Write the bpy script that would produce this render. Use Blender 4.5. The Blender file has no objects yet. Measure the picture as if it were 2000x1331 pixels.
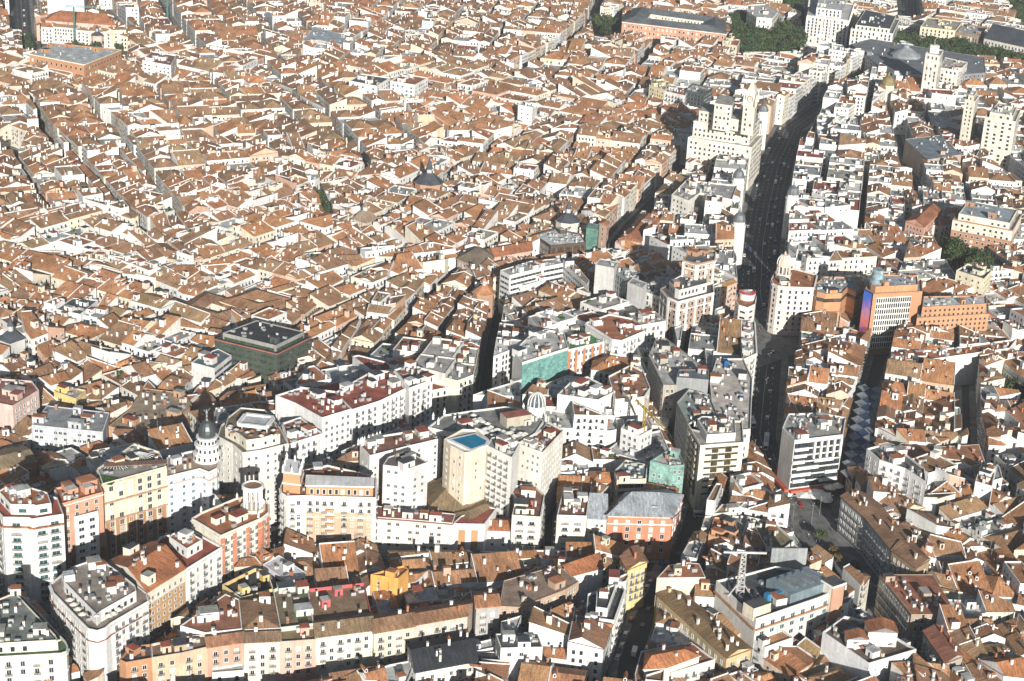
import bpy, math, random
from mathutils import Vector, Matrix

scene = bpy.context.scene
C = scene.collection

# ------------------------------------------------------------------ camera
CAM_H, FPX, PITCH, ROLL = 365.0, 3400.0, math.radians(21.3), math.radians(3.0)
fwd = Vector((0, math.cos(PITCH), -math.sin(PITCH)))
r0 = Vector((1, 0, 0)); u0 = r0.cross(fwd)
cr = r0 * math.cos(ROLL) + u0 * math.sin(ROLL)
cu = -r0 * math.sin(ROLL) + u0 * math.cos(ROLL)
cam_d = bpy.data.cameras.new('camera')
cam_d.sensor_width = 36; cam_d.lens = FPX / 2000 * 36
cam_d.clip_start = 1; cam_d.clip_end = 30000
cam = bpy.data.objects.new('camera', cam_d); C.objects.link(cam)
M = Matrix((cr, cu, -fwd)).transposed().to_4x4(); M.translation = (0, 0, CAM_H)
cam.matrix_world = M
scene.camera = cam

def G(px, py, z=0.0):
    """point of the place seen at a pixel of the 2000 x 1331 photograph, at height z"""
    d = fwd * FPX + cr * (px - 1000) - cu * (py - 665.5)
    t = (z - CAM_H) / d.z
    return (d.x * t, d.y * t)
def PX(x, y, z):
    v = Vector((x, y, z - CAM_H)); w = v.dot(fwd)
    return 1000 + FPX * v.dot(cr) / w, 665.5 - FPX * v.dot(cu) / w

# ------------------------------------------------------------------ light
SUN_EL, SUN_AZ = math.radians(17.5), math.radians(11.0)
wd = bpy.data.worlds.new('World'); scene.world = wd; wd.use_nodes = True
nt = wd.node_tree; bg = nt.nodes['Background']
sky = nt.nodes.new('ShaderNodeTexSky'); sky.sky_type = 'NISHITA'; sky.sun_disc = False
sky.sun_elevation = SUN_EL; sky.sun_rotation = math.pi - SUN_AZ
nt.links.new(sky.outputs[0], bg.inputs[0]); bg.inputs[1].default_value = 0.05
sl = bpy.data.lights.new('sun', 'SUN'); sl.energy = 5.0; sl.angle = math.radians(0.5); sl.color = (1.0, 0.97, 0.91)
so = bpy.data.objects.new('sun', sl); C.objects.link(so)
trav = Vector((-math.sin(SUN_AZ) * math.cos(SUN_EL), math.cos(SUN_AZ) * math.cos(SUN_EL), -math.sin(SUN_EL)))
so.rotation_euler = trav.to_track_quat('-Z', 'Y').to_euler(); so.location = (0, -100, 500)
vs = scene.view_settings
vs.view_transform = 'Standard'; vs.look = 'None'; vs.gamma = 1; vs.use_curve_mapping = False; vs.exposure = 0.46
scene.cycles.max_bounces = 5; scene.cycles.diffuse_bounces = 1; scene.cycles.glossy_bounces = 2
scene.cycles.sample_clamp_indirect = 4
HAZE = 0.00005; scene.cycles.volume_bounces = 0

# ------------------------------------------------------------------ materials
def mat(name, rough=0.85, metal=0.0, stripes=None, noise=(0.5, 0.25), fine=(3.0, 0.12), bump=0.0, spec=0.3):
    """colour comes from the mesh attribute Col; noise adds stains and wear"""
    m = bpy.data.materials.new(name); m.use_nodes = True
    n = m.node_tree.nodes; l = m.node_tree.links; b = n['Principled BSDF']
    b.inputs['Roughness'].default_value = rough; b.inputs['Metallic'].default_value = metal
    b.inputs['Specular IOR Level'].default_value = spec
    at = n.new('ShaderNodeAttribute'); at.attribute_name = 'Col'
    geo = n.new('ShaderNodeNewGeometry')
    def nz(scale, detail, vec):
        t = n.new('ShaderNodeTexNoise'); t.inputs['Scale'].default_value = scale
        t.inputs['Detail'].default_value = detail; l.new(vec, t.inputs['Vector']); return t.outputs[0]
    def rng_(s, amt):
        r = n.new('ShaderNodeMapRange'); l.new(s, r.inputs[0])
        r.inputs[1].default_value = 0.3; r.inputs[2].default_value = 0.7
        r.inputs[3].default_value = 1 - amt; r.inputs[4].default_value = 1 + amt * 0.7; return r.outputs[0]
    def mul(a, c):
        k = n.new('ShaderNodeMath'); k.operation = 'MULTIPLY'; l.new(a, k.inputs[0]); l.new(c, k.inputs[1]); return k.outputs[0]
    f = mul(rng_(nz(noise[0], 4, geo.outputs['Position']), noise[1]), rng_(nz(fine[0], 2, geo.outputs['Position']), fine[1]))
    if stripes:
        uv = n.new('ShaderNodeUVMap'); uv.uv_map = 'UVMap'
        mp = n.new('ShaderNodeMapping'); l.new(uv.outputs[0], mp.inputs[0])
        mp.inputs['Scale'].default_value = stripes[0]
        f = mul(f, rng_(nz(1.0, 3, mp.outputs[0]), stripes[1]))
    vm = n.new('ShaderNodeVectorMath'); vm.operation = 'SCALE'
    l.new(at.outputs['Color'], vm.inputs[0]); l.new(f, vm.inputs['Scale'])
    l.new(vm.outputs[0], b.inputs['Base Color'])
    if bump:
        bp = n.new('ShaderNodeBump'); bp.inputs['Strength'].default_value = bump; bp.inputs['Distance'].default_value = 0.15
        l.new(f, bp.inputs['Height']); l.new(bp.outputs[0], b.inputs['Normal'])
    return m
WALL = mat('plaster', 0.9, noise=(0.10, 0.17), fine=(0.7, 0.10), stripes=((0.7, 0.06, 1), 0.14))
BRICK = mat('brick', 0.9, noise=(0.15, 0.12), fine=(4.0, 0.2), bump=0.3)
TILE = mat('roof tiles', 0.85, stripes=((1.3, 0.16, 1), 0.38), noise=(0.09, 0.34), fine=(1.8, 0.3), bump=0.7)
FLAT = mat('flat roofing', 0.9, noise=(0.2, 0.35), fine=(1.2, 0.22), bump=0.25)
GLASS = mat('window glass', 0.12, noise=(0.4, 0.5), fine=(1.0, 0.3), spec=0.6)
METAL = mat('metal sheet', 0.4, 0.4, noise=(0.3, 0.2), stripes=((1.6, 0.02, 1), 0.25))
PAINT = mat('car paint', 0.25, noise=(0.5, 0.03), fine=(1, 0.02), spec=0.6)
LEAF = mat('foliage', 0.8, noise=(0.5, 0.5), fine=(1.5, 0.5))
ROAD = mat('asphalt', 0.9, noise=(0.05, 0.3), fine=(0.8, 0.2))
NET = mat('scaffold net', 0.8, noise=(0.15, 0.3), fine=(0.8, 0.25), stripes=((0.5, 0.5, 1), 0.25))
WATER = mat('pool water', 0.08, noise=(0.2, 0.25), fine=(1.5, 0.2), spec=0.6)
MATS = [WALL, BRICK, TILE, FLAT, GLASS, METAL, PAINT, LEAF, ROAD, NET, WATER]
W_, B_, T_, F_, G_, M_, P_, L_, R_, N_, WA_ = range(11)

# screen on the shop tower: a sunset shown on the display
def screen_mat():
    m = bpy.data.materials.new('lit screen'); m.use_nodes = True
    n = m.node_tree.nodes; l = m.node_tree.links; b = n['Principled BSDF']
    uv = n.new('ShaderNodeUVMap'); uv.uv_map = 'UVMap'
    sp = n.new('ShaderNodeSeparateXYZ'); l.new(uv.outputs[0], sp.inputs[0])
    nz = n.new('ShaderNodeTexNoise'); nz.inputs['Scale'].default_value = 0.25; nz.inputs['Detail'].default_value = 5
    l.new(uv.outputs[0], nz.inputs[0])
    ma = n.new('ShaderNodeMath'); ma.operation = 'MULTIPLY_ADD'; l.new(sp.outputs[1], ma.inputs[0]); ma.inputs[1].default_value = 1 / 36
    s2 = n.new('ShaderNodeMath'); s2.operation = 'MULTIPLY_ADD'; l.new(nz.outputs[0], s2.inputs[0]); s2.inputs[1].default_value = 0.5; s2.inputs[2].default_value = -0.25
    l.new(s2.outputs[0], ma.inputs[2])
    cr_ = n.new('ShaderNodeValToRGB'); l.new(ma.outputs[0], cr_.inputs[0])
    e = cr_.color_ramp.elements; e[0].position = 0.1; e[0].color = (0.55, 0.12, 0.25, 1); e[1].position = 0.95; e[1].color = (0.03, 0.12, 0.5, 1)
    for p, c in ((0.3, (0.35, 0.09, 0.28, 1)), (0.5, (0.6, 0.16, 0.12, 1)), (0.65, (0.5, 0.2, 0.3, 1)), (0.8, (0.15, 0.12, 0.45, 1))):
        k = cr_.color_ramp.elements.new(p); k.color = c
    l.new(cr_.outputs[0], b.inputs['Base Color']); l.new(cr_.outputs[0], b.inputs['Emission Color']); b.inputs['Emission Strength'].default_value = 0.35
    return m
SCREEN = screen_mat(); MATS.append(SCREEN); S_ = 11

# ------------------------------------------------------------------ mesh builder
class MB:
    def __init__(s): s.v = []; s.f = []; s.m = []; s.c = []; s.uv = []
    def face(s, pts, m, c, uv=None):
        k = len(s.v); n = len(pts); s.v.extend(pts); s.f.append(range(k, k + n)); s.m.append(m); s.c.append(c)
        if uv is None:
            # planar uv in metres: u horizontal along the face, v up the face
            a, b = pts[0], pts[1]; dx, dy = b[0] - a[0], b[1] - a[1]; L = math.hypot(dx, dy) or 1
            dx /= L; dy /= L
            uv = []
            for p in pts:
                ex, ey = p[0] - a[0], p[1] - a[1]
                uv.append((a[0] + a[1] + ex * dx + ey * dy, (p[2]) + abs(-ex * dy + ey * dx)))
        s.uv.append(uv)
    def quadwall(s, a, b, z0, z1, m, c):
        s.face([(a[0], a[1], z0), (b[0], b[1], z0), (b[0], b[1], z1), (a[0], a[1], z1)], m, c)
    def box(s, cx, cy, z0, z1, wx, wy, m, c, ang=0.0, top=None, topm=None, bottom=False):
        ca, sa = math.cos(ang), math.sin(ang)
        q = [(cx + x * ca - y * sa, cy + x * sa + y * ca) for x, y in ((-wx / 2, -wy / 2), (wx / 2, -wy / 2), (wx / 2, wy / 2), (-wx / 2, wy / 2))]
        s.prism(q, z0, z1, m, c, top, topm, bottom)
    def prism(s, q, z0, z1, m, c, top=None, topm=None, bottom=False):
        n = len(q)
        for i in range(n): s.quadwall(q[i], q[(i + 1) % n], z0, z1, m, c)
        s.face([(p[0], p[1], z1) for p in q], m if topm is None else topm, top or c)
        if bottom: s.face([(p[0], p[1], z0) for p in reversed(q)], m, c)
    def bar(s, a, b, w, m, c):
        a = Vector(a); b = Vector(b); d = (b - a).normalized()
        e = d.cross(Vector((0, 0, 1)))
        if e.length < 0.01: e = Vector((1, 0, 0))
        e = e.normalized() * w / 2; g = d.cross(e).normalized() * w / 2
        A = [a + e + g, a - e + g, a - e - g, a + e - g]; B = [b + e + g, b - e + g, b - e - g, b + e - g]
        for i in range(4):
            j = (i + 1) % 4; s.face([tuple(A[j]), tuple(A[i]), tuple(B[i]), tuple(B[j])], m, c)
        s.face([tuple(p) for p in A], m, c); s.face([tuple(p) for p in reversed(B)], m, c)
    def lathe(s, cx, cy, prof, m, c, seg=16, a0=0.0):
        for k in range(len(prof) - 1):
            (r1, z1), (r2, z2) = prof[k], prof[k + 1]
            for i in range(seg):
                a, b = a0 + 2 * math.pi * i / seg, a0 + 2 * math.pi * (i + 1) / seg
                p = [(cx + r1 * math.cos(a), cy + r1 * math.sin(a), z1), (cx + r1 * math.cos(b), cy + r1 * math.sin(b), z1),
                     (cx + r2 * math.cos(b), cy + r2 * math.sin(b), z2), (cx + r2 * math.cos(a), cy + r2 * math.sin(a), z2)]
                if r2 < 1e-3: p = p[:3]
                elif r1 < 1e-3: p = [p[0], p[2], p[3]]
                s.face(p, m, c)
    def mesh(s, name):
        me = bpy.data.meshes.new(name)
        me.from_pydata(s.v, [], [tuple(f) for f in s.f])
        used = sorted(set(s.m)); idx = {k: i for i, k in enumerate(used)}
        for k in used: me.materials.append(MATS[k])
        me.polygons.foreach_set('material_index', [idx[k] for k in s.m])
        col = []; uvs = []
        for f, c, u in zip(s.f, s.c, s.uv):
            n = len(f); col.extend((c[0], c[1], c[2], 1.0) * n)
            for a in u: uvs.extend(a)
        at = me.color_attributes.new('Col', 'FLOAT_COLOR', 'CORNER'); at.data.foreach_set('color', col)
        ul = me.uv_layers.new(name='UVMap'); ul.data.foreach_set('uv', uvs)
        me.update(); return me
    def obj(s, name, parent=None, kind=None):
        if not s.f: return None
        o = bpy.data.objects.new(name, s.mesh(name)); C.objects.link(o)
        if parent: o.parent = parent; o.matrix_parent_inverse = Matrix.Translation(-parent.location)
        if kind: o['kind'] = kind
        return o
def thing(name, label, cat, loc, group=None):
    o = bpy.data.objects.new(name, None); o.location = loc; o.empty_display_size = 1; C.objects.link(o)
    o['label'] = label; o['category'] = cat
    if group: o['group'] = group
    return o
def tag(o, label, cat, group=None):
    o['label'] = label; o['category'] = cat
    if group: o['group'] = group
    return o
def inst(name, me, parent, loc, rz, scale=(1, 1, 1)):
    o = bpy.data.objects.new(name, me)
    o.parent = parent; o.matrix_parent_inverse = Matrix.Translation(-parent.location)
    o.location = loc; o.rotation_euler = (0, 0, rz); o.scale = scale; C.objects.link(o); return o

# ------------------------------------------------------------------ polygon helpers
def area(p):
    return 0.5 * sum(p[i][0] * p[(i + 1) % len(p)][1] - p[(i + 1) % len(p)][0] * p[i][1] for i in range(len(p)))
def ccw(p): return list(p) if area(p) > 0 else list(reversed(p))
def cen(p): return (sum(q[0] for q in p) / len(p), sum(q[1] for q in p) / len(p))
def clip(poly, nx, ny, c, flag):
    """keep nx*x+ny*y>=c; vertices are (x,y,flag of the edge that follows)"""
    out = []; n = len(poly)
    for i in range(n):
        a = poly[i]; b = poly[(i + 1) % n]
        da = nx * a[0] + ny * a[1] - c; db = nx * b[0] + ny * b[1] - c
        if da >= 0:
            if db >= 0: out.append(a)
            else:
                t = da / (da - db); out.append(a); out.append((a[0] + (b[0] - a[0]) * t, a[1] + (b[1] - a[1]) * t, flag))
        elif db >= 0:
            t = da / (da - db); out.append((a[0] + (b[0] - a[0]) * t, a[1] + (b[1] - a[1]) * t, a[2]))
    res = []
    for i, p in enumerate(out):
        q = out[(i + 1) % len(out)]
        if math.hypot(p[0] - q[0], p[1] - q[1]) > 0.05: res.append(p)
    return res if len(res) >= 3 else []
def width(p):
    """smallest extent of a convex polygon"""
    best = 1e9; n = len(p)
    for i in range(n):
        a, b = p[i], p[(i + 1) % n]; dx, dy = b[0] - a[0], b[1] - a[1]; L = math.hypot(dx, dy)
        if L < 0.3: continue
        best = min(best, max((-(dy) * (q[0] - a[0]) + dx * (q[1] - a[1])) / L for q in p))
    return best
def subtract(poly, ob, flag):
    P = poly; out = []; n = len(ob)
    edges = sorted(((ob[i], ob[(i + 1) % n]) for i in range(n)), key=lambda e: -math.hypot(e[0][0] - e[1][0], e[0][1] - e[1][1]))
    for a, b in edges:
        dx, dy = b[0] - a[0], b[1] - a[1]; L = math.hypot(dx, dy)
        if L < 0.05: continue
        nx, ny = -dy / L, dx / L; c = nx * a[0] + ny * a[1]
        o = clip(P, -nx, -ny, -c, flag)
        if o and area(o) > 18 and width(o) > 3: out.append(o)
        P = clip(P, nx, ny, c, flag)
        if not P: return out
    return out
def overlap_bb(p, b): return not (b[0] > max(q[0] for q in p) or b[2] < min(q[0] for q in p) or b[1] > max(q[1] for q in p) or b[3] < min(q[1] for q in p))
def bbox(p): return (min(q[0] for q in p), min(q[1] for q in p), max(q[0] for q in p), max(q[1] for q in p))
def inset(p, d):
    n = len(p); out = []
    for i in range(n):
        a, b, c = p[i - 1], p[i], p[(i + 1) % n]
        def line(u, v):
            dx, dy = v[0] - u[0], v[1] - u[1]; L = math.hypot(dx, dy) or 1; nx, ny = -dy / L, dx / L
            return nx, ny, nx * u[0] + ny * u[1] + d
        n1 = line(a, b); n2 = line(b, c); det = n1[0] * n2[1] - n1[1] * n2[0]
        if abs(det) < 0.15: out.append((b[0] + n2[0] * d, b[1] + n2[1] * d))
        else: out.append(((n1[2] * n2[1] - n1[1] * n2[2]) / det, (n1[0] * n2[2] - n1[2] * n2[0]) / det))
    return out
def inside(x, y, p):
    r = False; n = len(p)
    for i in range(n):
        a, b = p[i], p[(i + 1) % n]
        if (a[1] > y) != (b[1] > y) and x < (b[0] - a[0]) * (y - a[1]) / (b[1] - a[1]) + a[0]: r = not r
    return r
def facing(a, b):
    """how far the wall a-b (counter-clockwise outline) turns to the camera, 1 = straight on"""
    dx, dy = b[0] - a[0], b[1] - a[1]; L = math.hypot(dx, dy) or 1
    mx, my = (a[0] + b[0]) / 2, (a[1] + b[1]) / 2; D = math.hypot(mx, my)
    return (dy / L) * (-mx / D) + (-dx / L) * (-my / D)

# ------------------------------------------------------------------ colours
WHITE = (0.78, 0.77, 0.74); CREAM = (0.76, 0.70, 0.57); BEIGE = (0.66, 0.58, 0.44); OCHRE = (0.66, 0.48, 0.24)
YELLOW = (0.75, 0.55, 0.22); SALMON = (0.62, 0.32, 0.21); PINK = (0.68, 0.46, 0.38); CORAL = (0.55, 0.22, 0.13)
BRK = (0.42, 0.20, 0.10); GREYW = (0.50, 0.50, 0.49); LIGHTG = (0.6, 0.6, 0.58); DARKG = (0.12, 0.125, 0.13)
TERRA = (0.40, 0.165, 0.085); TERR2 = (0.47, 0.19, 0.09); BROWN = (0.30, 0.165, 0.095); TAN = (0.36, 0.25, 0.15); OLIVE = (0.26, 0.19, 0.11)
REDF = (0.33, 0.10, 0.07); GRAVEL = (0.36, 0.35, 0.32); SLATE = (0.07, 0.08, 0.095); MGREY = (0.42, 0.45, 0.48); DK = (0.03, 0.035, 0.04)
PANE = (0.035, 0.045, 0.055)
def jit(c, r, a=0.08):
    k = 1 + r.uniform(-a, a); return tuple(min(0.82, x * k * (1 + r.uniform(-a, a) * 0.3)) for x in c)

# ------------------------------------------------------------------ window meshes, shared
def window_mesh(kind, w, h, shade):
    b = MB(); fw = 0.13
    fr = WHITE
    pane = {'dark': PANE, 'blind': (0.62, 0.6, 0.54), 'blue': (0.05, 0.16, 0.24), 'teal': (0.05, 0.11, 0.11), 'brown': (0.12, 0.085, 0.045)}[shade]
    y0 = -0.16
    def bx(x0, x1, z0, z1, ya, m, c): b.prism([(x0, ya), (x1, ya), (x1, 0.02), (x0, 0.02)], z0, z1, m, c, bottom=True)
    bx(-w / 2 - fw, -w / 2, 0, h, y0, W_, fr); bx(w / 2, w / 2 + fw, 0, h, y0, W_, fr)
    bx(-w / 2 - fw, w / 2 + fw, h, h + fw, y0, W_, fr); bx(-w / 2 - fw - 0.05, w / 2 + fw + 0.05, -0.15, 0, y0 - 0.12, W_, fr)
    bx(-0.04, 0.04, 0, h, -0.1, W_, fr)
    b.face([(-w / 2, -0.04, 0), (w / 2, -0.04, 0), (w / 2, -0.04, h), (-w / 2, -0.04, h)], G_ if shade != 'blind' else W_, pane)
    if kind == 'balcony':
        bx(-w / 2 - 0.5, w / 2 + 0.5, -0.35, -0.17, -0.95, W_, (0.5, 0.48, 0.44))
        for x in (-w / 2 - 0.45, 0, w / 2 + 0.45): b.bar((x, -0.9, -0.17), (x, -0.9, 0.85), 0.06, M_, DK)
        for z in (0.1, 0.4, 0.62, 0.85): b.bar((-w / 2 - 0.45, -0.9, z), (w / 2 + 0.45, -0.9, z), 0.05, M_, DK)
    return b.mesh('window')
WM = {}
def wmesh(kind, w, h, shade):
    k = (kind, w, h, shade)
    if k not in WM: WM[k] = window_mesh(*k)
    return WM[k]

def shade_of(spec, r):
    s = spec.get('glass', 'dark'); x = r.random()
    return 'blind' if x < spec.get('blind', 0.22) else s

def facade(spec, a, b, z0, z1, r, root=None, mb=None, singles=False):
    """rows and columns of windows on the wall from a to b"""
    L = math.hypot(b[0] - a[0], b[1] - a[1])
    fh = spec.get('fh', 3.3); bay = spec.get('bay', 3.0); w = spec.get('w', 1.2); h = spec.get('h', 1.7)
    mg = spec.get('mg', 1.0)
    n = int((L - 2 * mg + bay * 0.45) / bay)
    if n < 1: return
    ux, uy = (b[0] - a[0]) / L, (b[1] - a[1]) / L; nx, ny = uy, -ux
    rz = math.atan2(uy, ux)
    rows = int((z1 - z0 - spec.get('top', 0.8) - spec.get('base', 4.0)) / fh + 0.35)
    kind = spec.get('kind', 'plain')
    bays = [(i + 0.5) * (L - 2 * mg) / n + mg for i in range(n)]
    for k in range(rows):
        z = z1 - spec.get('top', 0.8) - (k + 1) * fh + (fh - h) * 0.45
        if kind == 'ribbon':
            c = (a[0] + ux * L / 2, a[1] + uy * L / 2)
            A = (a[0] + ux * mg, a[1] + uy * mg); B = (b[0] - ux * mg, b[1] - uy * mg)
            q = [(A[0] + nx * .06, A[1] + ny * .06), (B[0] + nx * .06, B[1] + ny * .06)]
            mb.quadwall(q[0], q[1], z, z + h, G_, spec.get('pane', PANE))
            for t in bays:
                p = (a[0] + ux * t, a[1] + uy * t)
                mb.box(p[0] + nx * .1, p[1] + ny * .1, z, z + h, .14, .2, M_, spec.get('mull', LIGHTG), rz)
            continue
        for i, t in enumerate(bays):
            if r.random() < spec.get('skip', 0.0): continue
            p = (a[0] + ux * t, a[1] + uy * t)
            kk = kind
            if kind == 'mix': kk = 'balcony' if (i + spec.get('ph', 0)) % 2 == 0 else 'plain'
            if singles: inst('window', wmesh(kk, w, h, shade_of(spec, r)), root, (p[0], p[1], z), rz)
            else:
                sh = shade_of(spec, r)
                pc = {'dark': PANE, 'blind': (0.62, 0.6, 0.54), 'blue': (0.05, 0.16, 0.24), 'teal': (0.05, 0.11, 0.11), 'brown': (0.12, 0.085, 0.045)}[sh]
                A = (p[0] - ux * w / 2, p[1] - uy * w / 2); B = (p[0] + ux * w / 2, p[1] + uy * w / 2)
                def off(q, d): return (q[0] + nx * d, q[1] + ny * d)
                if spec.get('frame', True):
                    A2 = (A[0] - ux * .18, A[1] - uy * .18); B2 = (B[0] + ux * .18, B[1] + uy * .18)
                    mb.quadwall(off(A2, .05), off(B2, .05), z - .15, z + h + .18, W_, spec.get('fc', WHITE))
                mb.quadwall(off(A, .09), off(B, .09), z, z + h, W_ if sh == 'blind' else G_, pc)
                if kk == 'balcony':
                    o = 0.8; c0 = (p[0] + nx * o / 2, p[1] + ny * o / 2)
                    mb.box(c0[0], c0[1], z - .3, z - .15, w + .8, o, W_, (0.5, 0.48, 0.44), rz, bottom=True)
                    mb.quadwall(off((p[0] - ux * (w / 2 + .4), p[1] - uy * (w / 2 + .4)), o), off((p[0] + ux * (w / 2 + .4), p[1] + uy * (w / 2 + .4)), o), z + .1, z + .35, M_, DK)
                    mb.quadwall(off((p[0] - ux * (w / 2 + .4), p[1] - uy * (w / 2 + .4)), o), off((p[0] + ux * (w / 2 + .4), p[1] + uy * (w / 2 + .4)), o), z + .65, z + .85, M_, DK)

# ------------------------------------------------------------------ roofs
def roof_shape(poly, h, kind, u, slope, r):
    """faces of a pitched roof over a convex outline; returns (faces [(pts)], zfun)"""
    p = [(q[0], q[1]) for q in poly]; cx, cy = cen(p)
    vx, vy = -u[1], u[0]
    ds = [(q[0] - cx) * vx + (q[1] - cy) * vy for q in p]
    lo, hi = min(ds), max(ds)
    if kind == 'shed':
        # fall to the front (the side nearer the camera) or back
        s = 1 if spec_front(vx, vy, cx, cy) else -1
        if r.random() < 0.12: s = -s
        def z(x, y):
            d = (x - cx) * vx + (y - cy) * vy
            return h + slope * ((d - lo) if s > 0 else (hi - d))
        return [[(q[0], q[1], z(q[0], q[1])) for q in p]], z
    mid = (lo + hi) / 2 + (hi - lo) * r.uniform(-.08, .08)
    ridge = h + slope * max(hi - mid, mid - lo)
    def z(x, y):
        d = (x - cx) * vx + (y - cy) * vy
        return ridge - slope * abs(d - mid)
    P = [(q[0], q[1], 0) for q in p]; c = mid + cx * vx + cy * vy
    A = clip(P, vx, vy, c, 0); B = clip(P, -vx, -vy, -c, 0)
    if kind == 'gable' or len(p) > 6:
        return [[(q[0], q[1], z(q[0], q[1])) for q in f] for f in (A, B) if f], z
    # hip: pull the ridge ends in
    us = [(q[0] - cx) * u[0] + (q[1] - cy) * u[1] for q in p]
    e = (hi - lo) / 2 * 0.9
    ulo, uhi = min(us), max(us)
    if uhi - ulo < 2 * e: e = (uhi - ulo) * 0.49
    R1 = (cx + u[0] * (ulo + e) + vx * mid, cy + u[1] * (ulo + e) + vy * mid, ridge)
    R2 = (cx + u[0] * (uhi - e) + vx * mid, cy + u[1] * (uhi - e) + vy * mid, ridge)
    out = []; n = len(p)
    def near(q): return R1 if (q[0] - cx) * u[0] + (q[1] - cy) * u[1] < (ulo + uhi) / 2 else R2
    for i in range(n):
        a, b = p[i], p[(i + 1) % n]; ra, rb = near(a), near(b)
        if ra is rb: out.append([(a[0], a[1], h), (b[0], b[1], h), ra])
        else: out.append([(a[0], a[1], h), (b[0], b[1], h), rb, ra])
    def zh(x, y): return h + 0.2
    return out, zh
def spec_front(vx, vy, cx, cy): return vx * cx + vy * cy > 0

def chimney(mb, x, y, z, r, ang, s=1.0):
    w = r.uniform(.7, 1.3) * s; d = r.uniform(.6, .9) * s; hh = r.uniform(1.3, 2.6) * s
    c = jit(WHITE if r.random() < .75 else (TERRA if r.random() < .5 else BEIGE), r)
    mb.box(x, y, z - 1.2, z + hh, w, d, W_, c, ang)
    mb.box(x, y, z + hh + .05, z + hh + .25, w + .25, d + .25, W_, jit(TERRA if r.random() < .6 else GREYW, r), ang, bottom=True)
def hutch(mb, x, y, z, r, ang, s=1.0, wall=WHITE):
    """stair or lift head with its own little roof"""
    w = r.uniform(2.6, 5) * s; d = r.uniform(2.5, 4) * s; hh = r.uniform(2.3, 3.4)
    rc = jit(r.choice([TERRA, REDF, GRAVEL, GREYW, SLATE]), r)
    mb.box(x, y, z - 1.0, z + hh, w, d, W_, jit(wall, r), ang, top=rc, topm=F_)
    if r.random() < .5:
        mb.box(x, y, z + hh + .02, z + hh + .3, w + .5, d + .5, F_, rc, ang, bottom=True)
    ca, sa = math.cos(ang), math.sin(ang)
    mb.face([(x + q * ca + (d / 2 + .03) * sa, y + q * sa - (d / 2 + .03) * ca, zz) for q, zz in ((-.45, z), (.45, z), (.45, z + 2), (-.45, z + 2))], G_, PANE)
def ac_unit(mb, x, y, z, r, ang):
    w, d, hh = r.uniform(1, 2.6), r.uniform(.9, 1.6), r.uniform(.9, 1.6)
    mb.box(x, y, z, z + hh, w, d, M_, jit(LIGHTG, r, .2), ang, top=jit((.3, .31, .32), r, .3), topm=M_)

def dormer(mb, x, y, z, nx, ny, r, slope):
    """small gabled dormer facing (nx,ny)"""
    ang = math.atan2(ny, nx) + math.pi / 2; w = 1.3; hh = 1.3; dep = hh / max(slope, .25) + .3
    ca, sa = math.cos(ang), math.sin(ang)
    def P(a, b, zz): return (x + a * ca - b * sa, y + a * sa + b * ca, zz)
    f = [P(-w / 2, 0, z - .1), P(w / 2, 0, z - .1), P(w / 2, 0, z + hh), P(0, 0, z + hh + .5), P(-w / 2, 0, z + hh)]
    mb.face(f, W_, WHITE)
    mb.face([P(-.4, -.04, z + .3), P(.4, -.04, z + .3), P(.4, -.04, z + 1.2), P(-.4, -.04, z + 1.2)], G_, PANE)
    mb.face([P(w / 2, 0, z - .1), P(w / 2, dep, z + hh), P(w / 2, 0, z + hh)], W_, WHITE)
    mb.face([P(-w / 2, 0, z - .1), P(-w / 2, 0, z + hh), P(-w / 2, dep, z + hh)], W_, WHITE)
    mb.face([P(w / 2 + .15, -.15, z + hh - .1), P(w / 2 + .15, dep, z + hh - .1), P(0, dep + 1, z + hh + .5), P(0, -.15, z + hh + .5)], T_, TERRA)
    mb.face([P(-w / 2 - .15, dep, z + hh - .1), P(-w / 2 - .15, -.15, z + hh - .1), P(0, -.15, z + hh + .5), P(0, dep + 1, z + hh + .5)], T_, TERRA)

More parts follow.
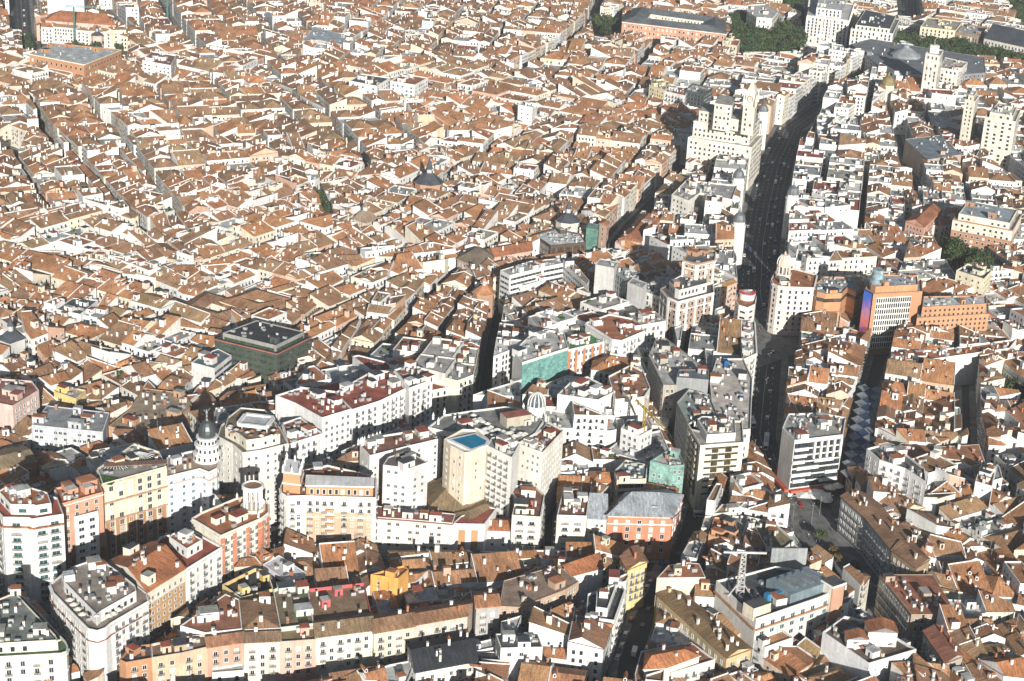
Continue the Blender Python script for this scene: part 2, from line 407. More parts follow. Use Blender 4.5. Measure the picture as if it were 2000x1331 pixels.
def generic(poly, h, style, r, walls, roofs, wins, extra, lod):
    """one ordinary town building; poly vertices are (x,y,street flag)"""
    p = [(q[0], q[1]) for q in poly]; n = len(p)
    # ridge direction: along the longest street edge, else the longest edge
    best = None
    for i in range(n):
        a, b = p[i], p[(i + 1) % n]; L = math.hypot(a[0] - b[0], a[1] - b[1]) * (2.2 if poly[i][2] else 1)
        if best is None or L > best[0]: best = (L, a, b)
    a, b = best[1], best[2]; L = math.hypot(a[0] - b[0], a[1] - b[1]); u = ((b[0] - a[0]) / L, (b[1] - a[1]) / L)
    A = area(p); wd_ = width(p)
    wc = style['wall'] ; rc = style['roof']; kind = style['kind']; slope = style['slope']
    if wd_ < 5 and kind != 'flat': kind = 'shed'
    if kind == 'gable' and r.random() < .35 and wd_ > 11 and not style.get('keep'): u = (-u[1], u[0])
    if wd_ > 17 and kind in ('gable', 'shed'): kind = 'hip' if n <= 6 else 'flat'
    ang = math.atan2(u[1], u[0]); cx, cy = cen(p)
    if kind == 'flat':
        zt = h
        zf = lambda x, y: h - .7
        ins = inset(p, .3)
        roofs.face([(q[0], q[1], h - .7) for q in ins], F_, rc)
        for i in range(n):
            j = (i + 1) % n
            roofs.face([(p[i][0], p[i][1], h), (p[j][0], p[j][1], h), (ins[j][0], ins[j][1], h), (ins[i][0], ins[i][1], h)], W_, wc)
            roofs.face([(ins[j][0], ins[j][1], h - .7), (ins[i][0], ins[i][1], h - .7), (ins[i][0], ins[i][1], h), (ins[j][0], ins[j][1], h)], W_, wc)
    else:
        ov = 0.35
        ex = inset(p, -ov) if lod < 2 else p
        if len(ex) == n and min(math.hypot(ex[i][0] - p[i][0], ex[i][1] - p[i][1]) for i in range(n)) < 3 and max(math.hypot(ex[i][0] - p[i][0], ex[i][1] - p[i][1]) for i in range(n)) < 2.5: pass
        else: ex = p
        fs, zf = roof_shape(p, h, kind, u, slope, r)
        for f in fs:
            if len(f) >= 3:
                # start uv at the lowest edge so the tile rows run down the slope
                k = min(range(len(f)), key=lambda i: f[i][2] + f[(i + 1) % len(f)][2]); g = f[k:] + f[:k]
                roofs.face(g, T_, jit(rc, r, .05))
        # fascia and eaves where the outline meets a street
        for i in range(n):
            if poly[i][2] and lod < 2:
                a, b = p[i], p[(i + 1) % n]; dx, dy = b[0] - a[0], b[1] - a[1]; Lq = math.hypot(dx, dy)
                if Lq < 2 or facing(a, b) < -.2: continue
                nx, ny = dy / Lq, -dx / Lq
                za, zb = (zf(*a), zf(*b)) if kind != 'hip' else (h, h)
                A2 = (a[0] + nx * .5, a[1] + ny * .5, za - .12); B2 = (b[0] + nx * .5, b[1] + ny * .5, zb - .12)
                roofs.face([A2, B2, (b[0], b[1], zb + .02), (a[0], a[1], za + .02)], T_, rc)
                roofs.face([(a[0], a[1], za - .45), (b[0], b[1], zb - .45), B2, A2], W_, wc)
    # walls, following the roof line
    for i in range(n):
        a, b = p[i], p[(i + 1) % n]
        if kind == 'flat' or kind == 'hip': pts = [(a[0], a[1], 0), (b[0], b[1], 0), (b[0], b[1], h), (a[0], a[1], h)]
        else:
            mids = []
            if kind == 'gable':
                # ridge crossing on this edge
                za, zb = zf(*a), zf(*b); best = None
                for t in (.25, .5, .75):
                    pass
                N = 12; zz = [(zf(a[0] + (b[0] - a[0]) * k / N, a[1] + (b[1] - a[1]) * k / N), k / N) for k in range(1, N)]
                top = max(zz)
                if top[0] > max(za, zb) + .15:
                    # exact crossing
                    k0 = top[1]; t0, t1 = max(0, k0 - 1 / N), min(1, k0 + 1 / N)
                    for _ in range(12):
                        ta, tb = t0 + (t1 - t0) / 3, t1 - (t1 - t0) / 3
                        if zf(a[0] + (b[0] - a[0]) * ta, a[1] + (b[1] - a[1]) * ta) < zf(a[0] + (b[0] - a[0]) * tb, a[1] + (b[1] - a[1]) * tb): t0 = ta
                        else: t1 = tb
                    t = (t0 + t1) / 2; m = (a[0] + (b[0] - a[0]) * t, a[1] + (b[1] - a[1]) * t); mids = [(m[0], m[1], zf(*m))]
            pts = [(a[0], a[1], 0), (b[0], b[1], 0), (b[0], b[1], zf(*b))] + mids + [(a[0], a[1], zf(*a))]
            # white party-wall coping standing a little above the tiles
            if not poly[i][2] and lod < 3 and r.random() < (.5 if lod < 2 else .18):
                line = [(a[0], a[1], zf(*a))] + mids + [(b[0], b[1], zf(*b))]
                for s0, s1 in zip(line, line[1:]):
                    dx, dy = s1[0] - s0[0], s1[1] - s0[1]; Lq = math.hypot(dx, dy)
                    if Lq < 1: continue
                    qx, qy = -dy / Lq * .3, dx / Lq * .3; t = .4
                    roofs.face([(s0[0], s0[1], s0[2] + t), (s1[0], s1[1], s1[2] + t), (s1[0] + qx, s1[1] + qy, s1[2] + t), (s0[0] + qx, s0[1] + qy, s0[2] + t)], W_, WHITE)
                    roofs.face([(s0[0], s0[1], s0[2] - .1), (s1[0], s1[1], s1[2] - .1), (s1[0], s1[1], s1[2] + t), (s0[0], s0[1], s0[2] + t)], W_, WHITE)
                    roofs.face([(s1[0] + qx, s1[1] + qy, s1[2] - .1), (s0[0] + qx, s0[1] + qy, s0[2] - .1), (s0[0] + qx, s0[1] + qy, s0[2] + t), (s1[0] + qx, s1[1] + qy, s1[2] + t)], W_, WHITE)
        street = poly[i][2]
        walls.face(pts, style.get('wm', W_) if street else W_, wc if street or r.random() < .4 else jit(WHITE, r, .05))
        if facing(a, b) > -.15:
            sp = style['win']
            if street: facade(sp, a, b, 0, h - .3, r, mb=wins)
            elif r.random() < .5: facade(dict(sp, bay=r.uniform(3, 5), w=.9, h=1.2, skip=.35, kind='plain', top=1.2, frame=False), a, b, max(0, h - 9), h - .3, r, mb=wins)
    # roof furniture
    sc = 1.0
    nch = int(A / 60 * r.uniform(.5, 1.6)) if kind != 'flat' else int(A / 55 * r.uniform(.5, 1.5))
    x0, y0, x1, y1 = bbox(p); ins = inset(p, 1.6)
    if area(ins) < 8 or wd_ < 5: return kind
    def spot():
        for _ in range(12):
            x, y = r.uniform(x0, x1), r.uniform(y0, y1)
            if inside(x, y, ins): return x, y
        return None
    for k in range(min(nch + 1, 6) if lod < 2 else min(nch, 3)):
        q = spot()
        if not q: continue
        x, y = q; z = zf(x, y) if kind != 'hip' else h + slope * wd_ * .25
        if kind == 'flat':
            t = r.random()
            if t < .3: hutch(extra, x, y, z, r, ang, wall=wc)
            elif t < .65: ac_unit(extra, x, y, z, r, ang)
            else: chimney(extra, x, y, z, r, ang)
        else:
            t = r.random()
            if t < .72 or kind == 'hip': chimney(extra, x, y, z, r, ang, .9)
            elif t < .84: hutch(extra, x, y, z, r, ang, .7, wall=wc)
            else:
                nx, ny = (u[1], -u[0]);
                if nx * -cx + ny * -cy < 0: nx, ny = -nx, -ny
                z2 = zf(x + nx, y + ny)
                if z2 < z: dormer(extra, x, y, z, nx, ny, r, slope)
    if lod < 2:
        for k in range(r.randint(0, 2)):
            q = spot()
            if q: z_ = zf(*q) if kind != 'hip' else h; extra.bar((q[0], q[1], z_), (q[0], q[1], z_ + r.uniform(3, 6)), .13, M_, (.3, .3, .3)); extra.bar((q[0] - .6, q[1], z_ + 3.2), (q[0] + .6, q[1], z_ + 3.2), .1, M_, (.3, .3, .3))
        if kind == 'flat' and r.random() < .4:
            for k in range(r.randint(1, 4)):
                q = spot()
                if q: extra.box(q[0], q[1], h - .7, h + r.uniform(.1, .8), r.uniform(1, 3), r.uniform(.6, 1.2), L_, jit((.06, .1, .035), r, .3), ang)
    if kind != 'flat' and kind != 'hip' and r.random() < .35:
        for k in range(r.randint(1, 3)):
            q = spot()
            if not q: continue
            x, y = q; e = .45
            cs = [(x + dx * e * u[0] - dy * .6 * u[1], y + dx * e * u[1] + dy * .6 * u[0]) for dx, dy in ((-1, -1), (1, -1), (1, 1), (-1, 1))]
            zs = [zf(*c) + .12 for c in cs]
            extra.face([(c[0], c[1], zz) for c, zz in zip(cs, zs)], G_, (.25, .3, .34))
    return kind

# ------------------------------------------------------------------ the large layout: streets, squares and parks
def seg_quads(line, w, z=0):
    pts = [G(x, y, z) for x, y in line]; out = []
    for a, b in zip(pts, pts[1:]):
        dx, dy = b[0] - a[0], b[1] - a[1]; L = math.hypot(dx, dy); nx, ny = -dy / L * w / 2, dx / L * w / 2
        e = w * .25; ex, ey = dx / L * e, dy / L * e
        out.append(ccw([(a[0] + nx - ex, a[1] + ny - ey), (a[0] - nx - ex, a[1] - ny - ey), (b[0] - nx + ex, b[1] - ny + ey), (b[0] + nx + ex, b[1] + ny + ey)]))
    return out
STREETS = [  # name, pixels of the centre line on the ground, width in metres
    ('avenue_road', [(1490, 655), (1479, 570), (1484, 480), (1497, 400), (1517, 315), (1548, 252)], 34),
    ('avenue_road', [(1548, 252), (1600, 215), (1650, 190), (1700, 160), (1735, 148)], 24),
    ('boulevard_road', [(1735, 168), (1700, 128), (1660, 95), (1600, 66)], 30),
    ('boulevard_road', [(1640, 85), (1590, 62), (1560, 35), (1525, -5)], 34),
    ('road', [(1493, 640), (1500, 700), (1492, 770), (1484, 850), (1500, 905), (1530, 960), (1560, 1000)], 23),
    ('pedestrian_street', [(1735, 680), (1718, 700), (1692, 800), (1668, 925), (1650, 960)], 14),
    ('avenue_road', [(1450, 655), (1380, 668), (1270, 712), (1180, 748), (1100, 778), (1010, 818), (900, 862), (780, 900), (640, 955), (540, 998), (430, 1048), (330, 1085), (210, 1125), (100, 1165), (-30, 1215)], 27),
    ('road', [(20, 1160), (75, 1205), (150, 1290), (190, 1350)], 13),
    ('road', [(190, 1355), (330, 1262), (430, 1178), (530, 1095), (545, 1020), (548, 985)], 15),
    ('road', [(530, 1098), (740, 1102), (950, 1106), (1200, 1108), (1310, 1110)], 15),
    ('road', [(1215, 1400), (1228, 1300), (1262, 1200), (1300, 1130), (1340, 1060), (1362, 990), (1348, 940), (1330, 870), (1300, 800), (1285, 730)], 15),
    ('road', [(200, 1410), (500, 1385), (740, 1335), (900, 1285), (1040, 1240), (1150, 1200), (1225, 1165)], 17),
    ('alley', [(1068, 1090), (1074, 1000)], 6),
    ('road', [(975, 600), (957, 700), (944, 790), (935, 840)], 9),
    ('road', [(-30, 975), (60, 935), (220, 912), (330, 895), (420, 850)], 16),
    ('alley', [(480, 800), (440, 815), (330, 880)], 6), ('alley', [(340, 860), (375, 810), (440, 760), (500, 735)], 6),
    ('alley', [(60, 225), (100, 285), (190, 380), (245, 445), (300, 490)], 7),
    ('alley', [(150, 200), (215, 275), (290, 370), (355, 460)], 6),
    ('road', [(300, -10), (345, 70), (395, 130)], 14), ('road', [(205, 20), (235, 62), (255, 85)], 16),
    ('road', [(1180, -10), (1155, 55), (1105, 105), (1000, 160)], 14),
    ('road', [(1320, 70), (1280, 110), (1240, 155)], 13),
    ('road', [(1345, 330), (1300, 375), (1235, 440), (1190, 500)], 18),
    ('road', [(1200, 505), (1100, 530), (960, 548), (880, 560)], 15),
    ('alley', [(1030, 290), (905, 350), (850, 395), (760, 455), (700, 480)], 7),
    ('alley', [(880, 570), (820, 625), (750, 712), (690, 770)], 7), ('alley', [(780, 595), (600, 675), (520, 740)], 7),
    ('alley', [(610, 600), (740, 560), (850, 545)], 6), ('alley', [(0, 520), (120, 560), (300, 600), (420, 650)], 7),
    ('road', [(1885, 740), (1888, 860), (1905, 930), (1990, 1010)], 11), ('road', [(1700, 985), (1860, 925), (1960, 930), (2060, 960)], 11),
    ('road', [(1755, 265), (1772, 330), (1800, 400)], 11), ('road', [(1905, 300), (1960, 355), (2060, 430)], 14),
    ('road', [(1640, 1020), (1690, 1100), (1740, 1170), (1700, 1230), (1790, 1310), (1800, 1360)], 13),
    ('road', [(1790, 1230), (1900, 1235), (2050, 1270)], 11), ('road', [(1770, -10), (1775, 60)], 30),
    ('road', [(1620, 180), (1590, 260), (1560, 330)], 8), ('alley', [(1640, 290), (1690, 250), (1700, 200)], 6),
    ('road', [(40, -10), (45, 70), (50, 90)], 24), ('road', [(10, 290), (35, 300), (20, 340)], 14),
    ('alley', [(560, 130), (480, 170), (330, 200), (230, 220)], 6), ('alley', [(830, -10), (760, 60), (690, 110)], 6),
    ('alley', [(0, 700), (90, 760), (240, 690)], 7), ('alley', [(120, 640), (210, 665), (330, 690), (400, 700)], 7),
    ('alley', [(500, 180), (640, 260), (700, 330), (720, 370)], 6), ('alley', [(1095, 260), (900, 230), (780, 250)], 6),
]
SQUARES = [  # convex areas kept free of ordinary houses (pixels on the ground)
    [(1515, 950), (1640, 950), (1700, 1060), (1740, 1185), (1650, 1190), (1560, 1120), (1500, 1030)],
    [(1400, 640), (1500, 600), (1560, 640), (1560, 690), (1480, 720), (1400, 680)],
    [(1420, 30), (1470, 20), (1580, 60), (1560, 95), (1440, 95)], [(1560, 20), (1640, 60), (1700, 95), (1620, 100), (1570, 80)],
    [(1715, 62), (1790, 60), (1990, 90), (1990, 112), (1800, 105), (1715, 85)], [(1960, -10), (2010, -10), (2010, 70)],
    [(1810, 455), (1870, 450), (1960, 500), (1955, 530), (1850, 515)], [(1920, 735), (1960, 720), (2040, 770), (2030, 810)],
    [(78, 62), (160, 70), (250, 78), (250, 100), (80, 90)], [(42, 60), (80, 58), (82, 100), (45, 95)], [(600, 365), (625, 360), (652, 405), (640, 425)],
    [(1150, 30), (1215, 25), (1215, 62), (1160, 62)], [(458, 726), (510, 738), (605, 703), (640, 715), (600, 748), (500, 765), (452, 748)],
]
ROADQ = []
for nm, line, w in STREETS:
    for q in seg_quads(line, w): ROADQ.append((nm, q, w))
SQ = []
for i, s_ in enumerate(SQUARES):
    if i >= 2:
        my = sum(p[1] for p in s_) / len(s_); s_ = [(x, y + (16 if y > my else -2)) for x, y in s_]
    SQ.append(ccw([G(x, y, 12 if i >= 2 else 0) for x, y in s_]))

# ground and roads ---------------------------------------------------
g = MB(); g.face([(-5000, -900, -.02), (5000, -900, -.02), (5000, 7000, -.02), (-5000, 7000, -.02)], R_, (.10, .10, .098)); g.obj('ground', kind='structure')
for si, (nm, line, w) in enumerate(STREETS):
    zr_ = .012 + si * .004; b = MB(); s = MB(); pv = MB(); carriage = w - 7 if w > 10 else w - 3
    pts = [G(x, y) for x, y in line]
    offs = lambda d: [None] * len(pts)
    def side(d):
        out = []
        for i, p in enumerate(pts):
            a = pts[max(0, i - 1)]; c = pts[min(len(pts) - 1, i + 1)]; dx, dy = c[0] - a[0], c[1] - a[1]; L = math.hypot(dx, dy)
            out.append((p[0] - dy / L * d, p[1] + dx / L * d))
        return out
    l0, r0_ = side(carriage / 2), side(-carriage / 2); l1, r1 = side(w / 2), side(-w / 2)
    kerb = zr_ + .12
    for i in range(len(pts) - 1):
        b.face([(*r0_[i], zr_), (*r0_[i + 1], zr_), (*l0[i + 1], zr_), (*l0[i], zr_)], R_, (.055, .056, .06))
        for A, Bq, sg in ((l0, l1, 1), (r1, r0_, 1)):
            s.face([(*A[i], kerb), (*A[i + 1], kerb), (*Bq[i + 1], kerb), (*Bq[i], kerb)], F_, (.22, .215, .2))
            s.face([(*A[i], -.01), (*A[i + 1], -.01), (*A[i + 1], kerb), (*A[i], kerb)], F_, (.3, .3, .28))
            s.face([(*Bq[i], -.01), (*Bq[i + 1], -.01), (*Bq[i + 1], kerb), (*Bq[i], kerb)], F_, (.3, .3, .28))
        if w >= 20:
            nl = int(carriage // 3.6)
            for k in range(1, nl):
                d = -carriage / 2 + carriage * k / nl; q0 = side(d - .09); q1 = side(d + .09)
                a0, a1, c0, c1 = q0[i], q0[i + 1], q1[i], q1[i + 1]; Ls = math.hypot(a1[0] - a0[0], a1[1] - a0[1]); nd = max(1, int(Ls / 9))
                for j in range(nd):
                    t0, t1 = j / nd, (j + (.5 if k != nl // 2 else 1)) / nd
                    f = lambda A, B, t: (A[0] + (B[0] - A[0]) * t, A[1] + (B[1] - A[1]) * t, zr_ + .004)
                    pv.face([f(a0, a1, t0), f(a0, a1, t1), f(c0, c1, t1), f(c0, c1, t0)], R_, (.7, .7, .68))
    b.obj(nm, kind='structure'); s.obj('pavement', kind='structure'); pv.obj('lane_markings', kind='structure')
for i, q in enumerate(SQ):
    b = MB(); b.face([(x, y, .23 + .004 * i if i < 2 else -.008 + i * .0) for x, y in q], F_, (.17, .17, .165) if i < 2 else (.12, .13, .09)); b.obj('square_paving' if i < 2 else 'park_ground', kind='structure')

# ------------------------------------------------------------------ buildings one can tell apart
from mathutils.geometry import tessellate_polygon
OBST = []; ANCH = []
def bld(cat, label, pts, h, wall, roof='flat', rc=GRAVEL, win=None, blank=(), only=None, wm=W_, par=0.9, clutter=(1, 2, 2), bands=(), piers=None, slope=.38, ridge=None, seed=None, name='building', top=(), z0=0, singles=None, short=None, ov=.5):
    r = random.Random(seed if seed is not None else len(OBST) * 7 + 3)
    P = [G(x, y, h) for x, y in pts]; ids = list(range(len(P)))
    if area(P) < 0:
        P = P[::-1]; m = len(P); ids = [(m - 2 - i) % m for i in range(m)]
    c = cen(P); n = len(P)
    root = thing(name, label, cat, (c[0], c[1], 0))
    if singles is None: singles = c[1] < 900
    convex = all((P[(i + 1) % n][0] - P[i][0]) * (P[(i + 2) % n][1] - P[(i + 1) % n][1]) - (P[(i + 1) % n][1] - P[i][1]) * (P[(i + 2) % n][0] - P[(i + 1) % n][0]) >= -1e-6 for i in range(n))
    if z0 == 0:
        if convex: OBST.append(P)
        else:
            for t in tessellate_polygon([[Vector((x, y, 0)) for x, y in P]]): OBST.append(ccw([P[i] for i in t]))
        ANCH.append((c, short or label, h))
    wl, rf, wn, ex, bd = MB(), MB(), MB(), MB(), MB()
    if roof in ('gable', 'hip', 'shed') and convex:
        k = ridge if ridge is not None else max(range(n), key=lambda i: math.hypot(P[i][0] - P[(i + 1) % n][0], P[i][1] - P[(i + 1) % n][1]))
        if ridge is not None: k = ids.index(ridge)
        a, b = P[k], P[(k + 1) % n]; L = math.hypot(a[0] - b[0], a[1] - b[1]); u = ((b[0] - a[0]) / L, (b[1] - a[1]) / L)
        E = inset(P, -ov)
        fs, zf = roof_shape(E, h - .15, roof, u, slope, r)
        for f in fs:
            k = min(range(len(f)), key=lambda i: f[i][2] + f[(i + 1) % len(f)][2]); rf.face(f[k:] + f[:k], T_, jit(rc, r, .04))
        if roof == 'hip':
            rf.prism(E, h - .5, h - .16, W_, jit(wall, r, .03))
            for i in range(n): wl.quadwall(P[i], P[(i + 1) % n], 0, h - .4, wm, wall)
        else:
            for i in range(n):
                a, b = P[i], P[(i + 1) % n]; N = 24
                up = [(a[0] + (b[0] - a[0]) * k / N, a[1] + (b[1] - a[1]) * k / N) for k in range(N, -1, -1)]
                wl.face([(a[0], a[1], 0), (b[0], b[1], 0)] + [(x, y, zf(x, y) - .05) for x, y in up], wm, wall)
            for i in range(n):
                a, b = E[i], E[(i + 1) % n]
                rf.face([(a[0], a[1], zf(*a) - .35), (b[0], b[1], zf(*b) - .35), (b[0], b[1], zf(*b)), (a[0], a[1], zf(*a))], T_, rc)
        zr = lambda x, y: (zf(x, y) if roof != 'hip' else h + slope * 2.5)
    elif roof == 'court':
        cwid = ridge or 9; Rg, In, E = inset(P, cwid / 2), inset(P, cwid), inset(P, -.5); zt = h + slope * cwid / 2
        for i in range(n):
            j = (i + 1) % n; wl.quadwall(P[i], P[j], 0, h, wm, wall)
            rf.face([(*E[i], h - .15), (*E[j], h - .15), (*Rg[j], zt), (*Rg[i], zt)], T_, jit(rc, r, .05)); rf.face([(*In[j], h), (*In[i], h), (*Rg[i], zt), (*Rg[j], zt)], T_, jit(rc, r, .05))
            wl.quadwall(In[j], In[i], h - 9, h, W_, CREAM); rf.face([(*E[i], h - .5), (*E[j], h - .5), (*E[j], h - .15), (*E[i], h - .15)], W_, wall)
            if facing(In[j], In[i]) > 0: facade(dict(kind='plain', bay=3.5, base=.5, frame=False), In[j], In[i], h - 9, h, r, mb=wn)
        rf.face([(x, y, h - 9) for x, y in In], F_, (.4, .36, .3)); zr = lambda x, y: zt
    else:
        if par > 0:
            I = inset(P, .35)
            pb = MB()
            for i in range(n):
                j = (i + 1) % n
                pb.quadwall(P[i], P[j], h - par, h, W_, jit(wall, r, .02)); pb.quadwall(I[j], I[i], h - par, h, W_, wall)
                pb.face([(*P[i], h), (*P[j], h), (*I[j], h), (*I[i], h)], W_, jit(WHITE if sum(wall) > 1.2 else wall, r, .03))
            pb.obj('parapet', root)
            rf.face([(x, y, h - par + .01) for x, y in P], F_, rc)
            rf.face([(x, y, h - par - .01) for x, y in reversed(P)], F_, rc)
        else: rf.face([(x, y, h) for x, y in P], F_, rc)
        for i in range(n): wl.quadwall(P[i], P[(i + 1) % n], z0, h - par, wm, wall)
        zr = lambda x, y: h - par
    for i in range(n):
        a, b = P[i], P[(i + 1) % n]; L = math.hypot(a[0] - b[0], a[1] - b[1])
        if facing(a, b) < -.12 or L < 1.5: continue
        dx, dy = (b[0] - a[0]) / L, (b[1] - a[1]) / L; nx, ny = dy, -dx
        isb = ids[i] in blank or (only is not None and ids[i] not in only)
        for (za, zb, cc, mm, prd) in bands:
            if isb and prd < .3: continue
            za_ = za if za >= 0 else h + za; zb_ = zb if zb > 0 else h + zb
            A = (a[0] + nx * prd, a[1] + ny * prd); Bq = (b[0] + nx * prd, b[1] + ny * prd)
            bd.quadwall(A, Bq, za_, zb_, mm, cc)
            if prd > .1:
                bd.face([(*A, zb_), (*Bq, zb_), (*b, zb_), (*a, zb_)], mm, cc); bd.face([(*a, za_), (*b, za_), (*Bq, za_), (*A, za_)], mm, cc)
                for e, E_ in ((a, A), (Bq, b)): bd.quadwall(e, E_, za_, zb_, mm, cc)
        if isb: continue
        if win: facade(win, a, b, z0, h - par, r, root=root, mb=wn, singles=singles and win.get('kind') != 'ribbon')
        if piers:
            sp, pc, pw = piers; m = max(2, int(L / sp) + 1); rz = math.atan2(dy, dx)
            for k in range(m):
                t = L * k / (m - 1); t = min(max(t, pw / 2), L - pw / 2)
                bd.box(a[0] + dx * t + nx * .15, a[1] + dy * t + ny * .15, z0 + 4, h - par - .4, pw, .45, W_, pc, rz)
    # set-back storeys: (height, inset, wall, roof colour)
    for (hh, ins, cw, cr_) in top:
        Q = inset(P, ins)
        if area(Q) < 20: continue
        up = MB(); up.prism(Q, h - par, h + hh, W_, cw, top=cr_, topm=F_); o = up.obj('upper_storey', root)
        I2 = inset(Q, .3); u2 = MB()
        for i in range(len(Q)):
            j = (i + 1) % len(Q); u2.quadwall(Q[i], Q[j], h + hh, h + hh + .6, W_, cw); u2.quadwall(I2[j], I2[i], h + hh, h + hh + .6, W_, cw)
            u2.face([(*Q[i], h + hh + .6), (*Q[j], h + hh + .6), (*I2[j], h + hh + .6), (*I2[i], h + hh + .6)], W_, cw)
            if facing(Q[i], Q[j]) > 0 and win: facade(dict(win, base=.2, top=.5, kind='plain' if win.get('kind') != 'ribbon' else 'ribbon'), Q[i], Q[j], h - par, h + hh, r, mb=wn)
        u2.obj('parapet', root); zz = h + hh; zr = lambda x, y, zz=zz: zz; P_c = Q
    P2 = inset(inset(P, top[-1][1]) if top else P, 1.8); x0, y0, x1, y1 = bbox(P); ang = math.atan2(P[1][1] - P[0][1], P[1][0] - P[0][0])
    def spot():
        for _ in range(30):
            x, y = r.uniform(x0, x1), r.uniform(y0, y1)
            if inside(x, y, P2): return x, y
    nh, na, nc = clutter
    if roof == 'flat' and na + nc + nh > 0 and area(P) > 150: na = int(na * 1.8) + 3; nc = int(nc * 1.4) + 2; nh += 1
    for k in range(nh):
        q = spot()
        if q: m_ = MB(); hutch(m_, q[0], q[1], zr(*q), r, ang, r.uniform(.9, 1.5), wall=wall); m_.obj('stair_head', root)
    for k in range(nc):
        q = spot()
        if q: m_ = MB(); chimney(m_, q[0], q[1], zr(*q), r, ang); m_.obj('chimney', root)
    for k in range(na):
        q = spot()
        if q: m_ = MB(); ac_unit(m_, q[0], q[1], zr(*q), r, ang); m_.obj('roof_plant', root)
    bd.obj('cornice', root); wl.obj('wall', root); rf.obj('roof', root)
    o = wn.obj('window', root, 'stuff')
    return root, P, zr
def win(kind='plain', **k): return dict(kind=kind, **k)
CORN = (-1.3, -.9, WHITE, W_, .6)

# --- foreground, lower left
A1, A1p, _ = bld('building', 'white apartment block with rounded corner, awnings and red-grey patched roof terrace, lower left', [(97, 1140), (104, 1158), (160, 1216), (172, 1228), (190, 1232), (206, 1226), (216, 1217), (290, 1174), (286, 1156), (248, 1125), (200, 1092), (125, 1118)], 31, WHITE, rc=(.33, .27, .23), win=win('mix', bay=3.6, w=1.4, h=1.9, blind=.1), blank=(8, 9, 10), bands=(CORN, (-5, -4.7, REDF, W_, .5)), clutter=(4, 7, 4), top=((3.2, 4.2, WHITE, (.34, .29, .25)),), short='white rounded-corner block')
bld('building', 'tan brick block with bright terracotta tiled roof and skylights beside the white rounded-corner block', [(210, 1096), (296, 1066), (361, 1112), (288, 1158)], 31, CREAM, 'gable', TERR2, win(bay=3.2, w=1.2, h=1.5, blind=.05), ridge=2, bands=((0, -5.5, (.52, .32, .17), B_, .03),), clutter=(2, 2, 8), slope=.3)
bld('building', 'long white apartment house with small balconies and red terrace behind the orange-roofed tan block', [(296, 1066), (316, 1048), (372, 1034), (434, 1068), (362, 1112)], 30, WHITE, rc=REDF, win=win('mix', bay=4.2, w=1.2, h=1.8, blind=.1), blank=(0, 1), clutter=(2, 2, 4), bands=(CORN,), top=((3, 6, WHITE, TERRA),))
A4, A4p, _ = bld('building', 'cream and red-striped corner building crowned by a round columned temple', [(374, 1012), (394, 1000), (462, 972), (500, 965), (524, 982), (525, 1000), (510, 1012), (431, 1046)], 34, CREAM, rc=TERRA, win=win('mix', bay=3.4, w=1.3, h=2.0, blind=.1), blank=(7, 0, 1, 2), piers=(6.8, CORAL, 2.0), bands=(CORN, (-4.4, -4.1, CREAM, W_, .4)), clutter=(1, 1, 2), short='temple-crowned corner building')
A5, A5p, _ = bld('building', 'cream block with rounded corner, green-edged roof and plant, bottom left corner of the photo', [(-70, 1196), (-10, 1178), (30, 1162), (44, 1163), (128, 1252), (133, 1263), (130, 1272), (118, 1276), (-60, 1286)], 28, (.70, .68, .62), rc=(.12, .2, .09), win=win('mix', bay=4.5, w=1.5, h=2, blind=.15), bands=(CORN, (-8.2, -7.8, WHITE, W_, .3)), clutter=(3, 10, 3), top=((2.8, 3.5, CREAM, (.22, .24, .22)),), short='cream block in the bottom left corner')
# --- row beyond the avenue, left
bld('hotel', 'tall white hotel with canted corner and rows of glass balconies at left edge', [(-25, 975), (6, 1010), (56, 1011), (62, 1014), (124, 1004), (112, 972), (60, 956), (0, 960)], 43, (.74, .73, .68), rc=REDF, win=win('balcony', bay=5.6, w=3.0, h=1.7, fh=3.3, glass='teal', blind=.1), blank=(4, 5, 6, 7), bands=((-4.5, -3.9, TERRA, T_, .9),), clutter=(4, 3, 3), top=((3, 4, WHITE, TERRA),), short='white hotel at left edge')
bld('building', 'orange painted building with white-framed windows between the white hotel and the beige palace', [(116, 985), (201, 961), (192, 934), (108, 953)], 41, SALMON, rc=TERRA, win=win(bay=4.6, w=1.3, h=1.9, blind=.1), blank=(1, 2, 3), clutter=(3, 2, 3), bands=(CORN, (0, 16, BRK, B_, .05)))
bld('building', 'white projecting bay wing with paired windows in front of the orange building', [(145, 1010), (192, 998), (190, 988), (143, 998)], 34.5, WHITE, rc=REDF, win=win(bay=4.6, w=2.2, h=1.5, blind=.05, mg=.5), blank=(1, 2, 3), clutter=(0, 0, 0), par=.6)
B3, B3p, _ = bld('building', 'beige office palace with brick lower floors, glass pyramids and terrace on its roof', [(200, 945), (325, 911), (311, 882), (262, 866), (190, 915)], 41, (.70, .62, .47), rc=(.35, .33, .3), win=win(bay=4.4, w=1.8, h=2.2, blind=.35, mg=1.6), blank=(1, 2, 3), clutter=(1, 4, 1), piers=(4.4, (.70, .62, .47), .7), bands=((-9.6, -9.0, (.5, .3, .2), W_, .8), (-1.2, -.7, BEIGE, W_, .5), (-18, -17.5, (.5, .3, .2), W_, .7), (0, -18.2, (.40, .22, .12), B_, .04)), short='beige palace with glass roof pyramids')
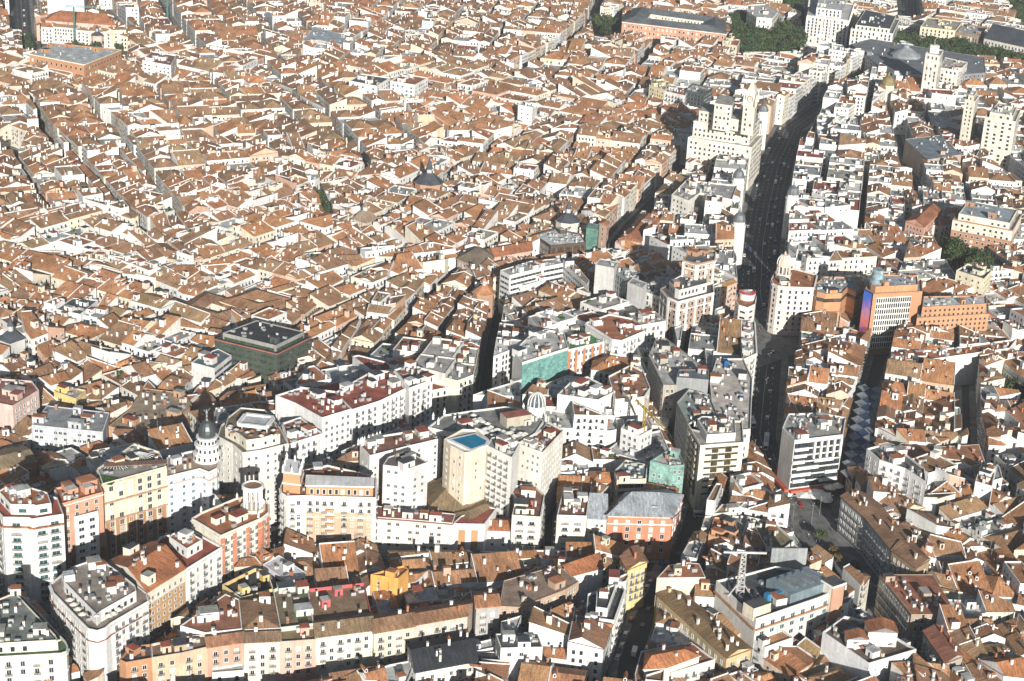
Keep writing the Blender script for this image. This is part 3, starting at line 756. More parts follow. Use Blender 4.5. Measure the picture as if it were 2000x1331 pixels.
B4, B4p, _ = bld('building', 'white building with blue windows and round corner tower under a slate dome', [(323, 932), (345, 926), (390, 915), (408, 922), (424, 914), (428, 902), (424, 888), (404, 874), (328, 890)], 36, (.80, .80, .80), rc=(.4, .3, .22), win=win(bay=3.6, w=1.3, h=1.4, glass='blue', blind=.04), blank=(6, 7, 8), clutter=(2, 3, 2), bands=(CORN, (-4.3, -3.9, SALMON, W_, .25)), short='white building with slate dome')
B5, B5p, _ = bld('hotel', 'tall cream corner hotel with chamfered front and rooftop bar under a white frame', [(425, 852), (455, 868), (474, 884), (512, 879), (563, 866), (548, 836), (528, 812), (463, 806), (432, 830)], 39, (.72, .69, .62), rc=(.2, .17, .13), win=win(bay=4.0, w=1.1, h=1.4, fh=3.5, blind=.02, frame=False), blank=(4, 5, 6, 7, 8), clutter=(0, 0, 0), top=((3.6, 3.2, CREAM, (.22, .17, .12)),), bands=((-.5, -.1, WHITE, W_, .3),), short='cream hotel with rooftop bar')
bld('building', 'white house with chocolate-red terrace right of the cream rooftop-bar hotel', [(562, 868), (632, 846), (604, 828), (588, 814), (552, 826)], 33, WHITE, rc=TERRA, win=win('mix', bay=3.2, w=1.2, h=1.8, blind=.1), blank=(1, 2, 3, 4), clutter=(2, 3, 2), bands=(CORN,))
bld('building', 'big white building with stepped white gable wall, red flat roof and rows of paired windows', [(538, 772), (576, 787), (629, 816), (688, 798), (655, 764), (590, 756)], 37, (.80, .79, .76), rc=REDF, win=win(bay=3.2, w=1.3, h=1.5, blind=.1), blank=(0, 1, 3, 4, 5), clutter=(3, 6, 8), bands=((-8, -7.6, WHITE, W_, .3),), short='white building with stepped gable wall')
bld('building', 'long white building with vertical bays and small obelisk on its red terrace above the avenue', [(688, 800), (742, 783), (806, 752), (790, 728), (730, 722), (655, 766)], 37, (.80, .79, .75), rc=REDF, win=win('mix', bay=3.4, w=1.4, h=2.0, blind=.1), blank=(2, 3, 4, 5), clutter=(5, 4, 6), piers=(6.8, WHITE, 1.0), bands=(CORN, (-7.6, -7.2, WHITE, W_, .5)))
bld('building', 'white end block with stair towers, right end of the long white row', [(800, 758), (845, 741), (836, 722), (800, 712), (770, 722)], 40, (.80, .79, .75), rc=(.13, .15, .13), win=win('mix', bay=3.4, w=1.4, h=2.0, blind=.1), blank=(1, 2, 3, 4), clutter=(3, 2, 5), bands=(CORN,))
# --- island block in the middle foreground
C1, C1p, _ = bld('building', 'big cream and orange brick corner building with rounded end and pinnacled turret', [(547, 950), (549, 962), (560, 969), (594, 968), (660, 970), (734, 972), (735, 930), (640, 908), (560, 925)], 34, (.74, .70, .62), rc=TERRA, win=win('mix', bay=3.3, w=1.3, h=1.9, blind=.3), blank=(6, 7, 8), clutter=(3, 6, 3), bands=(CORN, (-4.8, -4.3, WHITE, W_, .7), (-10, -9.7, WHITE, W_, .3)), short='cream and orange corner building with turret')
bld('building', 'pale pinkish block with grey glazed strip and dark roof behind the turreted corner building', [(748, 908), (758, 893), (797, 880), (836, 903), (800, 915)], 38, (.66, .62, .62), rc=(.16, .13, .12), win=win(bay=3.4, w=1.4, h=1.3, glass='teal', blind=.3), blank=(0, 1, 2), clutter=(2, 2, 1), par=.4)
bld('building', 'white house with pinnacles along the parapet and brown terrace, left of the pool tower', [(703, 870), (722, 890), (790, 873), (862, 856), (848, 838), (800, 842), (735, 852)], 36, (.78, .74, .68), rc=(.24, .12, .09), win=win(bay=4, w=1.1, h=1.2, blind=.15, skip=.3), blank=(3, 4, 5), clutter=(3, 4, 2))
C4, C4p, _ = bld('hotel', 'beige tower with a bright blue swimming pool on its rooftop', [(867, 858), (880, 870), (908, 884), (922, 882), (950, 869), (955, 858), (930, 839), (903, 838)], 44, (.76, .66, .51), rc=(.6, .58, .54), win=win(bay=3.6, w=1.1, h=1.3, blind=.4, skip=.25), blank=(5, 6, 7), clutter=(0, 0, 0), par=1.0, short='beige pool tower')
bld('building', 'white apartment slab with metal balconies right of the rooftop pool tower', [(951, 870), (1000, 894), (1015, 867), (982, 852), (960, 855)], 41, (.80, .78, .74), rc=(.3, .3, .3), win=win('balcony', bay=3.4, w=1.2, h=1.6, blind=.3, fh=3.2), blank=(1, 2, 3, 4), clutter=(2, 6, 2))
bld('building', 'cream building with dark red roof terrace and a brick-gridded right flank', [(1015, 868), (1060, 884), (1101, 840), (1072, 824), (1046, 848)], 37, (.78, .74, .64), rc=(.26, .11, .08), win=win(bay=3.0, w=1.0, h=1.3, blind=.3), blank=(2, 3, 4), clutter=(2, 3, 4), bands=())
C7, C7p, _ = bld('building', 'curved building with crescent roof terrace of parasols and a ribbed dome', [(836, 834), (868, 810), (920, 802), (985, 794), (1040, 800), (1062, 822), (1046, 846), (1015, 864), (975, 852), (930, 836), (880, 845)], 38, (.70, .68, .62), rc=(.25, .25, .23), win=win('mix', bay=3.6, w=1.3, h=1.9), clutter=(2, 6, 2), blank=(0, 1, 2, 3, 4), short='crescent terrace building')
bld('church', 'low hall with broad brown tiled hipped roof squeezed behind the pool tower', [(834, 951), (868, 929), (905, 948), (950, 975), (916, 1000), (838, 992)], 17, BEIGE, 'hip', OLIVE, slope=.42, clutter=(0, 0, 1), ridge=4)
bld('building', 'white wing with hipped brown tile roof at the corner beside the long red-roofed white house', [(885, 1003), (946, 978), (968, 991), (917, 1021)], 17.5, WHITE, 'hip', OLIVE, slope=.4, clutter=(0, 0, 0), ridge=0)
bld('building', 'long low white and orange building with dark red metal roof, middle of the foreground', [(731, 1010), (790, 1014), (884, 1022), (890, 1004), (810, 996), (735, 988)], 19, (.76, .72, .64), 'flat', (.27, .11, .085), win(bay=3.4, w=1.5, h=1.4, blind=.4, glass='brown'), blank=(2, 3, 4, 5), clutter=(3, 0, 3), par=.3, bands=((-.8, -.3, (.27, .11, .085), W_, .5),), short='long low red-roofed white building')
bld('building', 'low white theatre front with tall blank brick panels and pale pilasters', [(884, 1023), (946, 1024), (970, 993), (955, 990), (900, 1008)], 18.5, WHITE, rc=REDF, clutter=(0, 0, 0), bands=((3, -3, (.48, .28, .14), B_, .02),), piers=(6.5, WHITE, 2.6), blank=(1, 2, 3, 4), par=.5)
bld('house', 'white house with low terracotta roof and roof windows left of the stepped terrace flats', [(947, 1036), (999, 1038), (1003, 1016), (958, 1011)], 13, WHITE, 'gable', TERRA, win(bay=4, w=1.2, h=1.2), ridge=0, clutter=(0, 0, 2), slope=.35)
bld('building', 'stepped terrace flats with grey awnings and brown mansard top left of the dark alley', [(1000, 1006), (1056, 1010), (1064, 966), (1040, 945), (990, 950), (1008, 972)], 22, (.76, .70, .58), rc=(.25, .12, .09), win=win('balcony', bay=4.5, w=2.2, h=1.5, blind=.3), blank=(2, 3, 4, 5), clutter=(3, 1, 4))
bld('building', 'cream flats with planted terraces and brown roof right of the dark alley', [(1088, 1006), (1146, 1008), (1150, 976), (1128, 955), (1100, 956)], 22, (.76, .70, .58), rc=(.25, .12, .09), win=win('balcony', bay=4.5, w=2.2, h=1.5, blind=.3), blank=(1, 2, 3), clutter=(3, 1, 4))
bld('house', 'narrow house with pale grey sloping metal roof beside the orange hotel', [(1147, 1012), (1186, 1014), (1184, 984), (1152, 982)], 19, CREAM, 'shed', MGREY, win(bay=2.2, w=1.1, h=1.2), ridge=0, clutter=(0, 0, 0), slope=.3)
C14, C14p, _ = bld('hotel', 'coral-red hotel with white window frames, quoins and pale grey metal roof', [(1187, 1006), (1313, 1009), (1334, 966), (1300, 956), (1222, 962)], 21.5, (.60, .24, .14), 'hip', MGREY, win(bay=4.8, w=1.6, h=2.1, blind=.45, mg=1.2), ridge=0, bands=((-4.4, -3.9, WHITE, W_, .35), (-.8, -.4, WHITE, W_, .5)), clutter=(0, 2, 1), slope=.33, short='coral-red hotel')
C15, C15p, _ = bld('building', 'half-demolished corner building wrapped in pale green scaffold netting', [(1270, 900), (1310, 910), (1337, 908), (1328, 886), (1303, 880)], 27, (.24, .40, .35), rc=(.5, .46, .42), wm=N_, win=win(bay=3, w=1.1, h=1.6, frame=False, glass='teal', blind=0, skip=.3), clutter=(0, 3, 0), short='green-netted corner building')
C16, _, _ = bld('construction site', 'gutted building with open rubble-strewn floors under the yellow crane', [(1184, 880), (1214, 857), (1290, 840), (1308, 880), (1268, 905)], 17, (.62, .62, .62), rc=(.46, .45, .45), win=win(bay=3, w=1.5, h=1.8, frame=False), clutter=(0, 14, 0), short='gutted building site')
bld('building', 'white shell of a building with bare upper frame inside the crane site', [(1213, 836), (1250, 851), (1274, 838), (1262, 818), (1226, 820)], 27, WHITE, rc=(.4, .36, .3), win=win(bay=3, w=1.5, h=1.6), clutter=(1, 2, 0))
bld('building', 'glass-roofed block with planted terraces between the coral-red hotel and the crane site', [(1200, 920), (1222, 898), (1265, 908), (1262, 935), (1205, 938)], 21, BEIGE, rc=(.13, .2, .22), win=win('ribbon', bay=3, h=1.8), clutter=(0, 8, 0))
bld('building', 'white block with plain cream flank wall and recessed roof left of the two-part white hotel', [(1089, 770), (1116, 744), (1148, 735), (1202, 764), (1168, 781)], 32, (.78, .76, .71), rc=(.2, .21, .2), win=win(bay=4, w=.9, h=1.2, skip=.2), blank=(0, 1, 2, 4), clutter=(3, 3, 4))
bld('building', 'cream pointed building with curved tiled roof facing the dark side street', [(1188, 735), (1232, 712), (1256, 724), (1270, 757), (1258, 775), (1202, 780)], 32, (.79, .76, .69), rc=(.36, .18, .11), win=win(bay=5, w=.8, h=1, skip=.5), clutter=(4, 4, 3))
# --- middle ground along the avenue
bld('building', 'tall building wrapped in blue-green scaffold netting on the avenue', [(1020, 708), (1110, 679), (1102, 650), (1050, 640), (1002, 686)], 34, (.74, .72, .67), rc=(.5, .49, .47), win=win(bay=2.6, w=1.5, h=2.0, frame=False, glass='teal', blind=.5), blank=(1, 2, 3, 4), clutter=(3, 5, 3), bands=((1, -1.5, (.17, .36, .32), N_, .28),), short='green-netted building on the avenue')
bld('building', 'white building with orange-red bay windows and green turf terrace', [(1110, 683), (1189, 665), (1181, 644), (1112, 655)], 30, (.80, .78, .76), rc=(.10, .24, .08), win=win(bay=2.6, w=1.3, h=2), blank=(1, 2, 3), piers=(5.2, (.55, .22, .1), 1.6), clutter=(2, 1, 2))
bld('building', 'white rounded-corner building with hanging gardens in its roof terraces', [(1144, 630), (1172, 648), (1196, 663), (1214, 665), (1260, 646), (1236, 622), (1190, 613)], 34, (.80, .78, .75), rc=TERRA, win=win('mix', bay=3, w=1.2, h=2), blank=(5, 6, 0), clutter=(3, 2, 3), bands=(CORN,), short='white rounded-corner building with roof gardens')
bld('building', 'pale stone office building with tall window bays left of the brick and stone palace', [(1246, 636), (1300, 627), (1280, 608), (1228, 612)], 33, (.72, .69, .63), rc=(.4, .35, .3), win=win(bay=2.6, w=1.5, h=2.2), blank=(1, 2, 3), clutter=(2, 3, 2), piers=(5.2, WHITE, .8))
PP, PPp, _ = bld('building', 'large brick and white stone press palace with arched cornice beside the square', [(1291, 563), (1305, 580), (1325, 589), (1394, 571), (1392, 548), (1335, 540)], 40, (.40, .25, .17), rc=(.12, .12, .12), wm=B_, win=win(bay=3.0, w=1.4, h=2.0, blind=.08), blank=(4, 5), piers=(6, (.78, .74, .68), 1.5), bands=(CORN, (-6, -5.4, WHITE, W_, .5), (-1.4, 0, WHITE, W_, .2)), clutter=(0, 5, 2), top=((4, 4, (.74, .70, .64), (.13, .13, .13)),), short='brick and stone press palace')
bld('building', 'stepped brick tower with white trim rising behind the press palace', [(1334, 508), (1362, 515), (1396, 508), (1398, 490), (1350, 484)], 54, (.42, .27, .18), rc=(.15, .15, .15), wm=B_, win=win(bay=3, w=1.3, h=2), blank=(3, 4, 2), bands=(CORN, (-4.5, -3.8, WHITE, W_, .5), (-14, -13, WHITE, W_, .5)), piers=(6, (.78, .74, .68), 1.2), clutter=(1, 2, 0), short='brick tower behind the press palace')
bld('building', 'tall blank grey concrete slab, leftmost of the three slabs', [(1163, 517), (1200, 524), (1208, 512), (1172, 505)], 40, (.55, .54, .52), rc=(.4, .4, .38), win=None, clutter=(0, 1, 1), par=.5, short='tall grey slab')
bld('office building', 'glass-fronted office slab set between two blank grey slabs', [(1199, 527), (1232, 550), (1248, 540), (1216, 520)], 36, (.35, .38, .38), rc=(.3, .32, .33), win=win('ribbon', bay=3, h=2.2, fh=3.2, mg=.3, pane=(.05, .1, .1)), clutter=(0, 3, 0), par=.5)
bld('building', 'narrow blank grey slab right of the glass-fronted office slab', [(1226, 552), (1254, 563), (1264, 553), (1236, 542)], 37, (.55, .54, .52), rc=(.4, .4, .38), win=None, clutter=(0, 1, 0), par=.5)
bld('office building', 'white block with tall dark window slots left of the press palace', [(1254, 568), (1291, 581), (1290, 558), (1262, 552)], 31, (.66, .65, .62), rc=(.25, .25, .25), win=win(bay=2.4, w=1.2, h=2.4), clutter=(0, 6, 0), only=(0,), par=.5)
bld('office building', 'white modern office wing with ribbon windows and rooftop plant facing the dark street', [(977, 528), (996, 538), (1060, 522), (1106, 513), (1098, 504), (1035, 510)], 27, (.72, .72, .69), rc=(.4, .4, .38), win=win('ribbon', bay=3, h=1.4), clutter=(3, 4, 1), par=.5)
bld('office building', 'white angled wing with strip windows joined at right to the modern office', [(1100, 514), (1146, 557), (1151, 548), (1114, 505)], 27, (.72, .72, .69), rc=(.35, .25, .2), win=win('ribbon', bay=3, h=1.3), clutter=(1, 4, 1), par=.5)
bld('building', 'low white block with flat grey roof in the court of the modern office', [(1000, 550), (1022, 558), (1066, 546), (1050, 533)], 20, WHITE, rc=(.3, .31, .3), win=win(bay=4, w=1, h=1.2), clutter=(1, 1, 0))
bld('restaurant', 'glass-walled building with tall columns and crowded white roof terrace', [(1044, 458), (1076, 480), (1145, 473), (1133, 456), (1082, 447)], 21, (.10, .075, .06), rc=(.62, .63, .6), win=win('ribbon', bay=6, h=3, fh=3.6, mull=(.5, .48, .42), pane=(.09, .06, .04)), clutter=(0, 12, 0), short='glass restaurant with roof terrace')
bld('tower', 'slim old tower wrapped in dark green netting next to a brick tower', [(1145, 445), (1168, 449), (1171, 439), (1150, 435)], 25, (.13, .26, .21), rc=(.2, .3, .27), wm=N_, clutter=(0, 0, 0), par=.3)
bld('tower', 'slim pink brick tower with low tiled cap right of the netted tower', [(1171, 436), (1185, 441), (1190, 434), (1176, 430)], 24, (.55, .36, .27), 'hip', TERRA, win(bay=3, w=1, h=1.6), wm=B_, clutter=(0, 0, 0))
bld('palace', 'long pink apartment palace with shutters on the dark street', [(966, 502), (1040, 489), (1036, 476), (950, 486)], 18, (.66, .45, .36), 'gable', TERRA, win(bay=3, w=1.1, h=1.9, blind=.5), ridge=0, clutter=(0, 0, 4))
bld('building', 'brownish-pink building with grey-brown hipped roof left of the pink palace', [(893, 505), (935, 523), (966, 504), (945, 486), (905, 488)], 17, (.5, .37, .31), 'hip', (.24, .19, .14), win(bay=3, w=1.3, h=1.8, blind=.7), clutter=(0, 0, 4))
bld('building', 'terracotta-roofed block with courtyard-like ridge and pink front in the gap by the dark street', [(1209, 466), (1250, 474), (1290, 428), (1256, 418)], 19, (.62, .44, .34), 'hip', TERRA, win(bay=3, w=1.1, h=1.8), clutter=(1, 2, 5), ridge=1)
DG, DGp, _ = bld('office building', 'dark green glass office block with black flat roof and orange attic sign', [(420, 662), (541, 691), (608, 658), (500, 632)], 27, (.07, .08, .075), rc=(.05, .053, .057), win=win('ribbon', bay=2.2, h=1.6, fh=3.4, mull=(.09, .1, .09), pane=(.06, .085, .05)), clutter=(0, 4, 0), par=.4, top=((2.6, 2.6, (.3, .3, .28), (.05, .053, .057)),), bands=((-.5, -.1, (.5, .16, .1), W_, .4),), short='dark glass office block')
bld('college', 'brown-roofed courtyard building with raised red upper storey', [(345, 606), (424, 632), (497, 609), (478, 592), (400, 568)], 15, (.76, .70, .58), 'court', (.36, .2, .12), win(bay=3.4, w=1.1, h=1.6), clutter=(0, 0, 0), ridge=13, short='brown-roofed courtyard college')
bld('palace', 'ochre palace with broad tiled roofs round a small court above the dark glass offices', [(430, 588), (500, 612), (560, 600), (590, 588), (500, 563)], 17, (.72, .58, .36), 'court', (.40, .22, .12), win(bay=3.4, w=1.1, h=1.8), clutter=(0, 0, 0), slope=.35, ridge=14)
bld('office building', 'grey and white office block with striped window bands and blue flat roof', [(374, 708), (419, 720), (452, 694), (426, 681), (392, 694)], 23, (.62, .61, .58), rc=(.12, .16, .18), win=win('ribbon', bay=30, h=1.5, fh=3.2, mg=.2, pane=(.03, .06, .09)), only=(1,), clutter=(1, 1, 0), par=.5, short='striped grey office block')
bld('office building', 'grey concrete office slab with ranks of small windows and white rooftop boxes', [(62, 830), (201, 844), (214, 806), (92, 792)], 23, (.50, .52, .54), rc=(.30, .31, .31), win=win(bay=2.3, w=1.5, h=1.3, fh=3.1, blind=.25), only=(0,), clutter=(4, 3, 4), par=.4, piers=(9, (.45, .47, .5), .3), short='grey concrete office slab')
bld('building', 'brick block with plain khaki tiled roof at the left edge', [(-30, 925), (72, 902), (46, 874), (-30, 884)], 21, (.40, .20, .11), 'gable', (.33, .25, .15), win(bay=5, w=1.3, h=1.6, blind=.5), ridge=0, wm=B_, clutter=(0, 0, 1), slope=.2)
bld('building', 'pink-fronted apartment block with blank cream gable at the left edge', [(-30, 782), (25, 793), (76, 762), (62, 744), (-20, 738)], 28, (.62, .46, .40), rc=(.3, .14, .1), win=win(bay=3.2, w=1.2, h=1.6), blank=(0, 3, 4), clutter=(2, 2, 4), bands=())
bld('school', 'white modern school with square windows and dark roof', [(108, 604), (157, 614), (192, 586), (142, 582)], 19, (.78, .77, .73), rc=(.10, .11, .12), win=win(bay=3.6, w=2, h=1.5, glass='brown'), only=(0,), clutter=(1, 2, 0), par=.5)
bld('building', 'white block with dark window stripes and small turquoise rooftop pool', [(157, 615), (196, 622), (212, 606), (176, 598)], 17, (.78, .77, .73), rc=(.35, .37, .36), win=win('ribbon', bay=10, h=1.4, pane=(.03, .07, .09)), only=(0,), clutter=(1, 0, 0), par=.5)
bld('apartment building', 'saffron yellow apartment cube behind the grey concrete office slab', [(105, 764), (148, 779), (168, 762), (118, 752)], 20, YELLOW, rc=(.4, .4, .38), win=win(bay=5, w=1, h=2, skip=.3), clutter=(1, 3, 2))
bld('apartment building', 'tan flat-roofed block bristling with white chimneys behind the grey office slab', [(212, 832), (300, 856), (375, 792), (362, 768), (280, 758), (252, 800)], 20, (.5, .3, .18), rc=(.36, .28, .2), win=win(bay=4, w=1.6, h=1.5), clutter=(2, 3, 22), par=.4, short='tan roof with white chimneys')
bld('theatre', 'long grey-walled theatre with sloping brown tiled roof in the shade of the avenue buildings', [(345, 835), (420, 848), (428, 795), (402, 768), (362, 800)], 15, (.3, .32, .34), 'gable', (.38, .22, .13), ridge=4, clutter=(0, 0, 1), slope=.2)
# --- right of the square
AD, ADp, _ = bld('building', 'pale pink stone corner building with rounded front and openwork dome tower on the square', [(1506, 545), (1509, 553), (1520, 558), (1535, 560), (1590, 562), (1596, 536), (1550, 524), (1515, 528)], 31, (.74, .64, .56), rc=TERRA, win=win(bay=3.6, w=1.3, h=2, blind=.06), blank=(4, 5, 6), bands=(CORN, (4.6, 5.2, WHITE, W_, .5), (-5, -4.6, WHITE, W_, .4)), clutter=(1, 1, 4), short='pale pink domed corner building')
bld('department store', 'faceted orange brick department store with blind curved front', [(1586, 560), (1596, 570), (1612, 574), (1644, 573), (1655, 562), (1672, 570), (1690, 556), (1680, 542), (1610, 540)], 30, (.56, .29, .15), rc=(.35, .36, .36), wm=B_, win=None, bands=((-5.5, -3.2, (.09, .08, .07), G_, .05), (3.5, 4, WHITE, W_, .7), (0, 3.4, (.66, .65, .62), W_, .5), (8, 8.3, (.2, .1, .06), W_, .05), (11.5, 11.8, (.2, .1, .06), W_, .05), (15, 15.3, (.2, .1, .06), W_, .05), (18.5, 18.8, (.2, .1, .06), W_, .05)), clutter=(1, 9, 1), short='faceted orange brick store')
FN, FNp, _ = bld('department store', 'orange tower with white window grid and a giant lit screen on its narrow side', [(1689, 565), (1706, 574), (1802, 569), (1800, 546), (1702, 542)], 38, (.50, .27, .15), rc=(.3, .32, .34), wm=B_, win=None, clutter=(0, 3, 0), top=((2.5, 3, (.56, .29, .15), (.4, .42, .44)),), short='orange tower with the screen')
bld('department store', 'long low orange brick wing with rows of small square windows', [(1791, 621), (1932, 613), (1930, 592), (1794, 594)], 25, (.50, .28, .16), rc=(.4, .41, .42), wm=B_, win=win(bay=3, w=1.1, h=1.3, frame=False, blind=0, fh=2.9), only=(0,), clutter=(0, 4, 0), top=((5, 2.2, (.5, .27, .15), (.55, .56, .57)),), par=.5, short='long orange brick wing')
CP, CPp, _ = bld('building', 'white streamlined prow building with neon sign ring on its rounded top facing the square', [(1436, 586), (1443, 596), (1460, 601), (1475, 594), (1478, 580), (1470, 566), (1444, 566)], 39, (.76, .72, .66), rc=TERRA, win=win('plain', bay=4.5, w=3.2, h=1.1, fh=3.4, frame=False, blind=0), clutter=(0, 0, 0), short='streamlined prow building')
bld('building', 'narrow white building along the kerb joined below the streamlined prow building', [(1446, 628), (1474, 626), (1478, 690), (1452, 702)], 33, (.74, .71, .65), rc=(.4, .38, .34), win=win('mix', bay=3, w=1.3, h=1.8), clutter=(3, 6, 3), bands=(CORN,))
bld('building', 'low white wing with square windows behind the streamlined prow building', [(1386, 640), (1460, 647), (1464, 606), (1444, 598), (1418, 618)], 28, (.78, .76, .70), rc=(.35, .35, .33), win=win(bay=4, w=1.3, h=1.4, frame=False), blank=(1, 2, 3), clutter=(2, 6, 2))
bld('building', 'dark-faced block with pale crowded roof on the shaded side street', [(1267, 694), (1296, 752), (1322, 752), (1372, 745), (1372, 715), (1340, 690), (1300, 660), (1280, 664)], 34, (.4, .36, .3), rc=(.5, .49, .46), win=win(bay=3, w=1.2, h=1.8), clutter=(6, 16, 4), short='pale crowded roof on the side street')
bld('office building', 'dull grey slab with rounded top edge above the orange-panelled court', [(1322, 737), (1384, 742), (1384, 722), (1326, 722)], 38, (.30, .31, .31), rc=(.18, .19, .2), clutter=(0, 1, 0), par=.3, win=None)
bld('building', 'building stripped to bare concrete floors with blue tarpaulins at its street edge', [(1386, 742), (1392, 800), (1420, 842), (1466, 838), (1470, 740), (1452, 700), (1400, 700)], 33, (.55, .53, .5), rc=(.58, .52, .46), win=win(bay=3, w=1.3, h=1.8), clutter=(1, 18, 2), short='bare concrete building with blue tarpaulins')
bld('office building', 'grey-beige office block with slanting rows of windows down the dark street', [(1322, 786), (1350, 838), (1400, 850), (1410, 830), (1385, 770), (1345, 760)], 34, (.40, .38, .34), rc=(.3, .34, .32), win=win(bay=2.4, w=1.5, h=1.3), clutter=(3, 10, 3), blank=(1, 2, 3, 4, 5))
M4, M4p, _ = bld('hotel', 'tall hotel with chequered white and bronze glass front at the head of the sloping square', [(1343, 828), (1368, 870), (1453, 864), (1450, 822), (1360, 818)], 34, (.76, .71, .58), rc=(.4, .37, .32), win=None, clutter=(3, 6, 7), top=((2.6, 4, WHITE, (.42, .39, .34)),), short='chequered hotel')
bld('tower', 'small white tower block with red flat roof in front of the chequered hotel', [(1427, 930), (1451, 954), (1491, 944), (1467, 922)], 22, (.78, .76, .72), rc=(.4, .17, .1), win=win(bay=5, w=.9, h=1, skip=.6, frame=False), clutter=(1, 0, 1), par=1.2)
bld('building', 'white building with pergola and overgrown roof garden beside the square', [(1458, 1008), (1512, 1020), (1552, 1056), (1530, 1072), (1497, 1068)], 17, (.74, .71, .64), rc=(.25, .2, .12), win=win(bay=4, w=1.2, h=1.3, skip=.4), clutter=(1, 1, 2), par=1, short='white roof-garden building')
bld('building', 'small white building with roof jungle left of the white roof-garden building', [(1392, 1004), (1440, 1000), (1452, 985), (1410, 985)], 17, (.70, .66, .58), rc=(.28, .2, .14), win=win(bay=4, w=1, h=1.2), clutter=(2, 2, 2))
bld('house', 'small orange brick house with red roof box across from the chequered hotel', [(1384, 1044), (1408, 1052), (1446, 1050), (1432, 1010), (1395, 1010)], 17, (.58, .32, .18), 'flat', TERRA, win(bay=4, w=1.1, h=1.4, skip=.4), clutter=(2, 0, 3), wm=B_)
N1, N1p, _ = bld('office building', 'wide office building with white bands, dark glazing and red canopy at its foot', [(1528, 836), (1552, 860), (1647, 849), (1652, 815), (1600, 806), (1540, 808)], 30, (.70, .68, .64), rc=(.36, .35, .32), win=win('ribbon', bay=2.2, h=2.6, fh=3.4, mull=(.12, .13, .13), pane=(.04, .05, .055), top=.8, mg=.4), only=(1,), clutter=(4, 10, 8), bands=((2.8, 4.2, (.5, .12, .07), W_, 2.2),), par=.9, short='wide office with red canopy')
bld('building', 'white apartment house with pinnacle and brick-coloured lower bays beside the netted shopping street', [(1693, 876), (1718, 898), (1768, 915), (1809, 942), (1806, 915), (1760, 880), (1725, 868)], 28, (.79, .78, .76), rc=(.13, .13, .13), win=win('mix', bay=4.2, w=1.3, h=1.8, blind=.3), blank=(3, 4, 5, 6), clutter=(3, 1, 4), short='white apartment house with pinnacle')
for k, (pp, lb) in enumerate((([(1643, 969), (1692, 1012), (1722, 990), (1696, 966), (1668, 962)], 'upper'), ([(1692, 1013), (1742, 1074), (1772, 1050), (1724, 992)], 'middle'), ([(1742, 1075), (1790, 1110), (1815, 1098), (1774, 1052)], 'lower'))):
    bld('apartment building', lb + ' third of the long grey-fronted row with iron balconies beside the sloping square', pp, 19, (.48, .48, .47) if k < 2 else (.36, .26, .16), 'gable', (.30, .175, .105), win('balcony', bay=2.9, w=1.1, h=2.1, fh=3.7, base=1, blind=.55), ridge=0, clutter=(0, 0, 6 if k == 0 else 3), slope=.3, short=lb + ' part of the long balcony row')
bld('apartment building', 'red-roofed wedge building with dark window ranks and buff end wall, lower right', [(1718, 1122), (1780, 1200), (1850, 1200), (1856, 1178), (1822, 1122)], 19, (.42, .32, .24), 'flat', (.36, .15, .09), win('balcony', bay=2.6, w=1.1, h=2, fh=3.6, blind=.5), blank=(2, 3, 4), clutter=(1, 6, 6), par=.2, short='red-roofed wedge building')
bld('apartment building', 'buff corner house with flat salmon roof strip, right of the red-roofed wedge', [(1804, 1232), (1847, 1294), (1880, 1284), (1842, 1226)], 19, (.42, .38, .32), 'gable', (.36, .15, .1), win('balcony', bay=2.8, w=1.1, h=2, fh=3.6), ridge=0, clutter=(0, 0, 3))
S1, S1p, _ = bld('office building', 'big white and brick hall with blue-grey plant roof, lattice mast and four vents, lower right', [(1399, 1134), (1477, 1209), (1602, 1166), (1640, 1150), (1598, 1118), (1514, 1106), (1444, 1124)], 27, (.74, .71, .64), rc=(.09, .095, .1), win=win(bay=5.0, w=2.1, h=1.7, glass='teal', blind=0, fh=3.7), only=(1, 2), clutter=(1, 4, 1), par=1, bands=((-5.2, -4.6, (.42, .22, .13), W_, .8),), short='big white and brick hall')
bld('building', 'long ochre house with plain brown tiled roof beside the big white hall', [(1283, 1163), (1318, 1150), (1468, 1266), (1419, 1286)], 17, (.56, .42, .24), 'gable', (.25, .165, .085), win(bay=4.2, w=1.1, h=1.8, blind=.6), ridge=3, clutter=(0, 0, 12), slope=.28, short='long ochre house')
bld('building', 'building showing a blank cream party wall with a yellow band below', [(1283, 1129), (1378, 1128), (1366, 1101), (1340, 1098), (1306, 1104)], 24, (.70, .62, .48), 'flat', TERRA, None, clutter=(0, 0, 1), par=.2, bands=((4, 11, (.75, .48, .05), W_, .03),))
S4, S4p, _ = bld('hotel', 'stark white hotel with rooftop bar and small blue pool, bottom right', [(1607, 1234), (1697, 1296), (1790, 1268), (1700, 1214), (1650, 1203)], 23, (.80, .80, .80), rc=(.16, .12, .09), win=win(bay=6, w=.7, h=.7, skip=.3, frame=False), only=(1,), clutter=(2, 1, 0), par=1.1, short='stark white pool hotel')
bld('house', 'house with wrap-around planted terrace and terracotta hipped roof, bottom centre', [(1240, 1316), (1252, 1272), (1350, 1254), (1397, 1288), (1300, 1318), (1242, 1335)], 17, (.74, .70, .6), rc=(.3, .15, .1), win=win('balcony', bay=3.4, w=1.1, h=1.8), clutter=(1, 0, 2), par=.8, short='house with planted terrace')
bld('house', 'terracotta hipped attic standing on the planted terrace house', [(1258, 1306), (1262, 1274), (1336, 1260), (1366, 1280), (1300, 1304)], 20, (.74, .70, .6), 'hip', TERR2, None, clutter=(0, 0, 2), z0=16, ridge=1)
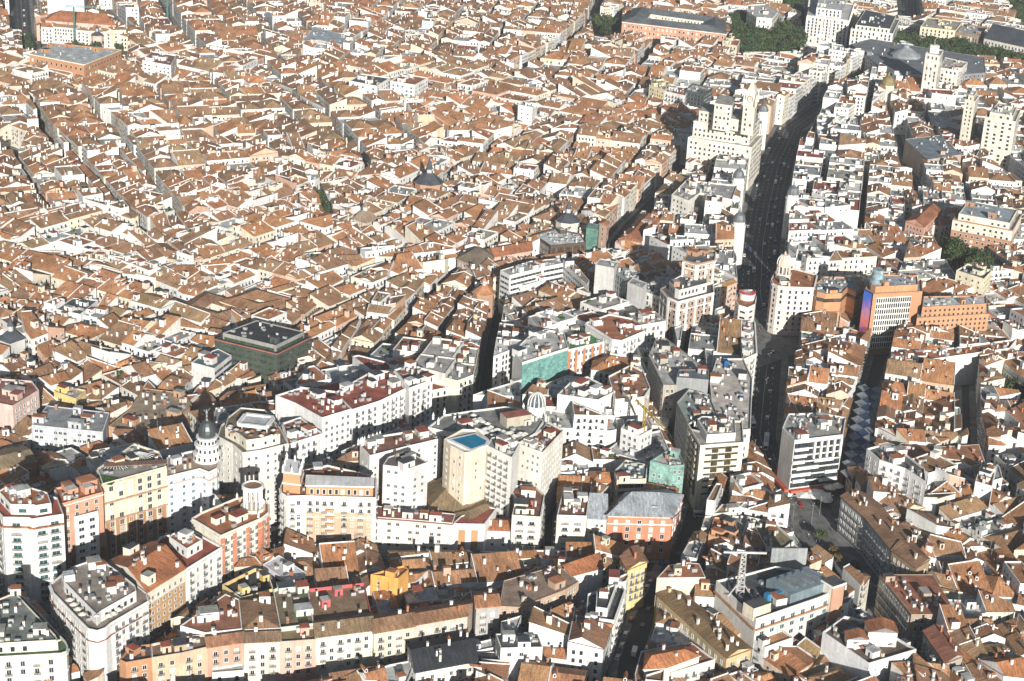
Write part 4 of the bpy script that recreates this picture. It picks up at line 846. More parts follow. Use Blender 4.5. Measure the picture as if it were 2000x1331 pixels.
# --- lower centre rows
bld('building', 'building with black mansard roofs, white dormers and large skylights, bottom centre', [(796, 1262), (812, 1312), (932, 1290), (922, 1244), (905, 1236)], 17, (.72, .68, .58), 'gable', (.045, .05, .058), win(bay=3.6, w=1.2, h=1.6), ridge=1, clutter=(0, 0, 8), slope=.3, short='black mansard-roofed building')
bld('building', 'white-walled block with dark flat roof and small annexes right of the black mansards', [(978, 1266), (1060, 1264), (1050, 1236), (968, 1238)], 19, WHITE, rc=(.09, .095, .1), win=win(bay=5, w=1.4, h=1.4, skip=.3), clutter=(1, 6, 1), par=.4)
bld('building', 'long flat brown-roofed building with pale blue recessed light court', [(975, 1184), (984, 1134), (1090, 1104), (1131, 1136), (1104, 1152), (1014, 1186)], 18, (.50, .36, .26), rc=(.33, .24, .18), win=win(bay=3, w=1.1, h=1.8), clutter=(0, 0, 9), par=.25, short='long brown-roofed building')
bld('house', 'house with terracotta lean-to roof and white terrace right of the long brown roof', [(1101, 1112), (1116, 1124), (1178, 1108), (1170, 1090)], 18, WHITE, 'shed', TERR2, None, ridge=1, clutter=(0, 0, 0), slope=.3)
bld('apartment building', 'bright yellow corner house with three white dormers above the dark cross street', [(1212, 1086), (1226, 1112), (1264, 1098), (1246, 1068)], 21, (.74, .58, .27), 'gable', (.40, .2, .12), win('balcony', bay=2.8, w=1.1, h=2, fh=3.5), ridge=0, clutter=(0, 0, 1), slope=.3, short='yellow corner house')
bld('house', 'triangular white house with black sloping attic roof at the street fork', [(1148, 1160), (1145, 1204), (1200, 1212), (1221, 1152), (1212, 1138)], 19, (.80, .78, .74), rc=(.08, .085, .09), win=win('mix', bay=3, w=1.1, h=1.8), clutter=(1, 1, 1), par=1.2, top=((2.2, 3.5, WHITE, (.07, .075, .08)),), short='triangular white house')
row = [('brick-red', [(233, 1288), (246, 1294), (297, 1285), (294, 1258), (255, 1262)], (.46, .24, .13), (.1, .1, .11), 'flat'), ('orange', [(297, 1285), (352, 1276), (405, 1264), (400, 1238), (348, 1246), (295, 1258)], (.60, .44, .30), (.27, .17, .12), 'flat'),
       ('coral', [(405, 1264), (477, 1253), (474, 1230), (402, 1238)], (.60, .33, .24), (.40, .2, .12), 'gable'), ('pale pink', [(477, 1254), (548, 1251), (546, 1226), (474, 1230)], (.74, .60, .52), (.3, .2, .13), 'gable'),
       ('salmon', [(548, 1254), (617, 1249), (614, 1224), (546, 1227)], (.70, .42, .33), (.3, .22, .13), 'flat'), ('cream', [(617, 1244), (729, 1230), (725, 1200), (613, 1216)], (.76, .70, .56), (.29, .2, .12), 'gable'),
       ('buff', [(730, 1236), (810, 1222), (806, 1192), (726, 1202)], (.64, .56, .44), (.32, .19, .11), 'gable'), ('stone-grey', [(810, 1222), (913, 1204), (924, 1172), (806, 1190)], (.6, .5, .42), (.36, .19, .11), 'gable'), ('dark', [(930, 1188), (976, 1184), (968, 1152), (924, 1156)], (.4, .38, .36), (.4, .19, .1), 'gable')]
for nm_, pp, wc_, rc_, rk in row:
    bld('apartment building', nm_ + ' fronted house in the long terraced row above the bottom edge', pp, 21, wc_, rk, rc_, win('mix', bay=3.4, w=1.4, h=1.7, blind=.35), ridge=0, clutter=(1 if rk == 'flat' else 0, 0, 2), slope=.32, only=(0, 1) if nm_ in ('brick-red', 'orange') else (0,), short=nm_ + ' terraced house')
bld('house', 'triangular house with dark terracotta roof and light well, behind the orange terraced front', [(352, 1222), (440, 1160), (467, 1170), (473, 1228), (400, 1236)], 22, WHITE, 'flat', (.34, .15, .09), None, clutter=(3, 0, 4), par=.4)
bld('house', 'house of two brown hipped roofs with a square light well behind the pale pink front', [(468, 1172), (533, 1165), (545, 1225), (476, 1228)], 22, WHITE, 'hip', (.32, .19, .11), None, clutter=(1, 0, 3), ridge=1, slope=.3)
bld('house', 'mint green walled patio house with glazed roof lights and climbing plants', [(533, 1152), (583, 1128), (602, 1150), (613, 1218), (547, 1226)], 22, (.55, .66, .52), rc=(.24, .19, .12), win=None, clutter=(2, 1, 2), par=1.3, short='mint green patio house')
bld('house', 'house with crimson inner court walls between mossy brown roofs', [(602, 1150), (712, 1138), (725, 1198), (613, 1215)], 21, (.55, .13, .12), 'flat', (.28, .19, .12), None, clutter=(1, 0, 3), par=1.5)
bld('house', 'dark roofed house edged with mustard yellow parapet walls', [(434, 1142), (498, 1110), (522, 1114), (534, 1150), (470, 1168)], 21, (.72, .52, .2), rc=(.06, .055, .05), win=None, clutter=(1, 1, 1), par=1.4)
bld('pavilion', 'white rooftop pavilion with slatted canopy at the street corner', [(514, 1102), (545, 1084), (597, 1118), (562, 1136)], 20, (.74, .75, .76), rc=(.66, .66, .66), win=win('ribbon', bay=3, h=1.6), clutter=(0, 2, 0), par=.3)
bld('house', 'vivid orange walled house with white annex among the brown roofs', [(724, 1122), (756, 1112), (790, 1104), (798, 1112), (778, 1130)], 21, (.70, .36, .10), 'flat', TERRA, win(bay=4, w=1, h=1.4, skip=.4), clutter=(1, 0, 1), par=.8)
# --- far landmarks
WL = win(bay=4.2, w=1.5, h=2.0, frame=False)
bld('palace', 'brick court building with flat pale roof and double row of windows near the top left', [(57, 105), (164, 126), (237, 97), (100, 84)], 27, (.50, .25, .13), rc=(.5, .52, .52), win=win(bay=5.5, w=1.8, h=2.4, fh=6, base=2), wm=B_, bands=((6.5, 7.2, CREAM, W_, .4), (-.9, 0, CREAM, W_, .5)), clutter=(3, 8, 2), short='brick court building')
bld('museum', 'long pink palace with terracotta roof and central gable at the top left', [(89, 40), (226, 50), (214, 34), (96, 28)], 21, (.70, .44, .36), 'hip', TERR2, win(bay=5, w=1.6, h=2.2, fh=5, base=2), clutter=(0, 0, 0), ridge=0, short='long pink palace')
bld('market', 'windowless white box with fine horizontal louvres at the top left edge', [(92, 0), (164, -5), (170, -30), (90, -30)], 34, (.72, .75, .78), rc=WHITE, win=win('ribbon', bay=60, h=.25, fh=1.2, mg=.1, base=3, pane=(.4, .44, .48)), clutter=(0, 0, 0), par=.3)
bld('hotel', 'white block with square windows and lift tower right of the brick court building', [(278, 118), (334, 128), (344, 108), (296, 100)], 30, WHITE, rc=(.25, .12, .1), win=win(bay=4, w=1.8, h=1.2), clutter=(3, 0, 0), short='white block by the court building')
bld('office building', 'angular grey metal roofed institute in the upper centre', [(590, 80), (614, 54), (682, 70), (672, 88), (622, 78)], 19, (.5, .48, .45), rc=(.36, .4, .44), win=None, clutter=(0, 2, 0), par=.2, short='grey angular institute')
bld('building', 'white flat-roofed block with round skylight in the upper centre-left', [(682, 158), (736, 168), (762, 152), (706, 144)], 28, WHITE, rc=(.1, .1, .1), win=win(bay=5, w=1.6, h=1.4), clutter=(1, 2, 0))
bld('office building', 'white block with blue glazed side next to the round-skylight block', [(762, 158), (810, 166), (836, 152), (790, 144)], 27, WHITE, rc=TERRA, win=win(bay=4, w=1.8, h=1.5, glass='blue'), clutter=(2, 1, 0))
bld('barracks', 'great brick palace with slate roofs round two courts, top right of centre', [(1215, 42), (1418, 66), (1417, 40), (1238, 16)], 27, (.56, .30, .19), 'court', (.13, .145, .155), win(bay=4.5, w=1.6, h=2.2, fh=5, base=2), bands=((5.5, 6.4, WHITE, W_, .4), (-1.3, -.6, WHITE, W_, .5)), ridge=22, clutter=(0, 0, 0), short='slate-roofed brick palace')
bld('office building', 'black glass cube on the shaded square left of the clock-tower skyscraper', [(1338, 176), (1375, 183), (1392, 172), (1352, 163)], 28, (.06, .075, .075), rc=(.4, .42, .42), win=win('ribbon', bay=3, h=1.6, pane=(.03, .04, .04)), clutter=(1, 4, 0), short='black glass cube')
bld('apartment building', 'white apartment house with balconied windows next to the black glass cube', [(1298, 178), (1338, 187), (1346, 172), (1310, 166)], 26, WHITE, rc=(.3, .14, .1), win=win('balcony', bay=3.2, w=1.1, h=2), clutter=(1, 1, 2))
bld('apartment building', 'pale yellow apartment house left of the white balconied house', [(1268, 166), (1298, 176), (1308, 160), (1276, 152)], 27, (.76, .66, .42), rc=(.4, .3, .2), win=win(bay=3.2, w=1.1, h=1.8), clutter=(2, 1, 2))
T1, T1p, _ = bld('skyscraper', 'cream stepped skyscraper with clock tower and spire on the avenue', [(1344, 268), (1468, 288), (1490, 264), (1402, 248)], 34, (.76, .71, .60), rc=(.4, .38, .34), win=win(bay=3.6, w=1.5, h=1.8, fh=3.8, frame=False), clutter=(0, 3, 0), singles=False, short='clock-tower skyscraper')
TEL = []
for pts, h, z0 in (([(1355, 236), (1466, 252), (1484, 232), (1384, 216)], 46, 33), ([(1366, 216), (1394, 221), (1402, 206), (1376, 201)], 54, 45), ([(1396, 202), (1430, 207), (1436, 190), (1406, 185)], 64, 45), ([(1428, 232), (1452, 236), (1460, 216), (1436, 212)], 53, 45), ([(1452, 206), (1475, 210), (1480, 199), (1459, 195)], 66, 45)):
    TEL.append((pts, h, z0))
bld('tower', 'slim white arts-club tower with rooftop statue beyond the shaded boulevard', [(1808, 104), (1836, 109), (1843, 98), (1817, 94)], 54, (.76, .72, .64), rc=(.5, .5, .48), win=win(bay=3.4, w=1.3, h=2.6, skip=.25, frame=False), clutter=(0, 0, 0), short='arts-club tower')
bld('building', 'white lower wings at the foot of the arts-club tower', [(1836, 132), (1872, 138), (1890, 122), (1846, 112)], 32, (.76, .72, .64), rc=(.45, .42, .38), win=win(bay=4, w=1.6, h=2.2, frame=False), clutter=(2, 4, 1))
bld('skyscraper', 'slender cream tower with crown storey, right of the shaded street', [(1885, 194), (1905, 198), (1913, 186), (1894, 182)], 52, (.72, .67, .56), rc=(.5, .47, .4), win=win(bay=3, w=1.1, h=1.8, frame=False), clutter=(0, 1, 0), top=((3, 2, CREAM, GREYW),), short='slender cream tower')
bld('office building', 'massive cream bank block with paired windows at the right edge', [(1924, 228), (1984, 238), (1994, 214), (1942, 206)], 44, (.74, .70, .60), rc=(.4, .38, .34), win=win(bay=5.5, w=2, h=1.8, frame=False), clutter=(2, 3, 1), top=((3, 3, CREAM, GREYW),), short='massive cream bank block')
bld('bank', 'vast grey-roofed bank complex beside the tree-lined boulevard', [(1664, 88), (1740, 146), (1800, 152), (1925, 142), (1922, 112), (1800, 92), (1700, 76)], 24, (.20, .21, .22), rc=(.19, .205, .22), win=win(bay=5, w=1.8, h=2.6), clutter=(0, 6, 3), par=.4, short='grey-roofed bank')
bld('palace', 'white wedding-cake palace with pinnacled towers at the top of the boulevard', [(1576, 30), (1658, 40), (1668, 8), (1585, -2)], 32, (.78, .75, .68), rc=(.5, .5, .48), win=win(bay=4, w=1.6, h=2.6), clutter=(3, 3, 0), piers=(8, WHITE, 1), top=((7, 9, WHITE, GREYW),), short='white wedding-cake palace')
bld('palace', 'white palace annex with colonnaded front right of the wedding-cake palace', [(1662, 56), (1744, 66), (1757, 38), (1684, 22)], 30, (.78, .75, .68), rc=(.16, .18, .2), win=win(bay=4, w=1.7, h=2.6), clutter=(1, 3, 0), top=((3, 4, CREAM, SLATE),), short='white palace annex')
bld('palace', 'cream palace with arched ground floor among the trees near the top', [(1459, 22), (1478, 34), (1508, 36), (1520, 22), (1495, 8), (1462, 10)], 28, (.76, .72, .62), rc=(.5, .5, .48), win=win(bay=4, w=1.5, h=2.4, fh=5), clutter=(1, 1, 0), short='cream palace among trees')
bld('palace', 'ochre bank palace with long windows at the top right', [(1798, 52), (1866, 60), (1880, 42), (1812, 34)], 27, (.74, .62, .42), rc=(.4, .37, .32), win=win(bay=4.5, w=1.6, h=2.6), clutter=(2, 2, 0), short='ochre bank palace')
bld('bank', 'dark pillared block right of the ochre bank palace', [(1868, 62), (1912, 70), (1925, 54), (1884, 46)], 25, (.3, .22, .15), rc=(.4, .4, .38), win=win(bay=3, w=1.4, h=9, fh=12), clutter=(1, 3, 0))
bld('museum', 'long white neoclassical ministry with slate roof right of the boulevard trees', [(1922, 76), (2030, 100), (2040, 78), (1950, 60)], 24, (.74, .70, .62), 'gable', SLATE, win(bay=4, w=1.5, h=2.4), ridge=0, clutter=(0, 0, 2))
bld('market hall', 'low grey metal-roofed hall in the old quarter right of the avenue', [(1768, 272), (1812, 312), (1878, 302), (1836, 264)], 19, (.45, .36, .3), rc=(.2, .24, .27), win=None, clutter=(0, 6, 0), par=.3, short='grey metal market hall')
bld('office building', 'brick-fronted block with white stepped top floors above the trees at right', [(1861, 428), (1978, 450), (1996, 418), (1884, 398)], 29, (.42, .22, .13), rc=(.3, .32, .33), win=win(bay=3.8, w=1.5, h=1.5), wm=B_, only=(0, 1), clutter=(1, 2, 0), bands=((-7.5, -.9, CREAM, W_, .06),), top=((3, 3, CREAM, (.35, .4, .42)),), short='brick block with white top floors')
bld('house', 'coral pink house with double tiled roof left of the dark trees', [(1769, 432), (1805, 444), (1838, 412), (1808, 402)], 22, (.66, .35, .25), 'gable', TERRA, win(bay=3, w=1, h=1.8), ridge=1, clutter=(0, 0, 1), slope=.45)
bld('building', 'white building with blank tall side wall in the old quarter on the right', [(1905, 940), (1938, 950), (1946, 910), (1914, 912)], 22, WHITE, rc=TERRA, win=win(bay=4, w=.8, h=.8, skip=.5, frame=False), clutter=(1, 1, 2))
bld('wall building', 'long building showing a huge blank white party wall behind the garden at right', [(1735, 705), (1830, 700), (1972, 680), (1986, 662), (1840, 682), (1745, 690)], 19, (.79, .77, .72), 'flat', TERRA, None, clutter=(4, 3, 6), par=.8)
bld('apartment building', 'long terracotta roofed terrace with pale dormers below the white party-wall houses', [(1725, 890), (1770, 896), (1840, 895), (1925, 905), (1912, 868), (1850, 872), (1760, 866)], 16, (.72, .62, .44), 'flat', (.40, .19, .1), win(bay=3.4, w=1.1, h=1.8), clutter=(0, 0, 8), par=.1)
bld('cinema', 'building with silver-grey folded metal roof behind the domed corner building', [(1555, 510), (1620, 514), (1640, 496), (1560, 488)], 22, (.66, .64, .58), rc=(.16, .18, .19), win=None, clutter=(0, 1, 0), par=.3)
bld('building', 'cream tower block with square windows at the right above the old quarter', [(1868, 528), (1922, 545), (1938, 528), (1890, 515)], 26, (.74, .68, .5), rc=(.12, .13, .14), win=win(bay=4, w=1, h=1.2, frame=False), clutter=(1, 2, 0))
bld('building', 'big white building left of the avenue with cream party wall and slate turret', [(1312, 380), (1345, 392), (1368, 376), (1430, 390), (1440, 362), (1340, 352)], 30, (.77, .74, .66), rc=(.4, .38, .36), win=win(bay=4, w=1.2, h=1.5, frame=False), blank=(1, 2), clutter=(3, 8, 3), short='white avenue building with cream party wall')
bld('building', 'white nine-storey slab with bare side walls in the old quarter', [(1012, 205), (1040, 210), (1050, 200), (1022, 197)], 30, WHITE, rc=(.5, .5, .48), win=win(bay=5, w=1, h=1, frame=False), clutter=(1, 1, 0))
bld('building', 'cream block beside the trees with pale upper terraces, upper right', [(1411, 84), (1440, 90), (1446, 78), (1418, 74)], 22, (.74, .65, .48), rc=TERRA, win=win(bay=4, w=1.4, h=2.2, frame=False), clutter=(1, 0, 0))

# ------------------------------------------------------------------ special features of single buildings
def part(name, root, fn, kind=None):
    b = MB(); fn(b); return b.obj(name, root, kind)
def circ(cx, cy, r, n, a0=0): return [(cx + r * math.cos(a0 + 2 * math.pi * i / n), cy + r * math.sin(a0 + 2 * math.pi * i / n)) for i in range(n)]
rr = random.Random(5)
# round temple on the cream and red corner building
tx, ty = G(494, 990, 34); z = 34
part('temple_floor', A4, lambda b: b.lathe(tx, ty, [(5.2, z - 1), (5.2, z + .5), (4.4, z + .5), (0, z + .5)], W_, CREAM, 24))
for p in circ(tx, ty, 3.7, 12): part('column', A4, lambda b: b.lathe(p[0], p[1], [(.42, z + .5), (.36, z + 8.2), (.5, z + 8.5)], W_, WHITE, 8))
part('temple_ring', A4, lambda b: (b.lathe(tx, ty, [(4.1, z + 8.5), (4.6, z + 8.6), (4.6, z + 10), (4.1, z + 10.2), (3.7, z + 10.2), (3.6, z + 9.7)], W_, WHITE, 28), b.lathe(tx, ty, [(3.6, z + 9.7), (0, z + 9.75)], F_, (.34, .21, .13), 28)))
def pinnacle(root, x, y, z, s=1.0):
    part('pinnacle', root, lambda b: (b.box(x, y, z - .3, z + .8 * s, .8 * s, .8 * s, W_, WHITE), b.lathe(x, y, [(.35 * s, z + .8 * s), (.55 * s, z + 1.3 * s), (.15 * s, z + 2.4 * s), (0, z + 2.9 * s)], W_, WHITE, 8)))
for px_, py_ in ((463, 974), (505, 1010), (515, 986), (480, 968), (393, 1000), (418, 985)): q = G(px_, py_, 34); pinnacle(A4, q[0], q[1], 34)
# turreted corner of the cream and orange building
q = [G(x, y, 34) for x, y in ((553, 958), (586, 962), (592, 940), (560, 934))]; q = ccw(q)
part('turret', C1, lambda b: b.prism(q, 33.2, 42.5, B_, (.56, .30, .16), top=TERRA, topm=F_))
part('turret_cornice', C1, lambda b: (b.prism(inset(q, -.5), 37.2, 37.9, W_, WHITE, bottom=True), b.prism(inset(q, -.5), 42.3, 43, W_, WHITE, bottom=True)))
for i, p in enumerate(q):
    pinnacle(C1, p[0], p[1], 43, 1.2); m = ((p[0] + q[(i + 1) % 4][0]) / 2, (p[1] + q[(i + 1) % 4][1]) / 2); pinnacle(C1, m[0], m[1], 43, 1.0)
a = G(594, 966, 34); b2 = G(733, 968, 34)
att = ccw([G(x, y, 34) for x, y in ((594, 966), (732, 969), (732, 950), (596, 944))])
part('attic_storey', C1, lambda b: b.prism(inset(att, .8), 33.2, 37.6, B_, (.56, .30, .16), top=TERRA, topm=F_))
part('attic_cornice', C1, lambda b: b.prism(inset(att, .3), 37.6, 38.2, W_, WHITE, bottom=True))
e = inset(att, .8)
for i in range(4):
    if facing(e[i], e[(i + 1) % 4]) > .3: o = MB(); facade(win(bay=2.7, w=1.2, h=2.2, base=.5, top=.8, fh=3.4), e[i], e[(i + 1) % 4], 33.2, 37.6, rr, mb=o); o.obj('window', C1, 'stuff')
P0, P1_ = G(594, 968, 34), G(734, 972, 34); Lp = math.hypot(P1_[0] - P0[0], P1_[1] - P0[1]); up_ = ((P1_[0] - P0[0]) / Lp, (P1_[1] - P0[1]) / Lp)
for t0, t1 in ((.03, .30), (.42, .95)):
    tm = (t0 + t1) / 2 * Lp; part('brick_panel', C1, lambda b: b.box(P0[0] + up_[0] * tm - up_[1] * .0, P0[1] + up_[1] * tm + .0, 7, 26.5, Lp * (t1 - t0), .16, B_, (.55, .38, .26), math.atan2(up_[1], up_[0])))
# rounded bays up the middle of that facade
for t in (.36,):
    A_ = G(594, 968, 34); Bq = G(734, 972, 34); m = (A_[0] + (Bq[0] - A_[0]) * t, A_[1] + (Bq[1] - A_[1]) * t)
    for k in range(8): part('bay_balcony', C1, lambda b: b.lathe(m[0], m[1] + .6, [(2.0, 4 + k * 3.3), (2.2, 5.1 + k * 3.3), (0, 5.15 + k * 3.3)], B_, (.6, .33, .18), 14))
# slate dome with statue on the white corner tower
dx, dy = G(405, 893, 36); z = 36
part('tower_drum', B4, lambda b: b.lathe(dx, dy, [(6.2, z - 1.2), (6.2, z + 2.6), (5.2, z + 2.7), (5.2, z + 6.2), (5.6, z + 6.3), (5.6, z + 6.8), (4.3, z + 6.9), (4.3, z + 9.6), (4.8, z + 9.7), (4.8, z + 10.2), (3.6, z + 10.3)], W_, WHITE, 16))
for lv, rad in ((z + .5, 6.2), (z + 3.8, 5.2), (z + 7.4, 4.3)):
    for k in range(9):
        an = -math.pi + k * math.pi / 8; ux, uy = math.cos(an), math.sin(an)
        part('window', B4, lambda b: b.box(dx + ux * rad, dy + uy * rad, lv, lv + 1.5, .8, .3, G_, PANE, an + math.pi / 2))
part('dome', B4, lambda b: b.lathe(dx, dy, [(3.7, z + 10.2), (3.75, z + 12), (3.5, z + 13.6), (2.9, z + 15.3), (2.0, z + 16.7), (.9, z + 17.6), (.5, z + 18.6), (.7, z + 18.8), (0, z + 19)], M_, (.10, .115, .12), 12))
def statue(b): 
    b.lathe(dx, dy, [(.5, z + 19), (.35, z + 20.2), (.55, z + 21), (.4, z + 21.9), (.2, z + 22.2), (.27, z + 22.6), (0, z + 22.9)], M_, (.3, .33, .33), 8)
    b.bar((dx + .2, dy, z + 21.5), (dx + 1.5, dy - .3, z + 23.5), .25, M_, (.3, .33, .33)); b.bar((dx - .2, dy, z + 21.5), (dx - 1.3, dy, z + 22.2), .22, M_, (.3, .33, .33))
part('statue', B4, statue)
# glass pyramids and turf on the beige palace
for px_, py_ in ((226, 903), (272, 889)):
    x, y = G(px_, py_, 42); Q = [(x - 5.5, y - 4), (x + 5.5, y - 4), (x + 5.5, y + 4), (x - 5.5, y + 4)]
    ap = (x, y, 43.6)
    part('glass_pyramid', B3, lambda b: ([b.face([(*Q[i], 40.4), (*Q[(i + 1) % 4], 40.4), ap], G_, (.06, .08, .08)) for i in range(4)],
         [b.bar((Q[0][0] + (Q[1][0] - Q[0][0]) * t / 8, Q[0][1], 40.5), ap, .16, W_, WHITE) for t in range(9)], [b.bar((Q[1][0], Q[1][1] + (Q[2][1] - Q[1][1]) * t / 4, 40.5), ap, .16, W_, WHITE) for t in range(5)], [b.bar((Q[0][0], Q[1][1] + (Q[2][1] - Q[1][1]) * t / 4, 40.5), ap, .16, W_, WHITE) for t in range(5)]))
x, y = G(205, 935, 41); part('turf', B3, lambda b: b.box(x, y, 40.1, 40.5, 9, 7, L_, (.07, .14, .04), -.2))
x, y = G(265, 912, 41); part('canopy', B3, lambda b: b.box(x, y, 42.5, 42.8, 26, 4, F_, (.25, .15, .11), math.atan2(*[v for v in (0.25, 1)]), bottom=True))
# white frame over the rooftop bar
def ring(b, cx, cy, z0, z1, w, d, t, ang, m, c, top=None):
    ca, sa = math.cos(ang), math.sin(ang)
    for (ox, oy, ww, dd) in ((0, -d / 2, w, t), (0, d / 2, w, t), (-w / 2, 0, t, d - t), (w / 2, 0, t, d - t)):
        b.box(cx + ox * ca - oy * sa, cy + ox * sa + oy * ca, z0, z1, ww, dd, m, c, ang, bottom=True)
x, y = G(500, 826, 45)
part('roof_frame', B5, lambda b: ring(b, x, y, 45.2, 46.6, 13, 11, 1.6, -.15, W_, WHITE))
part('frame_louvres', B5, lambda b: [b.box(x, y - 4.5 + k * 1, 45.6, 45.8, 11, .35, M_, (.5, .52, .55), -.15, bottom=True) for k in range(10)])
for sx in (-5.5, 5.5):
    for sy in (-4.5, 4.5): part('frame_post', B5, lambda b: b.box(x + sx, y + sy, 42.4, 45.3, .4, .4, W_, WHITE))
# rooftop pool of the beige tower
pool = ccw([G(x, y, 44.1) for x, y in ((882, 859), (921, 877), (947, 868), (950, 861), (928, 849))])
part('pool_deck', C4, lambda b: b.prism(inset(pool, -1.3), 43, 44.15, W_, WHITE))
part('pool_water', C4, lambda b: b.face([(p[0], p[1], 44.2) for p in pool], WA_, (.01, .22, .36)))
# crescent terrace: dome and stair block
x, y = G(1047, 806, 38); z = 38
part('dome_drum', C7, lambda b: b.lathe(x, y, [(4.6, z - 1), (4.6, z + 3), (4.2, z + 3.1), (4.2, z + 4)], W_, WHITE, 16))
part('dome', C7, lambda b: b.lathe(x, y, [(4.1, z + 4), (3.9, z + 6.2), (3.1, z + 8.2), (1.8, z + 9.5), (0, z + 10)], G_, (.10, .13, .15), 12))
for p in circ(x, y, 1, 12, .26): part('dome_rib', C7, lambda b: [b.bar((x + (p[0] - x) * r1, y + (p[1] - y) * r1, z + z1), (x + (p[0] - x) * r2, y + (p[1] - y) * r2, z + z2), .4, W_, WHITE) for (r1, z1), (r2, z2) in (((4.2, 4), (4.0, 6.3)), ((4.0, 6.3), (3.2, 8.3)), ((3.2, 8.3), (1.8, 9.6)), ((1.8, 9.6), (.1, 10.2)))])
for px_, py_ in ((1030, 822), (1066, 822), (1022, 800), (1076, 806), (846, 818), (868, 810), (856, 828)): q0 = G(px_, py_, 38); pinnacle(C7, q0[0], q0[1], 38, 1.2)
x, y = G(1008, 812, 41); part('stair_head', C7, lambda b: b.box(x, y, 37, 42, 13, 7, W_, (.5, .46, .36), .5, top=(.35, .13, .1), topm=F_))
for px_ in (705, 712, 720, 728, 736, 742, 700, 708):
    q0 = G(px_, 868 - (px_ - 700) * .35, 36); pinnacle([o for o in C.objects if o.get('label', '').startswith('white house with pinnacles')][0], q0[0], q0[1], 36, 1.1)
# two more faces on the clock tower skyscraper
def tiers():
    for k, (pts, h, z0) in enumerate(TEL):
        Q = ccw([G(x, y, h) for x, y in pts]); b = MB(); b.prism(Q, z0 - 1, h, W_, (.76, .71, .60), top=(.4, .38, .34), topm=F_)
        b.prism(inset(Q, -.3), h - .9, h - .3, W_, CREAM, bottom=True); b.obj('upper_tier', T1)
        o = MB()
        for i in range(len(Q)):
            if facing(Q[i], Q[(i + 1) % len(Q)]) > -.1: facade(win(bay=3.4, w=1.4, h=1.8, fh=3.8, frame=False, base=.5, mg=.6), Q[i], Q[(i + 1) % len(Q)], z0, h, rr, mb=o)
        o.obj('window', T1, 'stuff')
        if k == 4:
            cx, cy = cen(Q); S = inset(Q, 1.2)
            part('clock_stage', T1, lambda b: b.prism(S, h, h + 9, W_, (.76, .71, .60)))
            S2 = inset(Q, 1.0)
            part('spire', T1, lambda b: [b.face([(*S2[i], h + 9), (*S2[(i + 1) % 4], h + 9), (cx, cy, h + 19)], W_, (.72, .68, .58)) for i in range(4)])
            for p in Q: part('pinnacle', T1, lambda b: b.lathe(p[0], p[1], [(.9, h), (.9, h + 4), (0, h + 9)], W_, CREAM, 6))
            part('aerial', T1, lambda b: b.bar((cx, cy, h + 18), (cx, cy, h + 30), .35, M_, (.4, .3, .3)))
            for i in range(4):
                A_, Bq = S[i], S[(i + 1) % 4]
                if facing(A_, Bq) < 0: continue
                mx, my = (A_[0] + Bq[0]) / 2, (A_[1] + Bq[1]) / 2; L = math.hypot(Bq[0] - A_[0], Bq[1] - A_[1]); u = ((Bq[0] - A_[0]) / L, (Bq[1] - A_[1]) / L); nx, ny = u[1], -u[0]
                def disc(b, rad, dd, c): b.face([(mx + nx * dd + u[0] * rad * math.cos(t * math.pi / 10), my + ny * dd + u[1] * rad * math.cos(t * math.pi / 10), h + 5 + rad * math.sin(t * math.pi / 10)) for t in range(20)], W_, c)
                part('clock', T1, lambda b: (disc(b, 2.5, .1, (.25, .1, .07)), disc(b, 2.0, .16, (.7, .66, .55)), b.bar((mx + nx * .25, my + ny * .25, h + 5), (mx + nx * .25 + u[0] * 1.3, my + ny * .25 + u[1] * 1.3, h + 5.5), .25, W_, DK), b.bar((mx + nx * .25, my + ny * .25, h + 5), (mx + nx * .25, my + ny * .25, h + 6.5), .25, W_, DK)))
tiers()
# domed tower of the pale pink corner building
x, y = G(1529, 541, 31); z = 31
part('tower_drum', AD, lambda b: b.lathe(x, y, [(4.6, z - 1), (4.6, z + 2), (5, z + 2.1), (5, z + 2.6), (4, z + 2.7)], W_, (.74, .66, .58), 20))
for p in circ(x, y, 3.7, 10): part('column', AD, lambda b: b.lathe(p[0], p[1], [(.45, z + 2.6), (.4, z + 7), (.5, z + 7.2)], W_, (.76, .68, .6), 6))
part('tower_core', AD, lambda b: b.lathe(x, y, [(2.5, z + 2.6), (2.5, z + 7.2)], W_, (.3, .27, .25), 12))
part('dome', AD, lambda b: b.lathe(x, y, [(4.5, z + 7.1), (4.5, z + 8), (4.1, z + 8.1), (4.0, z + 10), (3.3, z + 12), (2, z + 13.6), (.8, z + 14.2), (.6, z + 15.4), (0, z + 16.4)], W_, (.66, .52, .42), 16))
for p in circ(x, y, 1, 10): part('dome_rib', AD, lambda b: [b.bar((x + (p[0] - x) * r1, y + (p[1] - y) * r1, z + z1), (x + (p[0] - x) * r2, y + (p[1] - y) * r2, z + z2), .5, W_, WHITE) for (r1, z1), (r2, z2) in (((4.15, 8), (4.05, 10)), ((4.05, 10), (3.4, 12)), ((3.4, 12), (2.0, 13.7)))])
part('finial', AD, lambda b: (b.bar((x, y, z + 16), (x, y, z + 19), .2, M_, DK), b.bar((x - .8, y, z + 18), (x + .8, y, z + 18), .2, M_, DK)))
